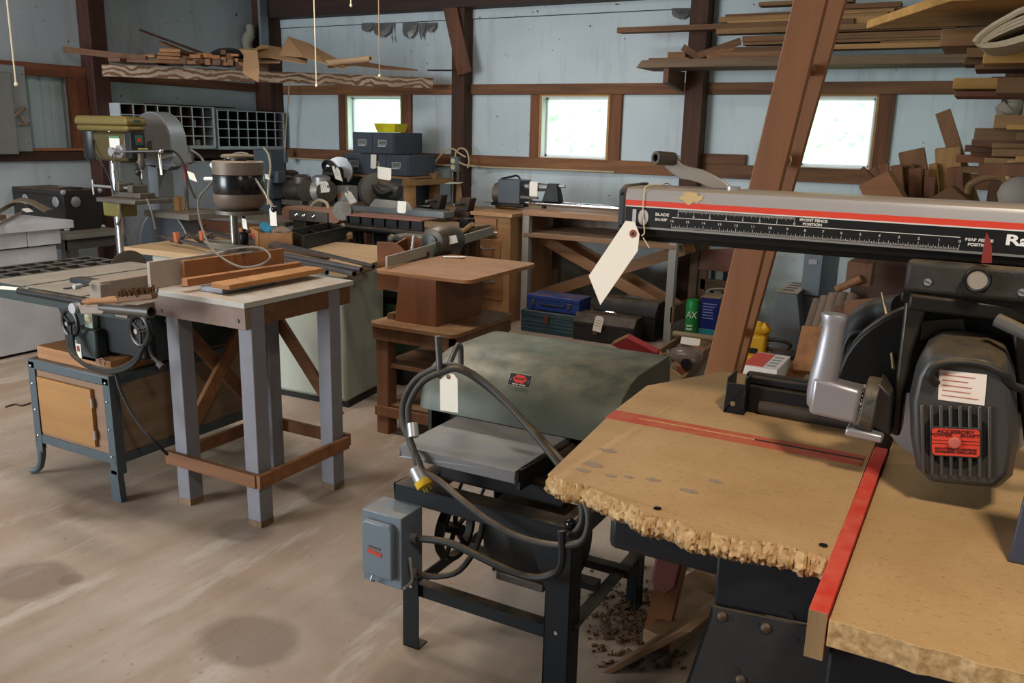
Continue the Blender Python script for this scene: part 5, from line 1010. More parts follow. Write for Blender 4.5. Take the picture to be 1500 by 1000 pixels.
card([[BP(410, .05)+V((0, 0, .10)), BP(425, .26)+V((0, 0, .27))], [BP(445, .0)+V((0, 0, .085)), BP(455, .24)+V((0, 0, .22))], [BP(474, -.03)+V((0, 0, .04)), BP(480, .2)+V((0, 0, .14))], [BP(507, -.04)+V((0, 0, -.005)), BP(500, .12)+V((0, 0, .08))]], 'folded cardboard sheet with torn slots near the hanging cord')
card([[BP(372, -.03)+V((0, 0, .02)), BP(380, .1)+V((0, 0, .07))], [BP(410, -.035)+V((0, 0, .03)), BP(415, .1)+V((0, 0, .08))]], 'small cardboard piece under the long sheet on the shelf beam')
card([[BP(480, .02)+V((0, 0, .002)), BP(485, .2)+V((0, 0, .08))], [BP(520, .0)+V((0, 0, .03)), BP(525, .2)+V((0, 0, .09))], [BP(565, -.01)+V((0, 0, .005)), BP(565, .15)+V((0, 0, .05))], [BP(612, -.01)+V((0, 0, .005)), BP(615, .1)+V((0, 0, .02))]], 'crumpled brown paper on the right part of the shelf beam', 'paper_sheet', paint('#8d6b4f', .9, 0, 0, .5))
a, b2 = BP(480, .03)+V((0, 0, .05)), P(543, 86, d=7.0); solo(MB().pipe(a, b2, .024, .017), 'paper_roll', paint('#b39472', .8), 'rolled paper tube with a white open end on the shelf beam', 'roll')
solo(MB().cyl(BP(628, .03)+V((0, 0, .018)), P(661, 103, y=YB-.17), .008, n=8), 'thin_rod', M_black, 'thin dark rod between the beam end and the first post', 'rod')
solo(MB().bar(BP(345, -.0)+V((0, 0, .0)), BP(392, .06)+V((0, 0, .0)), .05, .06), 'board_end', sw3, 'dark board end under the cardboard on the shelf beam', 'wood scrap')
pb_ = P(364, 60, x=XL+.05); solo(MB().tube([P(364, 74, y=YB-.34), P(362, 60, y=YB-.36), P(367, 48, y=YB-.35), P(366, 36, y=YB-.34)], [.05, .06, .045, .03], 10), 'plastic_bag', paint('#a09a8c', .5, 0, 0, .5, '#6e675c', 14), 'dusty crumpled plastic bag hanging beside the corner post', 'bag')
solo(MB().box((XL+.22, YB-.33, 2.25), (XL+.25, YB-.22, ZC)), 'metal_strip', paint('#8c979c', .4, .5), 'upright grey metal strip beside the back left corner post', 'strip')
# ================================================================ drill press
dpy = 3.75; Q = lambda px, py, y=dpy: P(px, py, y=y)
M_gold = paint('#75673a', .35, .2, .7, .35, '#5d5130', 6, dcol='#94794c'); M_bl2 = flat('#141416', .4)
kx0, kx1 = Q(110, 180).x, Q(185, 180).x; kz0, kz1 = Q(180, 193).z, Q(180, 170).z; kd = .15
dpr = thing('drill_press', 'tall drill press with a gold belt cover and chrome column', 'drill press', (Q(158, 300).x, dpy+.13, 0))
m_ = MB(); zmid = kz0+(kz1-kz0)*.42
m_.prism([(kx0, dpy, kz0), (kx1, dpy, kz0), (kx1, dpy, zmid), (kx0, dpy, zmid)], (0, kd, 0)); m_.build('cover_base', M_gold, dpr, .02)
MB().prism([(kx0-.006, dpy-.006, zmid), (kx1+.008, dpy-.006, zmid), (kx1+.008, dpy-.006, kz1-.015), (kx1-.03, dpy-.006, kz1), (kx0+.02, dpy-.006, kz1), (kx0-.006, dpy-.006, kz1-.015)], (0, kd+.012, 0)).build('belt_cover', M_gold, dpr, .014, label='gold belt cover')
MB().box((kx1+.008, dpy+.05, zmid+.02), (kx1+.012, dpy+kd-.05, kz1-.02)).build('cover_badge', flat('#3a4a44', .4), dpr)
MB().box((Q(128, 200).x, dpy+.03, Q(150, 236).z), (Q(178, 200).x, dpy+kd-.02, kz0)).build('head', paint('#51472a', .4, .2, .2), dpr, .02)
MB().box((Q(178, 200).x, dpy+.02, Q(178, 232).z), (Q(187, 200).x, dpy+kd-.02, kz0)).build('switch_panel', M_bl2, dpr, .004)
sp_ = Q(187, 205).x; MB().box((sp_, dpy+.055, Q(187, 212).z), (sp_+.006, dpy+.11, Q(187, 198).z)).build('switch_plate', flat('#2f5a48', .4), dpr); MB().box((sp_+.006, dpy+.07, Q(187, 208).z), (sp_+.016, dpy+.09, Q(187, 203).z)).build('switch', flat('#b52a1f', .4), dpr)
MB().box((sp_, dpy+.07, Q(187, 219).z), (sp_+.01, dpy+.14, Q(187, 217).z)).build('yellow_strip', flat('#b5a94a', .5), dpr)
a = Q(154, 199); MB().box((a.x, dpy+.027, Q(154, 219).z), (Q(169, 199).x, dpy+.031, a.z)).build('label_sheet', flat('#d2d2cc', .5), dpr, smooth=0); MB().box((a.x, dpy+.026, Q(154, 202).z), (Q(169, 199).x, dpy+.031, a.z+.001)).build('label_heading', flat('#4d7a55', .5), dpr, smooth=0)
MB().lathe([(.07, 0), (.085, .02), (.085, .19), (.06, .21)], (Q(126, 230).x, dpy+.09, Q(126, 235).z), (0, 0, 1), 20).build('motor', M_bl2, dpr)
cxp = Q(158, 300).x+.0; cyp = dpy+.08
MB().cyl((cxp, cyp, .06), (cxp, cyp, kz0), .036, n=24).build('column', M_chrome, dpr)
MB().prism([(cxp-.2, cyp-.17, 0), (cxp+.3, cyp-.17, 0), (cxp+.3, cyp+.17, 0), (cxp-.2, cyp+.17, 0)], (0, 0, .06)).build('base', M_gold, dpr, .015)
hbx = Q(174, 222); hub = MB().lathe([(.045, 0), (.04, .03), (.02, .035), (.02, .07), (.028, .075), (.028, .09)], (hbx.x, dpy+.03, hbx.z), (0, -1, 0), 18).build('feed_hub', M_steel, dpr)
a, b2 = Q(209, 222, dpy-.02), Q(236, 221, dpy-.06); MB().cyl((hbx.x, dpy-.04, hbx.z), b2, .007).ball(b2, .015, 10).build('feed_handle', M_chrome, dpr)
MB().cyl((hbx.x, dpy-.04, hbx.z), Q(165, 239, dpy-.1), .007).build('feed_handle', M_chrome, dpr)
chx = Q(191, 240).x; MB().cyl((chx, cyp, Q(190, 236).z), (chx, cyp, Q(190, 225).z), .02).lathe([(.013, Q(190, 249).z), (.026, Q(190, 244).z), (.028, Q(190, 236).z)], (chx, cyp, 0)).build('chuck', M_iron, dpr); MB().cyl((chx, cyp, Q(190, 262).z), (chx, cyp, Q(190, 249).z), .006).build('drill_bit', M_steel, dpr)
tzp = Q(180, 290).z; MB().box((cxp-.02, cyp-.15, tzp-.03), (cxp+.36, cyp+.15, tzp)).build('table', M_iron, dpr, .006); MB().box((cxp-.07, cyp-.07, tzp-.13), (cxp+.10, cyp+.07, tzp-.02)).build('table_bracket', paint('#7d7340', .5, .3, .4), dpr, .01)
vi = thing('vise', 'small grey drill press vise on the drill press table', 'vise', (cxp+.15, cyp, tzp))
MB().box((cxp+.02, cyp-.06, tzp+.001), (cxp+.30, cyp+.06, tzp+.035)).build('vise_base', M_iron, vi, .004); MB().box((cxp+.05, cyp-.06, tzp+.035), (cxp+.10, cyp+.06, tzp+.09)).build('jaw', M_iron, vi, .004); MB().box((cxp+.18, cyp-.06, tzp+.035), (cxp+.23, cyp+.06, tzp+.085)).build('jaw', M_iron, vi, .004); MB().cyl((cxp-.22, cyp-.02, tzp+.06), (cxp+.2, cyp-.02, tzp+.06), .009).build('screw', M_steel, vi); MB().cyl((cxp-.22, cyp-.02, tzp), (cxp-.22, cyp-.02, tzp+.1), .006).build('handle', M_steel, vi)
c = Q(214, 291, dpy-.05); MB().tube([Q(178, 300, dpy), Q(176, 318, dpy-.05), Q(172, 330, dpy-.07)], .01, 8).build('table_crank', M_iron, dpr); MB().tube([Q(215, 291, dpy-.05), Q(222, 310, dpy-.06), Q(228, 335, dpy-.06)], .006, 8).build('locking_handle', M_iron, dpr)
MB().tube([Q(136, 205, dpy+.02), Q(138, 222, dpy), Q(150, 240, dpy), Q(160, 260, dpy+.0), Q(168, 285, dpy)], .006, 8).build('cord', M_rub, dpr)
MB().tube([Q(200, 240, dpy), Q(204, 255, dpy-.03), Q(203, 262, dpy-.04), Q(207, 270, dpy-.04)], .01, 8).ball(Q(202, 252, dpy-.04), .022, 10).build('feed_stop', M_bl2, dpr)
tagcard(Q(233, 222, dpy-.065), (1, 0, 0), Q(233, 222)-Q(236, 252), .02, .14, 'narrow paper tag hanging from the drill press feed handle', ring=False)
# ================================================================ bandsaw
bsy = 4.15; B_ = lambda px, py, y=bsy: P(px, py, y=y); M_bs = paint('#6f7376', .45, .2, .3, .3, '#5a5e61', 4)
bs = thing('bandsaw', 'grey bandsaw with a big rounded upper wheel cover behind the drill press', 'bandsaw', (B_(235, 300).x, bsy+.1, 0))
uc = B_(225, 207); ur = (B_(251, 207).x-uc.x)
def cover(cx_, cz_, r, y0, th, name, m1, m2, arc=(0, 360), tail=None):
    pts = [(cx_+math.cos(R(a))*r, y0, cz_+math.sin(R(a))*r) for a in range(arc[0], arc[1]+1, 8)]
    if tail: pts += tail
    o = MB().prism(pts, (0, th, 0)).build(name, m2, bs, .004)
    inn = [(cx_+(p[0]-cx_)*.955, y0-.006, cz_+(p[2]-cz_)*.955) for p in pts]; MB().prism(inn, (0, .01, 0)).build(name+'_door', m1, o, .004); return o
zb1_ = B_(225, 238).z
up_c = cover(uc.x-.02, uc.z, ur*1.12, bsy, .13, 'upper_wheel_cover', paint('#6a6663', .5, .1, .2, .3), paint('#868c90', .4, .3, .1, .3), (0, 180), [(uc.x-.02-ur*1.12, bsy, zb1_), (uc.x-.02+ur*1.12, bsy, zb1_)])
MB().box((uc.x-ur*1.1, bsy+.0, zb1_-.02), (uc.x+ur*1.1, bsy+.12, zb1_)).prism([(uc.x-ur*1.1, bsy+.02, zb1_), (uc.x+ur*1.0, bsy+.02, zb1_), (uc.x+ur*.5, bsy+.02, zb1_-.05), (uc.x-ur*.5, bsy+.02, zb1_-.03)], (0, .09, 0)).build('upper_frame', M_bs, bs, .004)
MB().cyl(B_(222, 213, bsy-.008), B_(222, 213, bsy-.004), .035, n=18).build('cover_hole', flat('#3a2a20', .8), up_c)
MB().box((B_(213, 260).x, bsy+.02, .5), (B_(227, 260).x, bsy+.16, zb1_+.05)).build('frame_column', M_bs, bs, .008)
lc = B_(247, 360); lr = B_(272, 360).x-lc.x
cover(lc.x-.02, lc.z, lr*1.45, bsy-.02, .15, 'lower_wheel_cover', paint('#43474d', .45, .2, .2, .35), paint('#8f9498', .4, .3, .1, .3))
MB().hexa([(lc.x-.26, bsy-.08, 0), (lc.x+.22, bsy-.08, 0), (lc.x+.22, bsy+.28, 0), (lc.x-.26, bsy+.28, 0)], [(lc.x-.2, bsy-.02, lc.z-.1), (lc.x+.17, bsy-.02, lc.z-.1), (lc.x+.17, bsy+.2, lc.z-.1), (lc.x-.2, bsy+.2, lc.z-.1)]).build('stand', M_bs, bs, .01)
tb0 = B_(218, 312, bsy-.06); tb1 = B_(286, 312, bsy-.06)
MB().box((tb0.x, bsy-.1, tb0.z-.02), (tb1.x-.02, bsy+.26, tb0.z+.022)).build('table', paint('#7d746b', .45, .5, .5, .4), bs, .004); MB().box((lc.x-.08, bsy, tb0.z-.09), (lc.x+.06, bsy+.16, tb0.z-.02)).build('trunnion', M_iron, bs, .008)
gz = B_(260, 240); MB().cyl((B_(260, 240).x, bsy+.06, B_(260, 263).z), (B_(260, 240).x, bsy+.06, gz.z), .014).build('red_guide_post', M_red, bs); MB().cyl((B_(260, 240).x, bsy+.06, tb0.z), (B_(260, 240).x, bsy+.06, B_(260, 263).z), .012).build('blade_guide', M_iron, bs)
MB().tube([B_(240, 222), B_(256, 222, bsy-.03), B_(268, 238, bsy-.05), B_(275, 265, bsy-.05), B_(286, 290, bsy-.05)], .008, 8).build('lamp_hose', M_rub, bs); MB().cyl(B_(238, 230, bsy-.02), B_(256, 227, bsy-.02), .014).build('tension_knob', M_steel, bs)
tagcard(B_(279, 252, bsy-.05), (1, .2, -.3), B_(279, 252)-B_(283, 264), .06, .06, 'square white tag hanging right of the bandsaw table', ring=False); solo(MB().box((B_(250, 285).x, bsy+.02, tb0.z+.023), (B_(257, 285).x, bsy+.07, tb0.z+.12)), 'wood_scrap', wood(*PINE, 'z'), 'small upright wood scrap on the bandsaw table', 'wood scrap')
solo(MB().tube([P(272, 217, x=XL+.30), P(282, 221, x=XL+.32), P(292, 228, x=XL+.32), P(298, 236, x=XL+.32)], .012, 6), 'paper_strip', M_tag, 'curled white paper strip hanging between bandsaw and pigeonholes', 'paper')
solo(MB().tube([P(271, 213, x=XL+.30), P(274, 226, x=XL+.31), P(275, 240, x=XL+.31)], [.035, .06, .03], 8), 'cloth', paint('#8a8378', .9, 0, 0, .5), 'pale rag hanging beside the bandsaw wheel cover', 'cloth')
# ================================================================ wooden shaper stand with its table
M_bp = wood('#84502f', '#5d351e', 'x', .55, .3, .6, .2); M_bpz = wood('#84502f', '#5a331d', 'z', .55, .2, .6, .2); M_bleg = wood('#7d5233', '#54341f', 'z', .7, .2)
sh = thing('shaper_table', 'brown wooden machine table with a boxed pedestal and a rounded guard, behind the planer', 'machine table', (-2.43, 3.72, 0))
sx0, sx1, sy0, sy1, sz = -2.70, -2.17, 3.40, 4.02, .60
def rslab(x0, x1, y0, y1, z0, z1, r, name, mat, par, bev=.002, label=None):
    pts = []
    for cx_, cy_, a0 in ((x1-r, y0+r, -90), (x1-r, y1-r, 0), (x0+r, y1-r, 90), (x0+r, y0+r, 180)):
        for i in range(6): a = R(a0+18*i); pts.append((cx_+math.cos(a)*r, cy_+math.sin(a)*r, z0))
    return MB().prism(pts, (0, 0, z1-z0)).build(name, mat, par, bev, label=label)
rslab(sx0, sx1, sy0, sy1, sz-.022, sz, .05, 'lower_top', wood('#96683f', '#7a4f2d', 'x', .6, .6, .6), sh)
MB().box((sx0+.02, sy0+.02, sz-.09), (sx1-.02, sy0+.045, sz-.022)).build('apron', M_bleg, sh); MB().box((sx1-.045, sy0+.02, sz-.09), (sx1-.02, sy1-.02, sz-.022)).build('apron', M_bleg, sh)
for x in (sx0+.025, sx1-.1):
    for y in (sy0+.04, sy1-.1): MB().box((x, y, 0), (x+.075, y+.075, sz-.022)).build('leg', M_bleg, sh, .003)
for z in (.14, .36): MB().box((sx0+.03, sy0+.06, z), (sx1-.03, sy1-.03, z+.02)).build('shelf', wood('#7d5635', '#5d3d24', 'x', .7, .5), sh, .001)
MB().box((sx0+.02, sy0+.03, .10), (sx1-.02, sy0+.05, .15)).build('rail', M_bleg, sh)
ped = MB().hexa([(-2.60, 3.50, sz), (-2.345, 3.50, sz), (-2.33, 3.92, sz), (-2.60, 3.92, sz)], [(-2.565, 3.50, .835), (-2.345, 3.50, .835), (-2.33, 3.92, .835), (-2.565, 3.92, .835)]).build('pedestal', M_bpz, sh, .002)
UZ = .855; rslab(-2.735, -2.15, 3.50, 4.22, UZ-.02, UZ, .05, 'table_top', wood('#a8754b', '#8a5a36', 'x', .55, .45, .5, .15), sh, label='light brown upper table top')
MB().box((-2.66, 3.52, sz), (-2.62, 3.60, sz+.03)).build('filler_block', M_bleg, sh)
# guard: two upright panels with quarter-round corners joined by a bottom board
def guard(px0, px1, pyt, pyb, d, name):
    a = P(px0, pyb, d=d); b2 = P(px1, pyb, d=d); b2.z = a.z; t_ = P(px0, pyt, d=d).z; w = (b2-a); r = w.length*.62; wd = w.normalized(); top = t_
    pts = [a, b2]+[b2-wd*r+wd*r*math.cos(R(k))+V((0, 0, top-r-a.z+r*math.sin(R(k)))) for k in range(0, 91, 10)]+[a+V((0, 0, top-a.z))]
    n = V((wd.y, -wd.x, 0)); return MB().prism(pts, -n*.014).build(name, M_bp, sh, .001)
guard(553, 597, 352, 424, 4.84, 'guard_panel'); guard(590, 623, 344, 380, 5.15, 'guard_panel')
a, b2 = P(553, 422, d=4.4), P(597, 352+60, d=4.4); MB().bar(P(556, 382, d=4.86), P(596, 360, d=5.13), .014, .10).build('guard_side', M_bp, sh, .001)
f0, f1 = P(558, 393, UZ+.012), P(643, 358, UZ+.04); f1.z = f0.z; dd = V((P(720, 345, UZ).x-f0.x, P(720, 345, UZ).y-f0.y, 0)).normalized()
M_al2 = paint('#a6a398', .42, .35, .3, .35)
l1 = (V((f1.x, f1.y, 0))-V((f0.x, f0.y, 0))).length
fa, fb = P(566, 388, UZ+.02), P(642, 366, UZ+.02); fc, fd = P(662, 359, UZ+.02), P(722, 341, UZ+.02)
MB().bar(fa+V((0, 0, .015)), fb+V((0, 0, .015)), .012, .058).build('fence', M_al2, sh, .001, label='aluminium fence half'); MB().bar(fc+V((0, 0, .015)), fd+V((0, 0, .015)), .012, .058).build('fence', M_al2, sh, .001, label='aluminium fence half')
MB().bar(P(632, 362, UZ+.045), P(672, 352, UZ+.045), .05, .06).build('fence_casting', paint('#6d7468', .45, .4, .3), sh, .004); MB().cyl(fd+V((0, 0, .0)), fd+V((.03, .01, 0)), .008).build('end_screw', M_steel, sh)
MB().cyl(P(655, 362, UZ), P(655, 362, UZ)+V((0, 0, .05)), .02).build('cutter', M_iron, sh)
MB().bar(P(602, 378, d=4.86), P(606, 345, d=4.9), .012, .012, (0, 1, 0)).build('strap', M_steel, sh, .001); MB().bar(P(602, 368, d=4.95), P(628, 374, d=4.9), .03, .04).build('slide_block', wood(*DARKW, 'x'), sh, .003)
mc_, me_ = P(634, 360, d=5.05), P(676, 350, d=5.3); me_.z = mc_.z+.0; dv = (me_-mc_)
mo2 = MB().lathe([(.03, -.03), (.08, -.01), (.094, .02), (.094, .17), (.084, .215), (.03, .23)], mc_+V((0, 0, .02)), dv, 24).build('router_motor', paint('#5d584f', .4, .5, .4, .4), sh, label='grey electric motor with a data label')
MB().lathe([(.02, -.04), (.05, -.035), (.05, -.012), (.02, -.01)], mc_+V((0, 0, .02)), dv, 20).build('motor_cap', flat('#1d1c1b', .4), mo2); MB().cyl(mc_-dv.normalized()*.02, mc_-dv.normalized()*.02-V((0, 0, .07)), .022).build('spindle_neck', M_steel, sh)
MB().box((mc_.x+.04, mc_.y+.0, mc_.z-.12), (mc_.x+.1, mc_.y+.1, mc_.z-.05)).build('motor_mount', M_iron, sh, .004)
c = P(665, 350, d=4.8); MB().prism([P(655, 346, d=5.03), P(668, 344, d=5.03), P(671, 355, d=5.03), P(658, 358, d=5.03)], fw*.005).build('data_label', flat('#b8b4aa', .5), mo2, smooth=0)
tagcard(P(682, 376, UZ+.008), (.5, -.85, 0), (.75, .35, .02), .05, .13, 'curling paper tag lying on the upper brown table behind the planer', ring=False, lines=2)
gm = thing('green_motor', 'dark green machine casing low behind the brown shaper table', 'machine', P(575, 520, .0))
g0 = P(545, 500, y=4.25); MB().box((g0.x, 4.15, g0.z-.05), (g0.x+.3, 4.45, P(545, 432, y=4.15).z)).build('casing', paint('#25432c', .5, .1, .3, .4), gm, .05); MB().box((g0.x-.02, 4.12, P(545, 432, y=4.15).z), (g0.x+.42, 4.45, P(545, 420, y=4.15).z)).build('top_plate', M_black, gm, .01); MB().box((g0.x+.02, 4.2, 0), (g0.x+.28, 4.4, g0.z-.05)).build('foot', M_black, gm, .01)
MB().tube([P(606, 425, y=4.1), P(592, 445, y=4.08), P(582, 470, y=4.08)], .006, 6).build('cord', M_rub, gm)
# ================================================================ back wall bench with file drawers
BZ = .86
bb_ = thing('back_bench', 'long low wooden workbench along the back wall under the grey file drawers', 'workbench', (-4.7, 6.6, 0))
MB().box((-6.3, 6.16, BZ-.05), (-4.02, 7.2, BZ)).build('bench_top', wood('#a8835c', '#856344', 'x', .7, .5), bb_, .003); MB().box((-6.25, 6.2, BZ-.2), (-4.05, 6.23, BZ-.05)).build('apron', wood('#8a5a36', '#6b4226', 'x'), bb_)
for x in (-6.2, -5.0, -4.13):
    for y in (6.2, 7.08): MB().box((x, y, 0), (x+.09, y+.09, BZ-.05)).build('leg', M_bleg, bb_, .003)
fq = lambda px, py, y=6.55: P(px, py, y=y)
M_file = paint('#4b515c', .5, .3, .25, .3, '#3d424b', 5)
def filebox(pxa, pxb, pyt, pyb, y, dep, nd, label, z0=None):
    a, b2 = P(pxa, pyt, y=y), P(pxb, pyb, y=y); zt, z0 = P((pxa+pxb)/2, pyt, y=y).z, (P((pxa+pxb)/2, pyb, y=y).z if z0 is None else z0)
    t = thing('file_drawers', label, 'file drawers', ((a.x+b2.x)/2, y+dep/2, z0), group=None); x0, x1 = a.x, b2.x
    MB().box((x0, y+.008, z0), (x1, y+dep, zt)).build('case', M_file, t, .003)
    for k in range(nd):
        xa = x0+.006+(x1-x0-.012)*k/nd; xb = x0+.006+(x1-x0-.012)*(k+1)/nd-.004
        d_ = MB().box((xa, y-.002, z0+.008), (xb, y+.02, zt-.01)).build('drawer', M_file, t, .002); cx_ = (xa+xb)/2; cz_ = z0+(zt-z0)*.45
        h = MB().box((cx_-.05, y-.008, cz_-.008), (cx_+.05, y-.002, cz_-.002)).box((cx_-.05, y-.008, cz_+.034), (cx_+.05, y-.002, cz_+.04)).box((cx_-.05, y-.008, cz_-.008), (cx_-.044, y-.002, cz_+.04)).box((cx_+.044, y-.008, cz_-.008), (cx_+.05, y-.002, cz_+.04)).box((cx_-.045, y-.022, cz_-.022), (cx_+.045, y-.002, cz_-.012)); h.build('label_holder', flat('#b9bcbe', .4, .2), d_)
        MB().box((cx_-.043, y-.0045, cz_), (cx_+.043, y-.002, cz_+.033)).build('label_card', flat('#6e6c66', .7), d_, smooth=0)
    return x0, x1, z0, zt
sx = filebox(508, 594, 258, 302, 6.62, .42, 2, 'lowest grey file drawers, set inside the wooden frame')
mid = filebox(504, 598, 226, 256, 6.60, .44, 3, 'widest grey file drawers, three across, in the middle of the stack')
top = filebox(516, 577, 193.5, 223, 6.62, .46, 2, 'topmost grey file drawers, two across, under the yellow box', z0=mid[3]+.004)
wf = thing('drawer_stand', 'raw pine stand around and beside the lowest file drawers', 'stand', (-4.9, 6.8, BZ)); M_pn = wood('#b38a58', '#936a3c', 'x')
zf = mid[2]-.004; x0_, x1_ = sx[0]-.06, sx[1]+.02
MB().box((x0_, 6.58, zf-.02), (x1_+.05, 7.08, zf)).build('shelf', M_pn, wf, .002); MB().box((x0_, 6.58, BZ), (x0_+.035, 7.06, zf-.02)).build('post', M_pn, wf, .002); MB().box((x1_, 6.56, BZ), (x1_+.10, 6.62, zf-.02)).build('post', M_pn, wf, .002); MB().box((x1_+.02, 6.95, BZ), (x1_+.10, 7.02, zf+.03)).build('post', M_pn, wf, .002)
MB().bar((x1_+.06, 6.52, zf-.05), (x1_+.12, 7.14, zf-.05), .10, .05).build('rail', M_pn, wf, .002); MB().box((x0_+.035, 6.58, BZ), (x1_, 6.64, BZ+.02)).build('bottom_rail', M_pn, wf, .002)
ya, yb2 = P(553, 193, y=6.7), P(581, 181, y=6.7); z0y = top[3]+.002
yx = MB().hexa([(ya.x+.01, 6.68, z0y), (yb2.x-.01, 6.68, z0y), (yb2.x-.01, 6.85, z0y), (ya.x+.01, 6.85, z0y)], [(ya.x-.015, 6.66, yb2.z), (yb2.x+.01, 6.66, yb2.z), (yb2.x+.01, 6.87, yb2.z), (ya.x-.015, 6.87, yb2.z)])
mt, nt, b = newmat('yellow_plastic'); b.inputs[0].default_value = lin('#e8d81f'); b.inputs['Roughness'].default_value = .4; b.inputs['Transmission Weight'].default_value = .35
solo(yx, 'yellow_box', mt, 'yellow translucent plastic box on top of the file drawers in front of the window', 'box', bev=.004)
tagcard(P(547, 247, y=6.57), (1, 0, 0), (0, -.05, -1), .065, .13, 'white tag hanging from the middle drawer of the file stack', lines=2, s0=P(546, 240, y=6.58))
# outlet box with looping cables on the post
ob = thing('outlet_box', 'grey outlet box with two pale receptacles and looping cables on the first post', 'outlet', (X2a+.03, YB-.19, 1.1))
oc = P(666, 240, y=YB-.2); MB().box((oc.x-.045, YB-.215, oc.z-.075), (oc.x+.05, YB-.162, oc.z+.07)).build('box', M_grey, ob, .004)
for s in (-.032, .03): MB().cyl((oc.x-.01, YB-.22, oc.z+s), (oc.x-.01, YB-.214, oc.z+s), .024, n=14).build('receptacle', flat('#d8cfa6', .5), ob)
for dx in (-.03, .03): MB().cyl((oc.x+dx, YB-.19, BZ), (oc.x+dx, YB-.19, oc.z-.07), .011, n=10).build('conduit', M_steel, ob)
cq = lambda px, py: P(px, py, y=YB-.2)
M_cab = paint('#c2b08d', .6, 0, 0, .2)
MB().tube([cq(637, 238), cq(645, 228), cq(655, 219), cq(664, 218), cq(672, 224), cq(682, 230)], .009, 6).tube([cq(667, 232), cq(668, 222), cq(676, 217), cq(684, 222), cq(687, 236), cq(685, 246)], .009, 6).tube([cq(670, 236), cq(680, 241), cq(692, 243), P(720, 245, y=YB-.05), P(800, 248, y=YB-.05), P(900, 252, y=YB-.05)], .009, 6).tube([P(690, 243, y=YB-.05), cq(655, 242), P(637, 241, y=YB-.05), P(600, 239, y=YB-.06)], .009, 6).build('cable', M_cab, ob)
oc2 = P(420, 228, y=YB-.19); o2 = thing('outlet_box', 'small outlet box with a dangling cable on the corner post', 'outlet', (oc2.x, YB-.21, oc2.z-.06)); MB().box((oc2.x-.03, YB-.245, oc2.z-.07), (oc2.x+.03, YB-.202, oc2.z+.05)).build('box', M_grey, o2, .004)
MB().tube([P(424, 122, y=YB-.21), P(422, 150, y=YB-.215), P(419, 185, y=YB-.215), P(418, 212, y=YB-.215), oc2+V((0, -.03, .04))], .007, 6).tube([oc2+V((.01, -.03, -.02)), P(440, 232, y=YB-.1), P(470, 234, y=YB-.05), P(500, 236, y=YB-.06)], .008, 6).build('cable', M_cab, o2)
# machines on the back bench, left half
ml = lambda px, py, y=6.2: P(px, py, y=y)
def lump(name, label, cat, px, py, w, h, mat, y=6.2, parts=()):
    c = P(px, py, y=y); t = thing(name, label, cat, (c.x, y, BZ)); return t, c
t, c = lump('grey_column', 0, 0, 0, 0, 0, 0, None) if False else (None, None)
gc = thing('drill_column', 'tall grey machine column with a hanging cord behind the post drill', 'machine', (ml(385, 270, 5.9).x, 5.95, 0))
a, b2 = ml(370, 218, 5.9), ml(399, 292, 5.9); M_bg = paint('#4d5761', .5, .3, .3, .3)
MB().box((a.x, 5.9, b2.z), (ml(396, 230, 5.9).x, 6.08, a.z)).build('head', M_bg, gc, .012); MB().box((a.x+.03, 5.93, 0), (ml(392, 230, 5.9).x, 6.06, b2.z)).build('column', M_bg, gc, .01); MB().box((ml(394, 250, 5.9).x, 5.91, ml(394, 268, 5.9).z), (ml(405, 250, 5.9).x, 6.02, ml(394, 250, 5.9).z)).build('handle_block', M_bg, gc, .012)
MB().box((a.x-.05, 5.85, 0), (b2.x+.05, 6.15, .05)).build('base', M_bg, gc, .01)
MB().tube([ml(386, 216, 5.88), ml(393, 226, 5.86), ml(396, 245, 5.86), ml(393, 268, 5.86), ml(392, 300, 5.86)], .009, 6).build('cord', M_cab, gc)
tagcard(ml(390, 262, 5.84), (1, 0, -.2), (.3, -.2, -.4), .09, .06, 'small white tag on the tall grey machine column', ring=False)
solo(MB().box((ml(300, 292, 5.6).x, 5.6, .74), (ml(365, 300, 5.6).x, 6.0, .80)), 'bench_board', paint('#6c6a6a', .6, 0, .4, .4), 'grey shelf board behind the post drill', 'shelf', bev=.003) if False else None
lb = thing('side_table', 'low dark bench with a red brown apron behind the bandsaw and post drill', 'bench', (-5.6, 5.5, 0)); a, b2 = P(282, 318, .80), P(420, 320, .80)
MB().box((-6.6, 5.25, .77), (-5.0, 5.72, .80)).build('bench_top', paint('#77736f', .6, .1, .5, .4), lb, .003); MB().box((-6.55, 5.28, .6), (-5.05, 5.31, .77)).build('apron', wood('#7d4a2e', '#55301d', 'x'), lb)
for x in (-6.5, -5.15):
    for y in (5.3, 5.62): MB().box((x, y, 0), (x+.07, y+.07, .77)).build('leg', M_bleg, lb, .003)
LZ = .80
def eng(px, py, label, cols, s=1, y=6.25):
    c = P(px, py, y=y); t = thing('small_engine', label, 'engine', (c.x, y, BZ)); m1, m2 = cols
    MB().box((c.x-.14*s, y-.1, BZ), (c.x+.14*s, y+.1, BZ+.05)).build('base', M_iron, t, .006); MB().lathe([(.05, -.14), (.1, -.1), (.11, .05), (.07, .12)], (c.x-.02*s, y, BZ+.15*s), (1, 0, .1), 16).build('body', m1, t)
    MB().lathe([(.06, 0), (.085, .02), (.085, .08), (.05, .1)], (c.x+.05*s, y, BZ+.2*s), (0, 0, 1), 14).build('cylinder', m2, t); MB().lathe([(.02, 0), (.1, .01), (.1, .04), (.02, .05)], (c.x+.12*s, y-.02, BZ+.15*s), (1, -.4, 0), 16).build('flywheel', M_iron, t); return t
M_dk = paint('#3e3832', .5, .4, .5, .5)
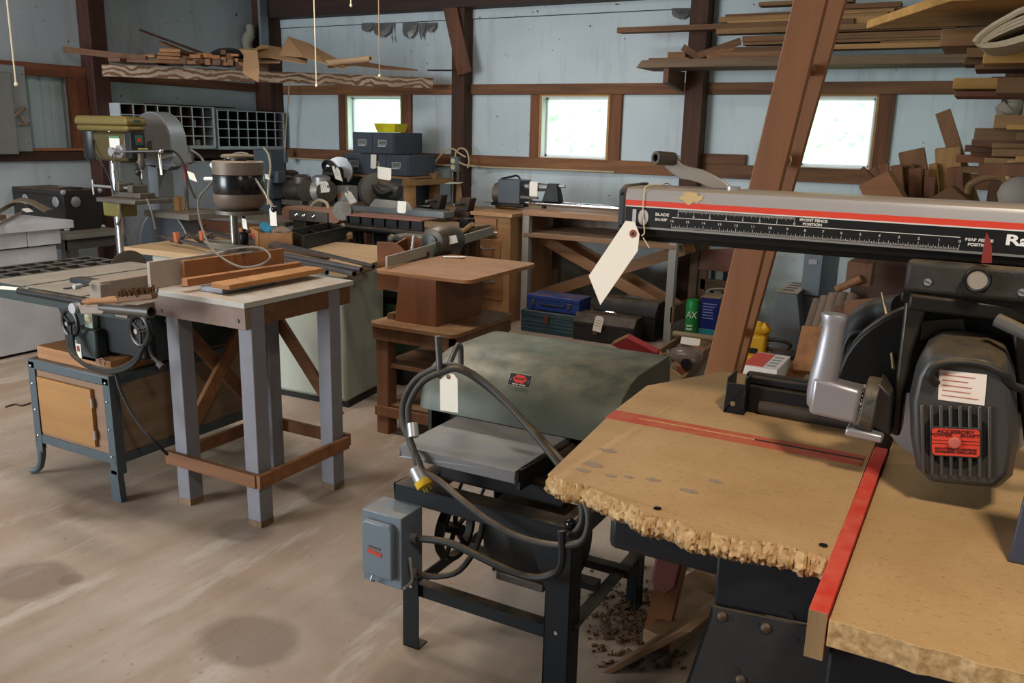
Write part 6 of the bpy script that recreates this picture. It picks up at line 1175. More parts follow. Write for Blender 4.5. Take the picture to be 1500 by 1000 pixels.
eng(420, 285, 'dusty dark engine with a pot shaped top by the corner post', (M_dk, M_dk), 1, 6.35); eng(412, 300, 'small red machine left on the back bench', (M_red, M_black), .8, 6.18); eng(438, 297, 'dark round pulley motor right of the small red machine', (M_dk, M_iron), .9, 6.12); eng(466, 290, 'bright aluminium circular saw body on the back bench', (M_al2, M_steel), .9, 6.2)
cs = thing('circular_saw', 'corded circular saw with a shiny blade guard left of the file drawers', 'saw', (P(490, 265, y=6.4).x, 6.4, BZ)); c = P(493, 247, y=6.4)
MB().box((c.x-.11, 6.36, BZ), (c.x+.1, 6.6, c.z-.08)).build('stand_block', M_black, cs, .01); MB().lathe([(.05, -.03), (.13, -.02), (.13, .02), (.05, .03)], (c.x+.02, 6.42, c.z-.02), (.4, -1, 0), 22).build('blade_guard', M_steel, cs); MB().tube([(c.x-.1, 6.38, c.z-.05), (c.x-.12, 6.36, c.z+.03), (c.x-.05, 6.34, c.z+.06), (c.x+.02, 6.36, c.z)], .022, 10).build('handle', M_black, cs); MB().lathe([(.03, -.1), (.07, -.08), (.07, .08), (.04, .1)], (c.x-.02, 6.38, c.z-.05), (1, .2, 0), 14).build('motor', M_black, cs)
tagcard(P(491, 244, y=6.3), (1, 0, -.25), P(491, 244)-P(497, 265), .09, .13, 'upright written tag on the circular saw beside the file drawers', lines=3); tagcard(P(482, 273, y=6.1), (.3, 0, -1), (1, 0, .12), .1, .14, 'tilted written tag lying over the aluminium saw body', lines=3)
jb = thing('switch_box', 'small grey box with an orange label before the file drawers', 'box', (P(500, 285, y=6.3).x, 6.35, BZ)); c = P(500, 283, y=6.3); MB().box((c.x-.055, 6.3, BZ), (c.x+.08, 6.44, P(500, 272, y=6.3).z)).build('box', paint('#9d9c98', .5, .2, .1), jb, .006); MB().box((c.x-.04, 6.297, P(500, 288, y=6.3).z), (c.x+.01, 6.301, P(500, 284, y=6.3).z)).build('orange_label', flat('#d0603a', .5), jb, smooth=0)
tagcard(P(508, 281, y=6.27), (1, .1, .35), P(508, 281, d=6)-P(519, 298, d=6), .075, .12, 'tilted written tag on the grey box with the orange label', lines=3)
# miter saw with round guard on a long grey bed
ra = thing('chop_saw', 'chop saw with a round blade guard and long grey bed on the back bench', 'saw', (P(570, 300, y=5.95).x, 5.95, BZ)); y_ = 5.95; c = P(552, 282, y=y_)
bdz = P(580, 309, y=y_).z
MB().box((P(508, 305, y=y_-.1).x, y_-.1, bdz-.02), (P(650, 305, y=y_-.1).x, y_+.06, bdz+.03)).build('bed', paint('#8e9499', .4, .6, .3), ra, .004)
MB().box((P(520, 310, y=y_).x, y_-.05, BZ), (P(640, 310, y=y_).x, y_+.3, bdz-.02)).build('bed_support', M_iron, ra, .004)
MB().lathe([(.05, -.05), (.14, -.04), (.145, 0), (.14, .03), (.05, .05)], (c.x-.02, y_, bdz+.165), (1, -.55, .05), 26).build('blade_guard', paint('#6b655d', .4, .4, .4, .5), ra); MB().lathe([(.03, -.16), (.075, -.13), (.08, .02), (.06, .06)], (c.x+.16, y_+.02, bdz+.16), (1, .15, -.15), 18).build('motor', paint('#3a3836', .45, .2, .5), ra); MB().tube([(c.x+.02, y_-.06, bdz+.2), (c.x+.08, y_-.1, bdz+.16), (c.x+.14, y_-.1, bdz+.15), (c.x+.2, y_-.06, bdz+.17)], .022, 10).build('handle', M_black, ra); MB().prism([(c.x-.02, y_-.09, bdz+.03), (c.x+.42, y_-.09, bdz+.03), (c.x+.38, y_-.09, bdz+.09), (c.x+.05, y_-.09, bdz+.10)], (0, .02, 0)).build('fence', M_al2, ra, .002)
tagcard(P(563, 263, y=5.84), (1, 0, -.08), (0.05, -.1, -1), .14, .10, 'wide written tag on the chop saw guard', lines=3)
# dark vises near the post
for i, (pa_, pb2, h, lb2) in enumerate(((630, 650, 28, 'dark brown bench vise casting under the outlet box'), (668, 692, 26, 'dark metal stool shaped casting right of the outlet conduit'), (612, 640, 12, 'grey green cast block before the dark vise'))):
    y_ = 6.15; a, b2 = P(pa_, 304, y=y_), P(pb2, 304, y=y_); zt = BZ+h/1258*6.8*1.15; t = thing('bench_vise', lb2, 'vise', ((a.x+b2.x)/2, y_, BZ))
    m_ = paint('#43362f', .5, .5, .4, .5) if i < 2 else paint('#8b9089', .5, .5, .3); MB().box((a.x, y_-.05, BZ), (b2.x, y_+.1, BZ+.05)).build('base', m_, t, .006); MB().prism([(a.x, y_-.03, BZ+.05), (b2.x-.03, y_-.03, BZ+.05), (b2.x, y_-.03, zt), (a.x+.06, y_-.03, zt), (a.x+.04, y_-.03, zt-.05)], (0, .1, 0)).build('jaw', m_, t, .006); MB().cyl(((a.x+b2.x)/2, y_-.16, zt-.05), ((a.x+b2.x)/2, y_+.05, zt-.05), .012).build('screw', M_iron, t)
hb = thing('hand_brush', 'worn tan whisk hanging on the post right of the outlet box', 'brush', P(672, 300, y=6.9)); MB().hexa([P(667, 297, y=6.9), P(678, 296, y=6.9), P(678, 296, y=6.93), P(667, 297, y=6.93)], [P(669, 268, y=6.9), P(674, 268, y=6.9), P(674, 268, y=6.93), P(669, 268, y=6.93)]).build('bristles', wood('#a88a63', '#7d5f3e', 'z'), hb, .004); MB().cyl(P(671, 268, y=6.91), P(671, 240, y=6.91), .012, n=8).build('handle', M_iron, hb)
tagcard(P(676, 268, y=6.88), (0, 1, .1), (1, 0, .04), .1, .16, 'flat white tag beside the whisk on the first post', ring=False)
# ================================================================ belt sander and jointer in the middle
bt_ = thing('belt_sander', 'stationary belt sander with a long tan belt and a pulley at its right end', 'sander', (P(460, 310, y=5.3).x, 5.3, 0)); y_ = 5.3; a, b2 = P(430, 309, y=y_), P(500, 307, y=y_)
zc = a.z-.01; r = .055
pts = []
for k in range(9): an = R(90+22.5*k); pts.append((a.x+math.cos(an)*r, y_-.08, zc+math.sin(an)*r))
for k in range(9): an = R(-90+22.5*k); pts.append((b2.x+math.cos(an)*r*.9, y_-.08, zc+math.sin(an)*r*.9))
MB().prism(pts, (0, .16, 0)).build('sanding_belt', paint('#8f6250', .85, 0, .5, .4, '#b09a84', 4), bt_, .002); MB().box((a.x+.04, y_-.1, zc-.05), (b2.x-.06, y_-.081, zc+.03)).build('frame', M_iron, bt_, .003)
for u in (.12, .2, .3): MB().ball((a.x+u, y_-.1, zc-.01), .025, 10).build('guide_knob', M_chrome, bt_)
pl_ = P(505, 306, y=y_-.1); MB().lathe([(.02, -.02), (.075, -.022), (.06, 0), (.075, .022), (.02, .02)], (pl_.x, y_-.12, pl_.z-.01), (.3, -1, 0), 22).build('pulley', M_iron, bt_); MB().tube([P(456, 302, y=y_-.05), P(460, 297, y=y_-.05), P(468, 293, y=y_-.05), P(478, 297, y=y_-.05), P(481, 305, y=y_-.05)], .012, 8).build('guard_hoop', paint('#a89a80', .5), bt_)
MB().box((a.x+.0, y_-.12, zc-.18), (b2.x+.05, y_+.15, zc-.14)).build('wooden_base', wood(*PINE, 'x'), bt_, .003); MB().box((a.x+.06, y_-.08, zc-.14), (a.x+.2, y_+.08, zc-.05)).build('bracket', M_dk, bt_, .006); MB().box((b2.x-.12, y_-.08, zc-.14), (b2.x, y_+.08, zc-.05)).build('bracket', M_dk, bt_, .006)
for x in (a.x+.03, b2.x-.04):
    for yy in (y_-.1, y_+.1): MB().box((x, yy, 0), (x+.06, yy+.05, zc-.18)).build('leg', wood(*OLDW, 'z'), bt_, .003)
jo = thing('jointer', 'long black ribbed machine bed with a reddish top edge, behind the plywood top', 'machine', (P(560, 330, y=5.1).x, 5.1, 0)); y_ = 5.1; a, b2 = P(508, 318, y=y_), P(617, 321, y=y_); zt = P(560, 318, y=y_).z; h = .075
MB().box((a.x, y_, zt-.012), (b2.x, y_+.22, zt)).build('bed_top', paint('#8d5a50', .5, .2, .4, .5, '#55504c', 5), jo, .003); MB().box((a.x, y_+.02, zt-h), (b2.x, y_+.03, zt-.012)).build('bed_web', M_black, jo); MB().box((a.x, y_-.002, zt-h-.006), (b2.x, y_+.03, zt-h+.006)).build('bed_flange', M_black, jo, .002)
for k in range(7): x = a.x+(b2.x-a.x)*k/6; MB().box((x-.006, y_, zt-h), (x+.006, y_+.03, zt-.012)).build('rib', M_black, jo)
a2, b3 = P(502, 333, y=y_-.1), P(640, 338, y=y_-.1); MB().cyl((a2.x, y_-.1, a2.z), (b3.x, y_-.1, a2.z), .02, n=14).build('rail_tube', M_black, jo); MB().ball((a2.x, y_-.1, a2.z), .035, 10).build('rail_knob', M_iron, jo); MB().box((a2.x+.05, y_-.06, a2.z-.03), (b3.x, y_+.1, a2.z+.0)).build('lower_rail', M_drk, jo, .003)
MB().box((P(545, 340, y=y_).x, y_, .35), (P(612, 340, y=y_).x, y_+.3, a2.z-.03)).build('motor_box', paint('#33373a', .5, .2, .3), jo, .02)
for px in (528, 536, 620): x = P(px, 350, y=y_).x; MB().bar((x, y_, 0), (x-.05, y_, a2.z-.02), .03, .03).build('leg', M_black, jo)
tagcard(P(588, 312, y=5.085), (1, 0, 0), (0, -.12, -1), .075, .085, 'square white tag stuck on the black ribbed machine bed', ring=False)
tt_ = thing('planing_table', 'grey flat machine table with rollers between jointer and router motor', 'machine', (P(620, 345, y=4.9).x, 4.95, 0)); y_ = 4.85; a, b2 = P(578, 345, y=y_), P(640, 345, y=y_); MB().box((a.x, y_, a.z-.015), (b2.x, y_+.2, a.z+.01)).build('table', paint('#8c8a84', .4, .6, .4), tt_, .004); MB().cyl((a.x, y_-.03, a.z-.02), (b2.x, y_-.03, a.z-.02), .022).build('roller', M_black, tt_); MB().box((a.x+.1, y_+.05, 0), (b2.x-.05, y_+.18, a.z-.015)).build('stand', M_black, tt_, .01); MB().ball((a.x, y_-.03, a.z-.02), .035, 10).build('knob', M_iron, tt_)
pb = thing('panel_box', 'black control box with a wooden rod in front of the back bench', 'control box', P(680, 330, y=5.6)); c = P(681, 327, y=5.6); MB().box((c.x-.055, 5.6, c.z-.04), (c.x+.03, 5.7, c.z+.035)).build('box', M_black, pb, .006); MB().cyl(P(668, 347, y=5.4), P(692, 328, y=5.3), .018, n=10).build('wooden_rod', wood(*PINE, 'x'), pb); MB().box((c.x-.03, 5.62, 0), (c.x+.0, 5.66, c.z-.04)).build('post', M_dk, pb)
tn_ = thing('work_table', 'rough brown table behind the black jointer', 'table', (-3.9, 5.75, 0)); MB().box((P(590, 316, y=5.55).x, 5.5, .80), (P(684, 318, y=5.55).x-.05, 5.98, .838)).build('table_top', wood('#ad8a66', '#856446', 'x', .7, .5), tn_, .003); MB().box((P(592, 330, y=5.55).x, 5.52, .62), (P(688, 330, y=5.55).x-.08, 5.55, .80)).build('apron', wood('#8a5836', '#633c22', 'x'), tn_)
for px in (594, 660): x = P(px, 350, y=5.6).x; MB().box((x, 5.56, 0), (x+.07, 5.63, .80)).build('leg', M_bleg, tn_); MB().box((x, 5.86, 0), (x+.07, 5.93, .80)).build('leg', M_bleg, tn_)
# ================================================================ drawer pedestal and lathe bench
dp_ = thing('drawer_pedestal', 'brown wooden drawer pedestal with metal pulls left of the lathe', 'drawer cabinet', (-3.55, 6.4, 0)); y_ = 6.15; q = lambda px, py, y=y_: P(px, py, y=y)
a, b2 = q(694, 315), q(748, 320); ztp = q(720, 311).z; M_dw = wood('#c99a69', '#a87a50', 'z', .55, .2, .6, .12); M_dr = wood('#b8855a', '#9a6a44', 'x', .55, .2, .6, .12)
MB().box((a.x, y_, .0), (b2.x, 7.0, ztp-.03)).build('carcass', M_dw, dp_, .003); MB().box((a.x-.02, y_-.03, ztp-.03), (b2.x+.03, 7.12, ztp)).build('top', M_dw, dp_, .003)
for (p0, p1, p2, p3) in ((697, 318, 728, 345), (697, 348, 734, 382), (697, 386, 736, 440)):
    c0, c1 = q(p0, p1), q(p2, p3); d_ = MB().box((c0.x, y_-.018, c1.z), (c1.x, y_, c0.z)).build('drawer', M_dr, dp_, .004); cx_, cz_ = (c0.x+c1.x)/2, (c0.z+c1.z)/2+.01
    MB().tube([(cx_-.06, y_-.018, cz_), (cx_-.055, y_-.045, cz_+.004), (cx_, y_-.05, cz_-.008), (cx_+.055, y_-.045, cz_+.004), (cx_+.06, y_-.018, cz_)], [.012, .008, .006, .008], 8).build('pull', M_steel, d_)
lbz = thing('lathe_bench', 'long wooden lathe bench with crossed braces against the back wall', 'workbench', (-2.8, 6.6, 0)); y_ = 6.28; LB = lambda px, py, y=y_: P(px, py, y=y); zt = LB(850, 313).z
x0, x1 = b2.x+.035, LB(992, 320).x; M_lw = wood('#c09068', '#9d7150', 'x', .6, .3)
MB().box((x0, y_, zt-.045), (x1, 6.95, zt)).build('bench_top', M_lw, lbz, .003); zs = LB(850, 350).z
MB().box((x0+.02, y_-.005, zs-.02), (x1, y_+.02, zs+.012)).build('rail', M_lw, lbz, .002); MB().hexa([(x0+.02, y_+.02, zs), (x1, y_+.02, zs), (x1, 7.0, zs+.02), (x0+.02, 7.0, zs+.02)], [(x0+.02, y_+.02, zs+.01), (x1, y_+.02, zs+.01), (x1, 7.0, zs+.03), (x0+.02, 7.0, zs+.03)]).build('chip_tray', paint('#a9835f', .8, 0, .6, .8, '#d7d2cc', 7), lbz)
MB().box((x0+.02, 6.93, zs), (x1, 6.96, zt-.045)).build('back_board', paint('#7d5a3e', .8, 0, 0, .9, '#cfc9c2', 5), lbz)
for x in (x0+.035, LB(978, 470).x):
    w_ = .055; MB().box((x-.03, y_+.0, 0), (x+.03, y_+.06, zt-.045)).build('leg', paint('#a5a19b', .6, 0, .1, .4) , lbz, .002); MB().box((x-.03, 6.85, 0), (x+.035, 6.92, zt-.045)).build('leg', wood(*OLDW, 'z'), lbz, .002)
xl_, xr2 = x0+.05, LB(978, 470).x
for yy in (y_+.26, 6.80): MB().bar((xl_, yy, zs-.05), (xr2+.0, yy, .16), .022, .09, (0, 0, 1)).build('brace', M_lw, lbz, .002); MB().bar((xl_, yy+.024, .2), (xr2, yy+.024, zs-.05), .022, .09, (0, 0, 1)).build('brace', M_lw, lbz, .002)
MB().bar((xr2+.03, y_, .22), (xr2+.03, 6.95, .22), .03, .13).build('end_rail', wood(*OLDW, 'y'), lbz, .002); MB().bar((xr2+.08, 6.9, 0), (xr2+.08, 6.9, zt), .06, .05, (1, 0, 0)).build('end_post', wood('#8f5f3a', '#6d4427', 'z'), lbz, .002)
la = thing('wood_lathe', 'small wood lathe with a dark grey headstock and a round steel bed tube', 'lathe', (-3.0, 6.5, zt)); yl = 6.52; L_ = lambda px, py, y=yl: P(px, py, y=y)
a, b2 = L_(737, 262), L_(768, 300); hz = zt+.03
MB().box((a.x, yl-.09, hz), (b2.x, yl+.12, a.z)).build('headstock', paint('#4c5056', .45, .3, .2, .3), la, .006); MB().lathe([(.03, -.12), (.08, -.1), (.09, 0), (.09, .04)], (a.x-.02, yl, L_(735, 283).z), (-1, 0, 0), 18).build('motor', M_iron, la); MB().tube([L_(762, 262), L_(757, 257), L_(748, 259), L_(735, 262), L_(730, 270), L_(731, 285)], .009, 8).build('motor_cable', M_black, la)
bz_ = hz+.01; MB().cyl((b2.x-.1, yl, bz_), (LB(990, 320).x, yl, bz_+.0), .022, n=18).build('bed_tube', M_chrome, la); MB().box((b2.x-.3, yl-.05, zt), (b2.x+.02, yl+.05, hz)).build('head_foot', M_black, la, .004); MB().box((x1-.25, yl-.03, zt), (x1-.18, yl+.03, hz)).build('bed_foot', M_black, la, .004)
sp = L_(770, 273); tc_ = L_(803, 273); MB().cyl((b2.x, yl, sp.z), (b2.x+.06, yl, sp.z), .022).cyl((b2.x+.06, yl, sp.z), (tc_.x-.25, yl, sp.z), .012, .004).build('spindle', M_steel, la); wk = MB().lathe([(.012, 0), (.045, .03), (.035, .12), (.03, .22), (.014, .27)], (b2.x+.03, yl, sp.z-.0), (1, 0, 0), 14).build('turning', paint('#7e7d7b', .4, .7, .3), la)
t0, t1 = L_(797, 302), L_(822, 302); tz_ = L_(808, 272).z
MB().hexa([(t0.x, yl-.05, bz_+.02), (t1.x, yl-.05, bz_+.02), (t1.x, yl+.05, bz_+.02), (t0.x, yl+.05, bz_+.02)], [(t0.x+.04, yl-.03, tz_+.02), (t1.x-.03, yl-.03, tz_+.02), (t1.x-.03, yl+.03, tz_+.02), (t0.x+.04, yl+.03, tz_+.02)]).build('tailstock', M_black, la, .006); MB().cyl((t0.x-.06, yl, tz_), (t1.x+.03, yl, tz_), .014).build('tail_quill', M_steel, la); MB().cyl((t0.x, yl, zt+.0), (t0.x, yl, bz_), .02).build('clamp', M_black, la); MB().bar((t0.x-.18, yl-.08, bz_+.05), (t0.x-.02, yl-.08, bz_+.05), .02, .02).cyl((t0.x-.1, yl-.06, bz_), (t0.x-.1, yl-.06, bz_+.05), .012).build('tool_rest', M_iron, la)
tagcard(L_(781, 289, 6.47), (1, 0, 0), (0, -.02, -1), .075, .13, 'white tag hanging on the front of the lathe', lines=2, ring=False)
for i, (px, py, lb2) in enumerate(((745, 297, 'tan wooden turning tool handle, rearmost of the pile left of the lathe'), (742, 303, 'tan wooden turning tool handle in front of the pile left of the lathe'), (752, 301, 'tan wooden turning tool handle nearest the lathe headstock'))):
    c = P(px, py, ztp+.015); t = thing('turning_tool', lb2, 'chisel', c-V((0, 0, .014)), group=None); MB().lathe([(.008, -.1), (.016, -.08), (.014, 0), (.017, .08), (.009, .1)], c, (1, .15, 0), 12).build('handle', wood('#b5793f', '#955c2c', 'x'), t); MB().bar(c-V((.1, .015, 0)), c-V((.24, .036, .006)), .014, .005).build('blade', M_iron, t)
tagcard(P(735, 302, ztp+.012), (.2, 1, 0), (1, -.1, 0), .07, .12, 'white paper tag lying on the drawer pedestal top', ring=False)
# ================================================================ toolboxes on the floor
def toolbox(name, label, x0, x1, y0, y1, z0, z1, mat, lidf, kind):
    t = thing(name, label, 'toolbox', ((x0+x1)/2, (y0+y1)/2, z0)); zl = z0+(z1-z0)*lidf
    MB().box((x0, y0, z0), (x1, y1, zl)).build('body', mat, t, .006)
    if kind == 'flat': lid = MB().box((x0-.004, y0-.004, zl), (x1+.004, y1+.004, z1)).build('lid', mat, t, .006)
    else:
        w = y1-y0; hh_ = z1-zl; lid = MB().prism([(x0-.004, y0-.004, zl), (x0-.004, y1+.004, zl), (x0-.004, y1+.004, zl+hh_*.3), (x0-.004, y0+w*.75, z1), (x0-.004, y0+w*.25, z1), (x0-.004, y0-.004, zl+hh_*.3)], (x1-x0+.008, 0, 0)).build('lid', mat, t, .006)
    return t, zl
tx = lambda px: P(px, 475, y=6.0).x
t, zl = toolbox('toolbox', 'teal blue steel toolbox on the floor under the lathe bench, beneath the blue one', tx(763), tx(841), 6.0, 6.28, 0, .175, paint('#34505a', .45, .3, .4, .5, '#5a6568', 8), .74, 'flat'); c = P(801, 467, y=5.99)
MB().box((c.x-.02, 5.982, .085), (c.x+.015, 5.996, .15)).build('hasp', paint('#7d4f38', .6, .5, 0, .6), t, .003)
for z in (.03, .06, .09): MB().box((tx(763), 5.996, z), (tx(841), 6.0, z+.008)).build('pressed_rib', paint('#34505a', .45, .3, .4, .5, '#5a6568', 8), t, .002)
t, zl = toolbox('toolbox', 'bright blue steel toolbox standing on the teal toolbox', tx(769), tx(845), 6.03, 6.25, .18, .30, paint('#2c4590', .45, .3, .5, .4, '#3c507d', 6), .7, 'flat')
for px in (781, 834): c = P(px, 442, y=6.025); MB().box((c.x-.014, 6.018, .215), (c.x+.014, 6.03, .262)).build('clasp', M_iron, t, .003)
MB().tube([(tx(790), 6.026, .245), (tx(793), 6.008, .235), (tx(820), 6.008, .235), (tx(823), 6.026, .245)], .007, 8).build('handle', M_black, t)
M_db = paint('#302c2b', .5, .3, .5, .5, '#3b322e', 6)
t, zl = toolbox('toolbox', 'dark brown steel toolbox in front with a white tag on its lid', tx(842), tx(931), 5.97, 6.19, 0, .21, M_db, .55, 'arch'); MB().tube([(tx(878), 6.06, .205), (tx(880), 6.05, .228), (tx(897), 6.05, .228), (tx(899), 6.06, .205)], .009, 8).build('handle', M_chrome, t); c = P(872, 480, y=5.96); MB().box((c.x-.02, 5.955, .06), (c.x+.02, 5.97, .13)).build('hasp', M_iron, t, .003)
tagcard(P(879, 463, y=5.94), (1, 0, -.12), P(879, 463, y=5.94)-P(873, 488, y=5.94), .07, .125, 'white tag hanging on the dark brown toolbox', lines=3, ring=False)
t, zl = toolbox('toolbox', 'black steel toolbox behind the dark brown one', tx(853), tx(945), 6.22, 6.48, 0, .30, paint('#2a2a2a', .5, .3, .5, .5), .6, 'arch'); MB().tube([(tx(888)+.0, 6.33, .296), (tx(890), 6.32, .318), (tx(912), 6.32, .318), (tx(914), 6.33, .296)], .009, 8).build('handle', M_chrome, t)
# red open tray case, wooden crate of odds and ends, cans
rt_ = thing('red_case', 'open red lined wooden case leaning behind the planer hood', 'case', P(930, 515, .05)); A_ = [P(900, 500, .10), P(921, 490, .20), P(966, 513, .12), P(942, 521, .035)]
n_ = (A_[1]-A_[0]).cross(A_[3]-A_[0]).normalized(); n_ = n_ if n_.z > 0 else -n_; M_rl = paint('#a52f35', .6, 0, .2, .3)
MB().prism([p-n_*.03 for p in A_], n_*.012).build('bottom', M_rl, rt_, .001)
for i in range(4): p, q2 = A_[i], A_[(i+1) % 4]; MB().bar(p-n_*.014, q2-n_*.014, .012, .04, n_).build('side', wood(*PINE, 'x') if i == 0 else M_rl, rt_, .001)
MB().bar(A_[1].lerp(A_[2], .62)-n_*.014, A_[0].lerp(A_[3], .62)-n_*.014, .008, .03, n_).build('divider', M_rl, rt_, .001)
M_cr = wood('#b0926a', '#8d6f49', 'x', .7)
cr2 = thing('wooden_tray', 'shallow wooden tray of small tools and a red box on the floor', 'tray', P(990, 535, .03)); K = [P(955, 525, .04), P(1005, 492, .04), P(1045, 505, .04), P(1000, 560, .04)]
MB().prism([p-V((0, 0, .03)) for p in K], (0, 0, .012)).build('bottom', M_cr, cr2, .001)
for i in range(4): MB().bar(K[i], K[(i+1) % 4], .02, .07).build('side', M_cr, cr2, .002)
solo(MB().bar(P(985, 488, .11), P(1062, 498, .11), .045, .045), 'round_stick', wood('#a3906f', '#857250', 'x'), 'pale round-ended wooden handle lying before the spray can', 'handle', bev=.018)
rb_ = thing('red_wooden_box', 'small red edged wooden box with a black lid on it, near the ladder foot', 'box', P(1005, 548, .1)); a = P(992, 545, .03); MB().prism([P(990, 548, .03), P(1008, 552, .03), P(1034, 522, .03), P(1012, 515, .03)], (0, 0, .06)).build('body', paint('#8f4a38', .6, 0, .3, .6, '#a8794e', 8), rb_, .003); MB().cyl(P(1005, 533, .095), P(1005, 533, .13), .035).build('black_lid', M_black, rb_)
mtb, nt, b = newmat('clear_bag'); b.inputs[0].default_value = lin('#a59a90'); b.inputs['Roughness'].default_value = .25; b.inputs['Transmission Weight'].default_value = .5; b.inputs['Alpha'].default_value = .8
solo(MB().ball(P(1005, 520, .14), .10, 14, (1.2, .8, .6)), 'plastic_bag', mtb, 'clear plastic bag of small parts lying on the wooden tray', 'bag'); tagcard(P(1010, 505, .22), (1, 0, 0), (.2, -1, -.35), .13, .09, 'white tag lying on the clear plastic bag', ring=False, lines=2)
random.seed(9)
for i in range(9):
    c = P(random.uniform(965, 992), random.uniform(512, 540), .05); a_ = random.uniform(0, 3); solo(MB().bar(c, c+V((math.cos(a_)*.12, math.sin(a_)*.12, .02)), .018, .014), 'small_tool', (M_iron, M_steel, wood(*PINE, 'x'))[i % 3], 'small rusty hand tool lying in the wooden tray of odds and ends', 'tool', 'loose tools in the wooden tray', bev=.003)
sc = thing('spray_can', 'green spray can with white lettering on the floor beside the blue can', 'spray can', P(1012, 488, 0)); y_ = 6.35; c0, c1 = P(1003, 470, y=y_), P(1024, 470, y=y_); r = (c1.x-c0.x)/2*.92; cx_ = (c0.x+c1.x)/2; zt_ = P(1013, 438, y=y_).z; zb_ = P(1013, 488, y=y_).z; zb_ = max(zb_, .004)
MB().lathe([(r*.96, zb_), (r, zb_+.006), (r, zt_-.03), (r*.9, zt_-.02), (r*.86, zt_), (.001, zt_)], (cx_, y_, 0), (0, 0, 1), 22).build('can', paint('#2f9a4c', .35, .2, 0, .3, '#3fae68', 9), sc); text('AX', .075, (cx_-r*.6, y_-r-.002, zb_+.13), (1, 0, 0), (0, 0, 1), flat('#e8ece4', .5), sc, stretch=.8)
for z_ in (.035, .06): MB().box((cx_-r*.5, y_-r-.001, zb_+z_), (cx_+r*.4, y_-r+.004, zb_+z_+.014)).build('print_line', flat('#d2e0d0', .5), sc, smooth=0)
bc_ = thing('solvent_can', 'dark blue rectangular solvent can with a teal foot band and rusty top', 'can', P(1038, 488, 0)); a, b2 = P(1023, 488, y=y_), P(1050, 490, y=y_); zt2 = P(1036, 436, y=y_).z
MB().box((a.x, y_, zb_), (b2.x, y_+.2, zt2)).build('can', paint('#22307a', .35, .3, .1, .2), bc_, .005); MB().box((a.x-.001, y_-.001, zb_), (b2.x+.001, y_+.2, zb_+.05)).build('teal_band', flat('#1f8a92', .4), bc_, .004); MB().box((a.x-.002, y_-.002, zt2), (b2.x+.002, y_+.202, zt2+.006)).build('rusty_top', paint('#a8916b', .6, .3, 0, .6), bc_, .002); MB().tube([(a.x+.03, y_+.05, zt2), (a.x+.03, y_+.05, zt2+.05), (b2.x+.0, y_+.12, zt2+.06), (b2.x, y_+.12, zt2)], .006, 8).build('handle', M_steel, bc_)
for k in range(6): MB().box((a.x+.02, y_-.0015, zt2-.05-.022*k), (a.x+.02+(b2.x-a.x)*random.uniform(.5, .8), y_+.002, zt2-.043-.022*k)).build('print_line', flat('#8a93bd', .5), bc_, smooth=0)
ch = thing('folding_chair', 'red brown wooden panel on a dark metal frame behind the cans', 'chair', P(1050, 460, y=6.9)); y_ = 6.85
MB().prism([P(1022, 395, y=y_), P(1092, 400, y=y_), P(1096, 362, y=y_), P(1027, 366, y=y_)], (0, .02, 0)).build('panel', wood('#8c5846', '#6e4234', 'x', .5, 0, .5, .1), ch, .003)
for px in (1026, 1040, 1058): x = P(px, 400, y=y_).x; MB().box((x, y_+.03, 0), (x+.03, y_+.06, P(px, 380, y=y_).z)).build('frame_leg', M_black, ch)
MB().box((P(1024, 420, y=y_).x, y_+.02, P(1024, 424, y=y_).z), (P(1090, 420, y=y_).x, y_+.07, P(1024, 408, y=y_).z)).build('cross_rail', wood(*OLDW, 'x'), ch, .003)
# ================================================================ leaning ladder
ld = thing('ladder', 'tall brown wooden ladder leaning to the right behind the saw arm', 'ladder', (-.95, 2.65, 0)); M_ldr = wood('#8a552a', '#6b401f', 'z', .5, 0, .5, .1)
y1, y2 = 2.42, 2.86; a0, a1 = P(1054, 550, y=y1), P(1188, 0, y=y1)
dl = (a1-a0)/(a1.z-a0.z); lo = a0-dl*a0.z; hi = a0+dl*(2.35-a0.z); off = V((.035, 0, 0))
MB().bar(lo+V((0, y1-lo.y, 0)), V((hi.x, y1, hi.z)), .032, .082, (1, 0, 0)).build('rail', M_ldr, ld, .003)
b0, b1 = P(1085, 480, y=y2), P(1217, 0, y=y2); dl2 = (b1-b0)/(b1.z-b0.z); lo2 = b0-dl2*b0.z; hi2 = b0+dl2*(2.5-b0.z); MB().bar(V((lo2.x, y2, 0)), V((hi2.x, y2, hi2.z)), .032, .09, (1, 0, 0)).build('rail', M_ldr, ld, .003)
for py in (95, 236, 500):
    zr_ = P(1110+75*(1-(py/300)), py, y=(y1+y2)/2).z
    if py == 500: zr_ = P(1120, 497, y=y2-.1).z
    pa_ = V((lo.x+dl.x*zr_, y1, zr_)); pb2 = V((lo2.x+dl2.x*zr_, y2, zr_)); MB().cyl(pa_, pb2, .017, n=14).build('rung', wood('#7d6a4c', '#5d4a32', 'y') if py == 500 else M_ldr, ld)
zr_ = P(1150, 236, y=2.64).z; c = V((lo2.x+dl2.x*zr_, y2-.05, zr_)); solo(MB().tube([c+V((math.cos(k)*.022, 0, math.sin(k)*.022)) for k in [2*PI*i/12 for i in range(12)]], .003, 6, 2, True), 'string_loop', M_string, 'pale string tied round a ladder rung', 'string')
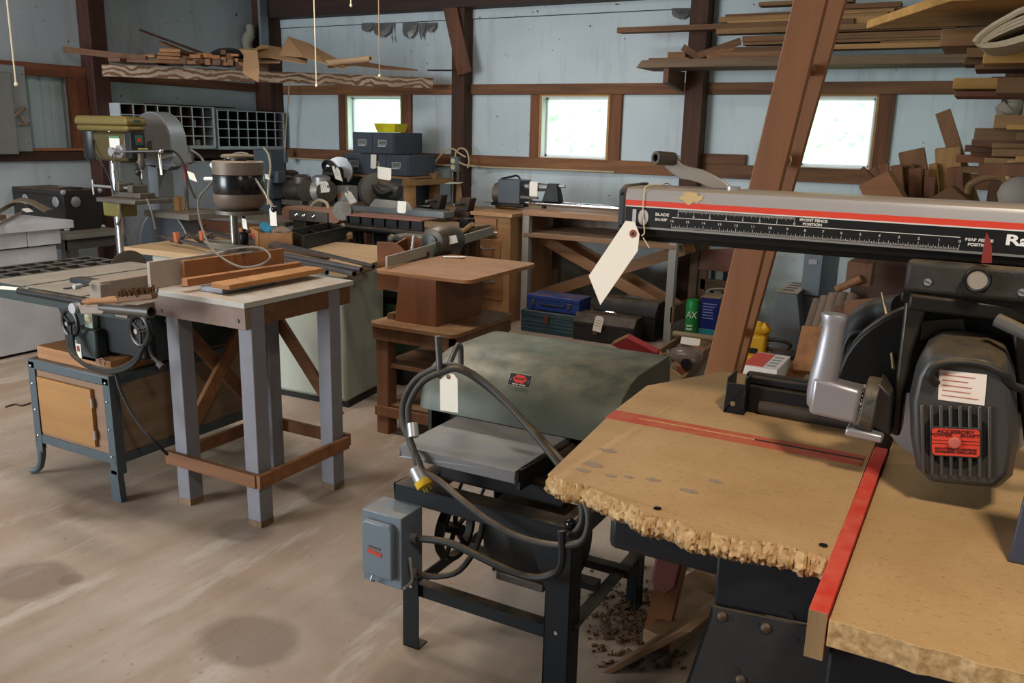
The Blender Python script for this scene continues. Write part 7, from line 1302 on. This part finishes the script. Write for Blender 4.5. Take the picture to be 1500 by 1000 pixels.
# ================================================================ under the arm at the right: sander, metal cabinets, tubes, box
yd = 5.1; Y_ = lambda px, py, y=yd: P(px, py, y=y); M_yel = paint('#d8a21e', .4, 0, .1, .2)
low = thing('floor_platform', 'low dusty platform under the yellow tool and the cardboard tubes', 'platform', (-.7, 5.2, 0)); pz = Y_(1120, 530).z; MB().box((Y_(1085, 530).x, 4.55, pz-.03), (.6, 5.6, pz)).build('top', wood(*OLDW, 'x', .7, .6), low, .003)
for x in (Y_(1085, 530).x+.05, .5):
    for y in (4.6, 5.5): MB().box((x, y, 0), (x+.06, y+.06, pz-.03)).build('leg', M_bleg, low)
ys = thing('yellow_sander', 'yellow and black power tool on the platform behind the ladder', 'power tool', Y_(1115, 530)); M_y2 = M_yel
MB().tube([Y_(1090, 492), Y_(1100, 480), Y_(1118, 482), Y_(1126, 478)], [.05, .045, .035, .03], 12).build('grip', M_yel, ys); MB().box((Y_(1098, 500).x, yd-.05, Y_(1098, 520).z), (Y_(1124, 500).x, yd+.08, Y_(1098, 487).z)).build('body', M_yel, ys, .02); MB().tube([Y_(1126, 497), Y_(1150, 500), Y_(1157, 508), Y_(1140, 513), Y_(1122, 510)], .012, 8).build('handle_loop', M_black, ys); MB().box((Y_(1094, 500).x, yd-.07, pz), (Y_(1136, 500).x, yd+.1, pz+.04)).build('sole', M_yel, ys, .01); MB().box((Y_(1098, 508).x, yd-.052, Y_(1098, 514).z), (Y_(1113, 508).x, yd-.049, Y_(1098, 506).z)).build('dark_label', M_black, ys); MB().tube([Y_(1130, 520), Y_(1150, 518), Y_(1165, 522)], .03, 10).build('motor', M_black, ys)
tp = thing('machine_stand', 'grey tapered sheet metal machine stand with a slotted top', 'machine stand', Y_(1160, 520, 5.45)); y_ = 5.4; T4 = [Y_(1138, 428, y_), Y_(1168, 432, y_)]; B4 = [Y_(1118, 520, y_), Y_(1176, 528, y_)]; zt_ = T4[0].z; z0_ = pz
MB().hexa([(B4[0].x, y_, z0_), (B4[1].x, y_, z0_), (B4[1].x+.02, y_+.5, z0_), (B4[0].x+.02, y_+.5, z0_)], [(T4[0].x, y_, zt_), (T4[1].x, y_, zt_), (T4[1].x, y_+.42, zt_), (T4[0].x, y_+.42, zt_)]).build('body', paint('#6e7478', .45, .2, .3, .3), tp, .006); MB().box((T4[0].x-.005, y_-.005, zt_), (T4[1].x+.005, y_+.43, zt_+.008)).build('top_plate', paint('#8b8272', .5, .3, .7, .5), tp, .002)
for k in range(4): MB().box((T4[0].x+.02, y_+.06+.1*k, zt_+.008), (T4[0].x+.09, y_+.1+.1*k, zt_+.0095)).build('slot', flat('#5a3f2c', .8), tp, smooth=0)
gb = thing('grey_cabinet', 'narrow blue grey metal cabinet with a latch beside the tapered stand', 'cabinet', Y_(1205, 500, 5.6)); y_ = 5.6; a, b2 = Y_(1183, 362, y_), Y_(1208, 362, y_); MB().box((a.x, y_, pz), (b2.x, y_+.7, a.z)).build('body', paint('#68747d', .45, .3, .3, .3), gb, .008); MB().box((a.x-.01, y_-.02, a.z-.30), (b2.x+.0, y_, a.z+.006)).build('door', paint('#727e86', .45, .3, .2, .3), gb, .004); MB().tube([(b2.x-.06, y_+.05, a.z), (b2.x-.06, y_+.05, a.z+.03), (b2.x-.03, y_+.05, a.z+.03), (b2.x-.03, y_+.05, a.z)], .008, 8).build('latch', M_steel, gb); MB().box((a.x+.02, y_-.026, a.z-.1), (a.x+.07, y_-.02, a.z-.07)).build('catch', M_steel, gb)
for i, (px, py, lb2) in enumerate(((1196, 440, 'leftmost'), (1207, 436, 'second from the left'), (1219, 432, 'third from the left'), (1232, 430, 'fourth from the left'), (1245, 432, 'rightmost'))):
    a = Y_(px+4, py, 4.9); b2 = Y_(px-18, py+70, 4.75); solo(MB().pipe(b2, a, .034, .026, 16), 'cardboard_tube', wood('#7f6a5a', '#62503f', 'z', .8, 0, .4, .3), 'leaning cardboard tube, %s of the five behind the saw handle' % lb2, 'tube', 'cardboard tubes behind the saw handle')
bx = thing('product_box', 'red and white cardboard carton lying behind the black saw rail', 'box', Y_(1115, 545, 3.9)); y_ = 4.1; k = [Y_(1088, 546, y_), Y_(1137, 553, y_)]; zb2 = Y_(1110, 532, 4.1).z; a, b2 = Y_(1086, 548, y_), Y_(1138, 548, y_); MB().box((a.x, y_, zb2-.10), (b2.x, y_+.32, zb2-.02)).build('carton', flat('#d8d0c8', .7), bx, .002); MB().box((a.x, y_+.02, zb2-.02), (a.x+(b2.x-a.x)*.55, y_+.3, zb2-.0185)).build('red_panel', flat('#c8402f', .6), bx, smooth=0)
for k2 in range(4): MB().box((a.x+(b2.x-a.x)*.62, y_+.05+.06*k2, zb2-.02), (b2.x-.02, y_+.08+.06*k2, zb2-.0188)).build('print_line', flat('#8f8f92', .7), bx, smooth=0)
MB().box((a.x-.0, y_+.02, 0), (b2.x, y_+.3, zb2-.10)).build('stack_below', flat('#4a3a30', .8), bx)
for i, (pa_, pb2, w_, mt_) in enumerate((((1176, 545), (1190, 480), .10, sw1), ((1160, 555), (1178, 528), .09, sw1), ((1195, 560), (1232, 450), .06, sw3), ((1262, 520), (1262, 440), .16, sw3), ((1210, 560), (1222, 535), .07, sw3))):
    a, b2 = Y_(*pa_, 4.35), Y_(*pb2, 4.55); solo(MB().bar(a, b2, w_, .03, (0, 1, 0)), 'leaning_board', mt_, ('narrow pale board', 'short pale board end', 'dark brown board', 'wide dark board', 'short brown wood block')[i]+' leaning behind the silver saw handle', 'board', bev=.002)
sq = Y_(1258, 402, 4.6); solo(MB().box((sq.x-.06, 4.6, sq.z-.06), (sq.x+.06, 4.75, sq.z+.06)), 'wood_block', sw3, 'brown wood block above the cardboard tubes', 'block', bev=.004); solo(MB().cyl(Y_(1225, 424, 4.6), Y_(1262, 408, 4.58), .02, n=10), 'short_dowel', sw2, 'short dowel sticking out of the brown block', 'dowel')
# ================================================================ lumber shelf on the back wall
M_l = [wood('#a87c50', '#7d5733', 'x', .75), wood('#8d623d', '#643f25', 'x', .75), wood('#b58a58', '#8f6538', 'x', .75)]
shf = thing('lumber_shelf', 'long plank shelf on brackets across the back wall holding loose lumber', 'shelf', (-1.4, 7.0, 2.1)); y_ = 6.85; S_ = lambda px, py, y=y_: P(px, py, y=y); zt_, zb_ = S_(1200, 82).z, S_(1200, 95).z
MB().prism([(S_(932, 92).x, y_, zb_), (S_(940, 88).x, y_, zt_-.005), (S_(1000, 86).x, y_, zt_), (.9, y_, zt_), (.9, y_, zb_)], (0, .42, 0)).build('plank', wood('#7d6650', '#5d4632', 'x', .8), shf, .002)
for x in (X3a-.05, .3): MB().prism([(x, y_-.03, zb_-.01), (x, YB-.165, zb_-.01), (x, YB-.165, zb_-.17), (x, y_-.03, zb_-.12)], (.045, 0, 0)).build('bracket', wood('#6b3f26', '#43261a', 'y'), shf, .003)
spec = [(905, 1250, 41, 48, 6.92, 1, 'long thin stick reaching farthest left over the lumber shelf'), (1050, 1480, 43, 50, 6.88, 0, 'stick lying just under the three long yellow boards'), (1066, 1300, 32, 43, 6.95, 2, 'lowest of the three long yellow boards'), (1054, 1300, 26, 33, 6.97, 2, 'middle of the three long yellow boards'), (1063, 1480, 22, 27, 7.0, 1, 'topmost of the three long yellow boards'), (1088, 1420, 54, 61, 6.87, 1, 'board end under the thin sticks, second layer'), (1089, 1380, 62, 66, 6.9, 0, 'thin board third layer of the shelf stack'), (1077, 1470, 70, 76, 6.9, 1, 'thin stick fourth layer of the shelf stack'), (1046, 1146, 77.5, 86, 6.88, 1, 'short brown block resting on the shelf plank'), (979, 1005, 77, 85.5, 6.9, 1, 'short dark block at the left part of the shelf'), (951, 1010, 85.5, 88, 6.87, 1, 'thin strip along the left end of the shelf'), (1222, 1410, 66, 72, 6.88, 2, 'light board right of the ladder on the shelf'), (1145, 1410, 54, 60, 6.96, 1, 'dark board crossing behind the ladder'), (1112, 1250, 4, 9, 7.0, 0, 'thin light strip high on the shelf behind the ladder'), (1235, 1310, 16, 20, 6.95, 2, 'light strip above right of the ladder'), (1235, 1320, 7, 13, 6.98, 1, 'brown strip near the top right of the ladder'), (1228, 1400, 38, 46, 6.93, 2, 'yellow board right of the ladder top'), (1290, 1410, 60, 66, 6.9, 0, 'thin board end near the right lumber rack')]
for pa_, pb2, p0, p1, y, mi, lb2 in spec:
    a, b2 = P(pa_, (p0+p1)/2, y=y), P(pb2, (p0+p1)/2, y=y); h = max(.012, (p1-p0)/1258*7.3); b2 = V((min(b2.x, .3), y, a.z)); solo(MB().box((a.x, y-.02, a.z-h/2), (b2.x, y+.10, a.z+h/2)), 'lumber_board', M_l[mi], lb2, 'board', 'boards on the back wall lumber shelf', bev=.002)
for pa_, pb2, w_, lb2 in (((1022, 82), (1085, 60), .05, 'brown stick sloping up to the right on the lumber shelf'), ((1035, 84), (1076, 70), .05, 'second brown stick sloping up beside the first on the shelf'), ((1000, 69), (1024, 84), .05, 'short stick sloping down to the right on the lumber shelf')):
    solo(MB().bar(P(*pa_, y=6.86), P(*pb2, y=6.9), .03, w_), 'sloping_stick', M_l[1], lb2, 'board', bev=.002)
# ================================================================ right lumber rack: boards run away to the right
M_yl = [wood('#c09552', '#9c7233', 'x', .75), wood('#8d6b45', '#664728', 'x', .75), wood('#7d4f35', '#5a3521', 'x', .75)]
rk = thing('lumber_rack', 'dark post and arms of the lumber rack at the right edge', 'rack', (.5, 3.4, 0))
for y in (3.35, 3.9): MB().box((1.30, y, 0), (1.41, y+.09, 2.6)).build('post', M_bleg, rk)
for z in (1.05, 1.5, 1.78, 1.93): MB().box((-.05, 3.35, z-.05), (1.3, 3.44, z-.012)).build('arm', M_bleg, rk)
MB().box((-.05, 3.9, 1.93-.05), (1.3, 3.99, 1.918)).build('arm', M_bleg, rk)
def rboard(px, py, y0, y1, h, mi, label, L=1.2, dz=0, tilt=0, cat='board', name='plank'):
    a = P(px, py, y=y0); m_ = MB().box((a.x, y0, a.z-h/2), (a.x+L, y1, a.z+h/2))
    return solo(m_, name, M_yl[mi], label, cat, 'planks on the right lumber rack', bev=.003)
z_ = 1.985
def rplank(pA, pB, z, th, mi, label, L=1.5): # end edge runs from pA (far) to pB (near), plank extends to the right
    a, b2 = P(*pA, z=z), P(*pB, z=z); return solo(MB().hexa([b2-V((0, 0, th)), b2+V((L, .05, -th)), a+V((L, .05, -th)), a-V((0, 0, th))], [b2, b2+V((L, .05, 0)), a+V((L, .05, 0)), a]), 'plank', M_yl[mi], label, 'board', 'planks on the right lumber rack', bev=.003)
rplank((1270, 30), (1395, -14), 2.0, .03, 0, 'wide yellow plank with a sloping bright end at the top right')
rplank((1368, 15), (1520, -20), 2.035, .035, 0, 'second yellow plank lying on the widest one at the top right')
for i, (px, py, y0, y1, h, mi, lb2) in enumerate(((1378, 55, 3.3, 3.6, .055, 1, 'dark plank end below the widest yellow plank'), (1412, 47, 3.5, 3.7, .02, 0, 'small light stick end above the dark plank'), (1416, 77, 3.2, 3.5, .03, 1, 'dark plank under the folded mat'), (1396, 122, 3.1, 3.35, .032, 0, 'thick yellow plank end lowest on the upper rack'), (1398, 137, 3.15, 3.35, .018, 2, 'reddish board under the thick yellow plank end'), (1440, 85, 3.0, 3.2, .03, 0, 'yellow plank end to the right below the folded mat'), (1412, 90, 3.25, 3.4, .02, 1, 'dark slotted strip left of the yellow plank end'), (1460, 125, 2.95, 3.1, .045, 1, 'dark plank in front at the right edge'), (1428, 98, 3.1, 3.3, .014, 1, 'thin dark board above the thick yellow plank'))): rboard(px, py, y0, y1, h, mi, lb2)
mat_pts = []
M_mat = paint('#b5a88f', .95, 0, .1, .5, '#8d806a', 30)
ym = 2.75; Mq = lambda px, py: P(px, py, y=ym)
ms = thing('folded_mat', 'folded pale carpet mat with frayed edges at the right edge of the rack', 'carpet', Mq(1470, 70))
for k, s in enumerate((0, 5, 10)):
    loop = [Mq(1560, 2+s*1.1), Mq(1500, 22+s), Mq(1460, 40+s*.9), Mq(1432+s*.9, 58+s*.2), Mq(1428+s*1.2, 65-s*.0), Mq(1440+s, 70-s*.4), Mq(1470, 68-s*.5), Mq(1510, 57-s*.6), Mq(1570, 40-s*.8)]
    inn = []; m_ = MB(); L = []
    for i in range(len(loop)-1):
        for j in range(4):
            t_ = j/4; a, b2, c, d_ = loop[max(i-1, 0)], loop[i], loop[i+1], loop[min(i+2, len(loop)-1)]
            L.append(.5*((2*b2)+(c-a)*t_+(2*a-5*b2+4*c-d_)*t_*t_+(3*b2-a-3*c+d_)*t_**3))
    m_.sheet([[p, p+V((.02, .25, 0))] for p in L], .007); m_.build('layer', M_mat, ms, 0, 60)
MB().tube([Mq(1560, -4), Mq(1500, 14), Mq(1478, 25), Mq(1455, 38), Mq(1436, 52), Mq(1428, 62)], .009, 6).build('frayed_edge', M_mat, ms)
# middle heap of shorter lumber at the right
random.seed(31)
mid = [(1427, 196, 4.3, 4.5, .05, 1), (1423, 209, 4.3, 4.6, .03, 2), (1413, 217, 4.4, 4.6, .03, 2), (1453, 213, 4.1, 4.25, .02, 1), (1453, 223, 4.0, 4.2, .03, 1), (1456, 178, 4.2, 4.5, .055, 1), (1475, 186, 4.1, 4.15, .02, 0), (1422, 223, 4.5, 4.6, .03, 2)]
lbm = ('dark plank end under the tall carton of scraps', 'long reddish plank second from the top of the middle heap', 'reddish plank third from the top of the middle heap', 'pale grooved plank in the middle heap', 'pale plank below the grooved one in the middle heap', 'wide short board on top of the middle heap', 'thin yellow strip on top of the middle heap', 'short red block end at the left of the middle heap')
for (px, py, y0, y1, h, mi), lb2 in zip(mid, lbm): rboard(px, py, y0, y1, h, mi, lb2, L=1.2)
for i, (px, py, y0, y1, h, mi) in enumerate(((1400, 232, 4.55, 4.65, .035, 2), (1442, 236, 4.3, 4.5, .03, 1), (1470, 246, 4.2, 4.4, .04, 2), (1410, 248, 4.6, 4.7, .03, 1), (1436, 203, 4.55, 4.7, .025, 2), (1490, 200, 4.0, 4.15, .03, 1), (1488, 232, 4.0, 4.12, .025, 0))):
    rboard(px, py, y0, y1, h, mi, ('dark reddish plank end left of the lower heap', 'brown plank end under the grooved planks', 'wide reddish plank end low in the heap at the right', 'thin brown plank end low left in the heap', 'thin reddish plank behind the middle heap', 'brown plank end at the right edge of the heap', 'pale plank end at the right edge of the heap')[i], L=1.1)
hp = thing('scrap_bin', 'dark open bin holding upright wood offcuts behind the saw arm', 'bin', (-.15, 5.2, 0)); bxl = P(1262, 300, y=5.0).x
MB().box((bxl, 4.95, .0), (.75, 4.97, P(1300, 296, y=5.0).z)).build('front_panel', wood(*DARKW, 'x'), hp, .002); MB().box((bxl, 5.6, 0), (.75, 5.62, 1.2)).build('back_panel', wood(*DARKW, 'x'), hp, .002); MB().box((bxl, 4.97, 0), (bxl+.02, 5.6, 1.15)).build('side_panel', wood(*DARKW, 'y'), hp, .002); MB().box((bxl+.02, 4.97, .95), (.75, 5.6, .97)).build('bottom', wood(*DARKW, 'x'), hp)
up_sp = [((1381, 163), (1425, 300), 5.35, .075, .05, 1, 'long square offcut standing tall and leaning right'), ((1335, 220), (1350, 310), 5.3, .13, .05, 1, 'wide thick offcut with a slanting top left of the square one'), ((1388, 216), (1392, 310), 5.25, .12, .06, 0, 'thick pale topped offcut right of the leaning one'), ((1295, 240), (1302, 310), 5.2, .05, .03, 2, 'small upright offcut first from the left'), ((1313, 242), (1318, 310), 5.18, .06, .03, 2, 'small upright offcut second from the left'), ((1324, 244), (1330, 310), 5.22, .035, .03, 2, 'thin upright offcut third from the left'), ((1341, 246), (1342, 310), 5.1, .06, .035, 2, 'upright square offcut in the middle of the bin'), ((1330, 242), (1336, 310), 5.25, .06, .03, 1, 'upright offcut behind the middle one'), ((1357, 248), (1352, 310), 5.12, .03, .03, 2, 'thin upright offcut right of the middle one'), ((1366, 240), (1372, 300), 5.2, .04, .03, 0, 'pale pointed offcut sticking up in the bin'), ((1398, 245), (1402, 310), 5.08, .07, .03, 2, 'reddish upright offcut at the right of the bin'), ((1363, 258), (1358, 310), 5.05, .05, .02, 2, 'slanting short offcut near the middle of the bin'), ((1262, 246), (1300, 285), 5.4, .03, .02, 2, 'thin stick sloping over the lower girt'), ((1280, 246), (1310, 285), 5.42, .03, .02, 2, 'second thin stick sloping over the lower girt')]
for ta, ba, y, w_, th, mi, lb2 in up_sp:
    a, b2 = P(*ta, y=y), P(*ba, y=y+.03); solo(MB().bar(b2, a, th, w_, (1, 0, 0)), 'wood_offcut', wood(*((('#b0844f', '#8a6033'), ('#8a5f38', '#65432a'), ('#80512f', '#5a3620'))[mi]), 'z', .7), lb2, 'wood scrap', 'upright offcuts in the scrap bin', bev=.003)
for K_, lb2 in ((((1257, 272), (1300, 250), (1330, 300), (1270, 300)), 'big thick board end jutting left over the saw arm'), (((1350, 298), (1393, 272), (1425, 300), (1372, 300)), 'brown board corner just above the saw arm')):
    pts = [P(*k, y=4.90) for k in K_]; solo(MB().prism(pts, (.02, .05, .0)).add([p+V((0, -.0, 0)) for p in pts], [(0, 1, 2, 3)]), 'board_end', wood('#8f5f38', '#6b4427', 'x', .7), lb2, 'board', bev=.003)
bsv = thing('white_bust', 'small pale plaster piece standing in the dark on the rack post shelf', 'ornament', P(1478, 175, y=4.4)); MB().tube([P(1470, 176, y=4.4), P(1472, 165, y=4.4), P(1482, 158, y=4.4), P(1484, 148, y=4.4), P(1474, 144, y=4.4)], [.03, .045, .035, .02, .03], 10).build('figure', paint('#7d766a', .8), bsv)
cvx = thing('curved_offcut', 'curved bow shaped wood piece above the saw arm at right', 'wood scrap', P(1440, 290, y=5.02)); MB().tube([P(1416, 284, y=4.95), P(1422, 270, y=4.95), P(1445, 260, y=4.95), P(1470, 262, y=4.95), P(1492, 290, y=4.95)], .018, 8).build('bow', M_yl[1], cvx)
solo(MB().tube([P(1478, 262, y=4.3), P(1476, 250, y=4.3), P(1480, 238, y=4.3), P(1510, 236, y=4.3)], .012, 8), 'cardboard_edge', M_cb, 'torn cardboard edge at the right above the saw arm', 'cardboard')
solo(MB().ball(P(1500, 285, y=4.2), .10, 12, (1, 1, .8)), 'crumpled_paper', paint('#8a857c', .8, 0, 0, .5), 'crumpled grey paper at the right edge above the arm', 'paper')
# ================================================================ things on the floor by the saw
solo(MB().prism([P(957, 865, y=1.75), P(953, 850, y=1.75), P(962, 800, y=1.75), P(1002, 812, y=1.75), P(990, 862, y=1.75), P(975, 872, y=1.75)], (0, .03, 0)), 'red_lever', paint('#4a1d16', .5, 0, .2, .4), 'dark red round-ended board hanging under the saw table', 'board', bev=.006)
M_fl = wood('#8a6a4c', '#674a30', 'x', .7, .3)
for pa_, pb2, w_, h, lb2 in (((985, 880), (1050, 835), .12, .03, 'light plank lying on the floor under the saw'), ((962, 930), (1040, 870), .10, .05, 'dark timber lying on the floor beside the saw stand')):
    a, b2 = P(*pa_, z=h), P(*pb2, z=h); solo(MB().bar(a-V((0, 0, h/2-.002)), b2-V((0, 0, h/2-.002)), w_, h), 'floor_plank', M_fl, lb2, 'board', bev=.003)
a, b2 = P(880, 985, .0), P(1000, 905, .0); solo(MB().hexa([a, b2, b2+V((.03, .01, 0)), a+V((.03, .01, 0))], [a+V((.22, .02, .20)), b2+V((.2, .05, .2)), b2+V((.23, .06, .2)), a+V((.25, .03, .2))]), 'plywood_sheet', wood('#7a5a3c', '#5a402a', 'x', .7, .2), 'brown plywood panel leaning under the saw from the floor', 'board', bev=.002)
random.seed(77); db = MB()
for i in range(420):
    px, py = random.gauss(930, 38), random.gauss(905, 28)
    if random.random() < .3: px, py = random.uniform(870, 1000), random.uniform(860, 990)
    c = P(px, py, .004); s = random.uniform(.003, .010); a_ = random.uniform(0, 6.3); db.bar(c, c+V((math.cos(a_)*s*2, math.sin(a_)*s*2, random.uniform(0, .006))), s, s*.7)
solo(db, 'wood_chips', paint('#5d4632', .95, 0, 0, .5, '#7d6145', 30), 'scattered dark wood chips on the floor between planer and saw', 'wood chips', smooth=0, kind='stuff')
st_ = P(30, 592, 0); solo(MB().tube([P(8, 596, .004), P(22, 592, .004), P(32, 594, .004), P(45, 590, .004)], .005, 6), 'twig', flat('#3a2a1e', .9), 'thin dark twig on the floor at the left edge', 'twig')
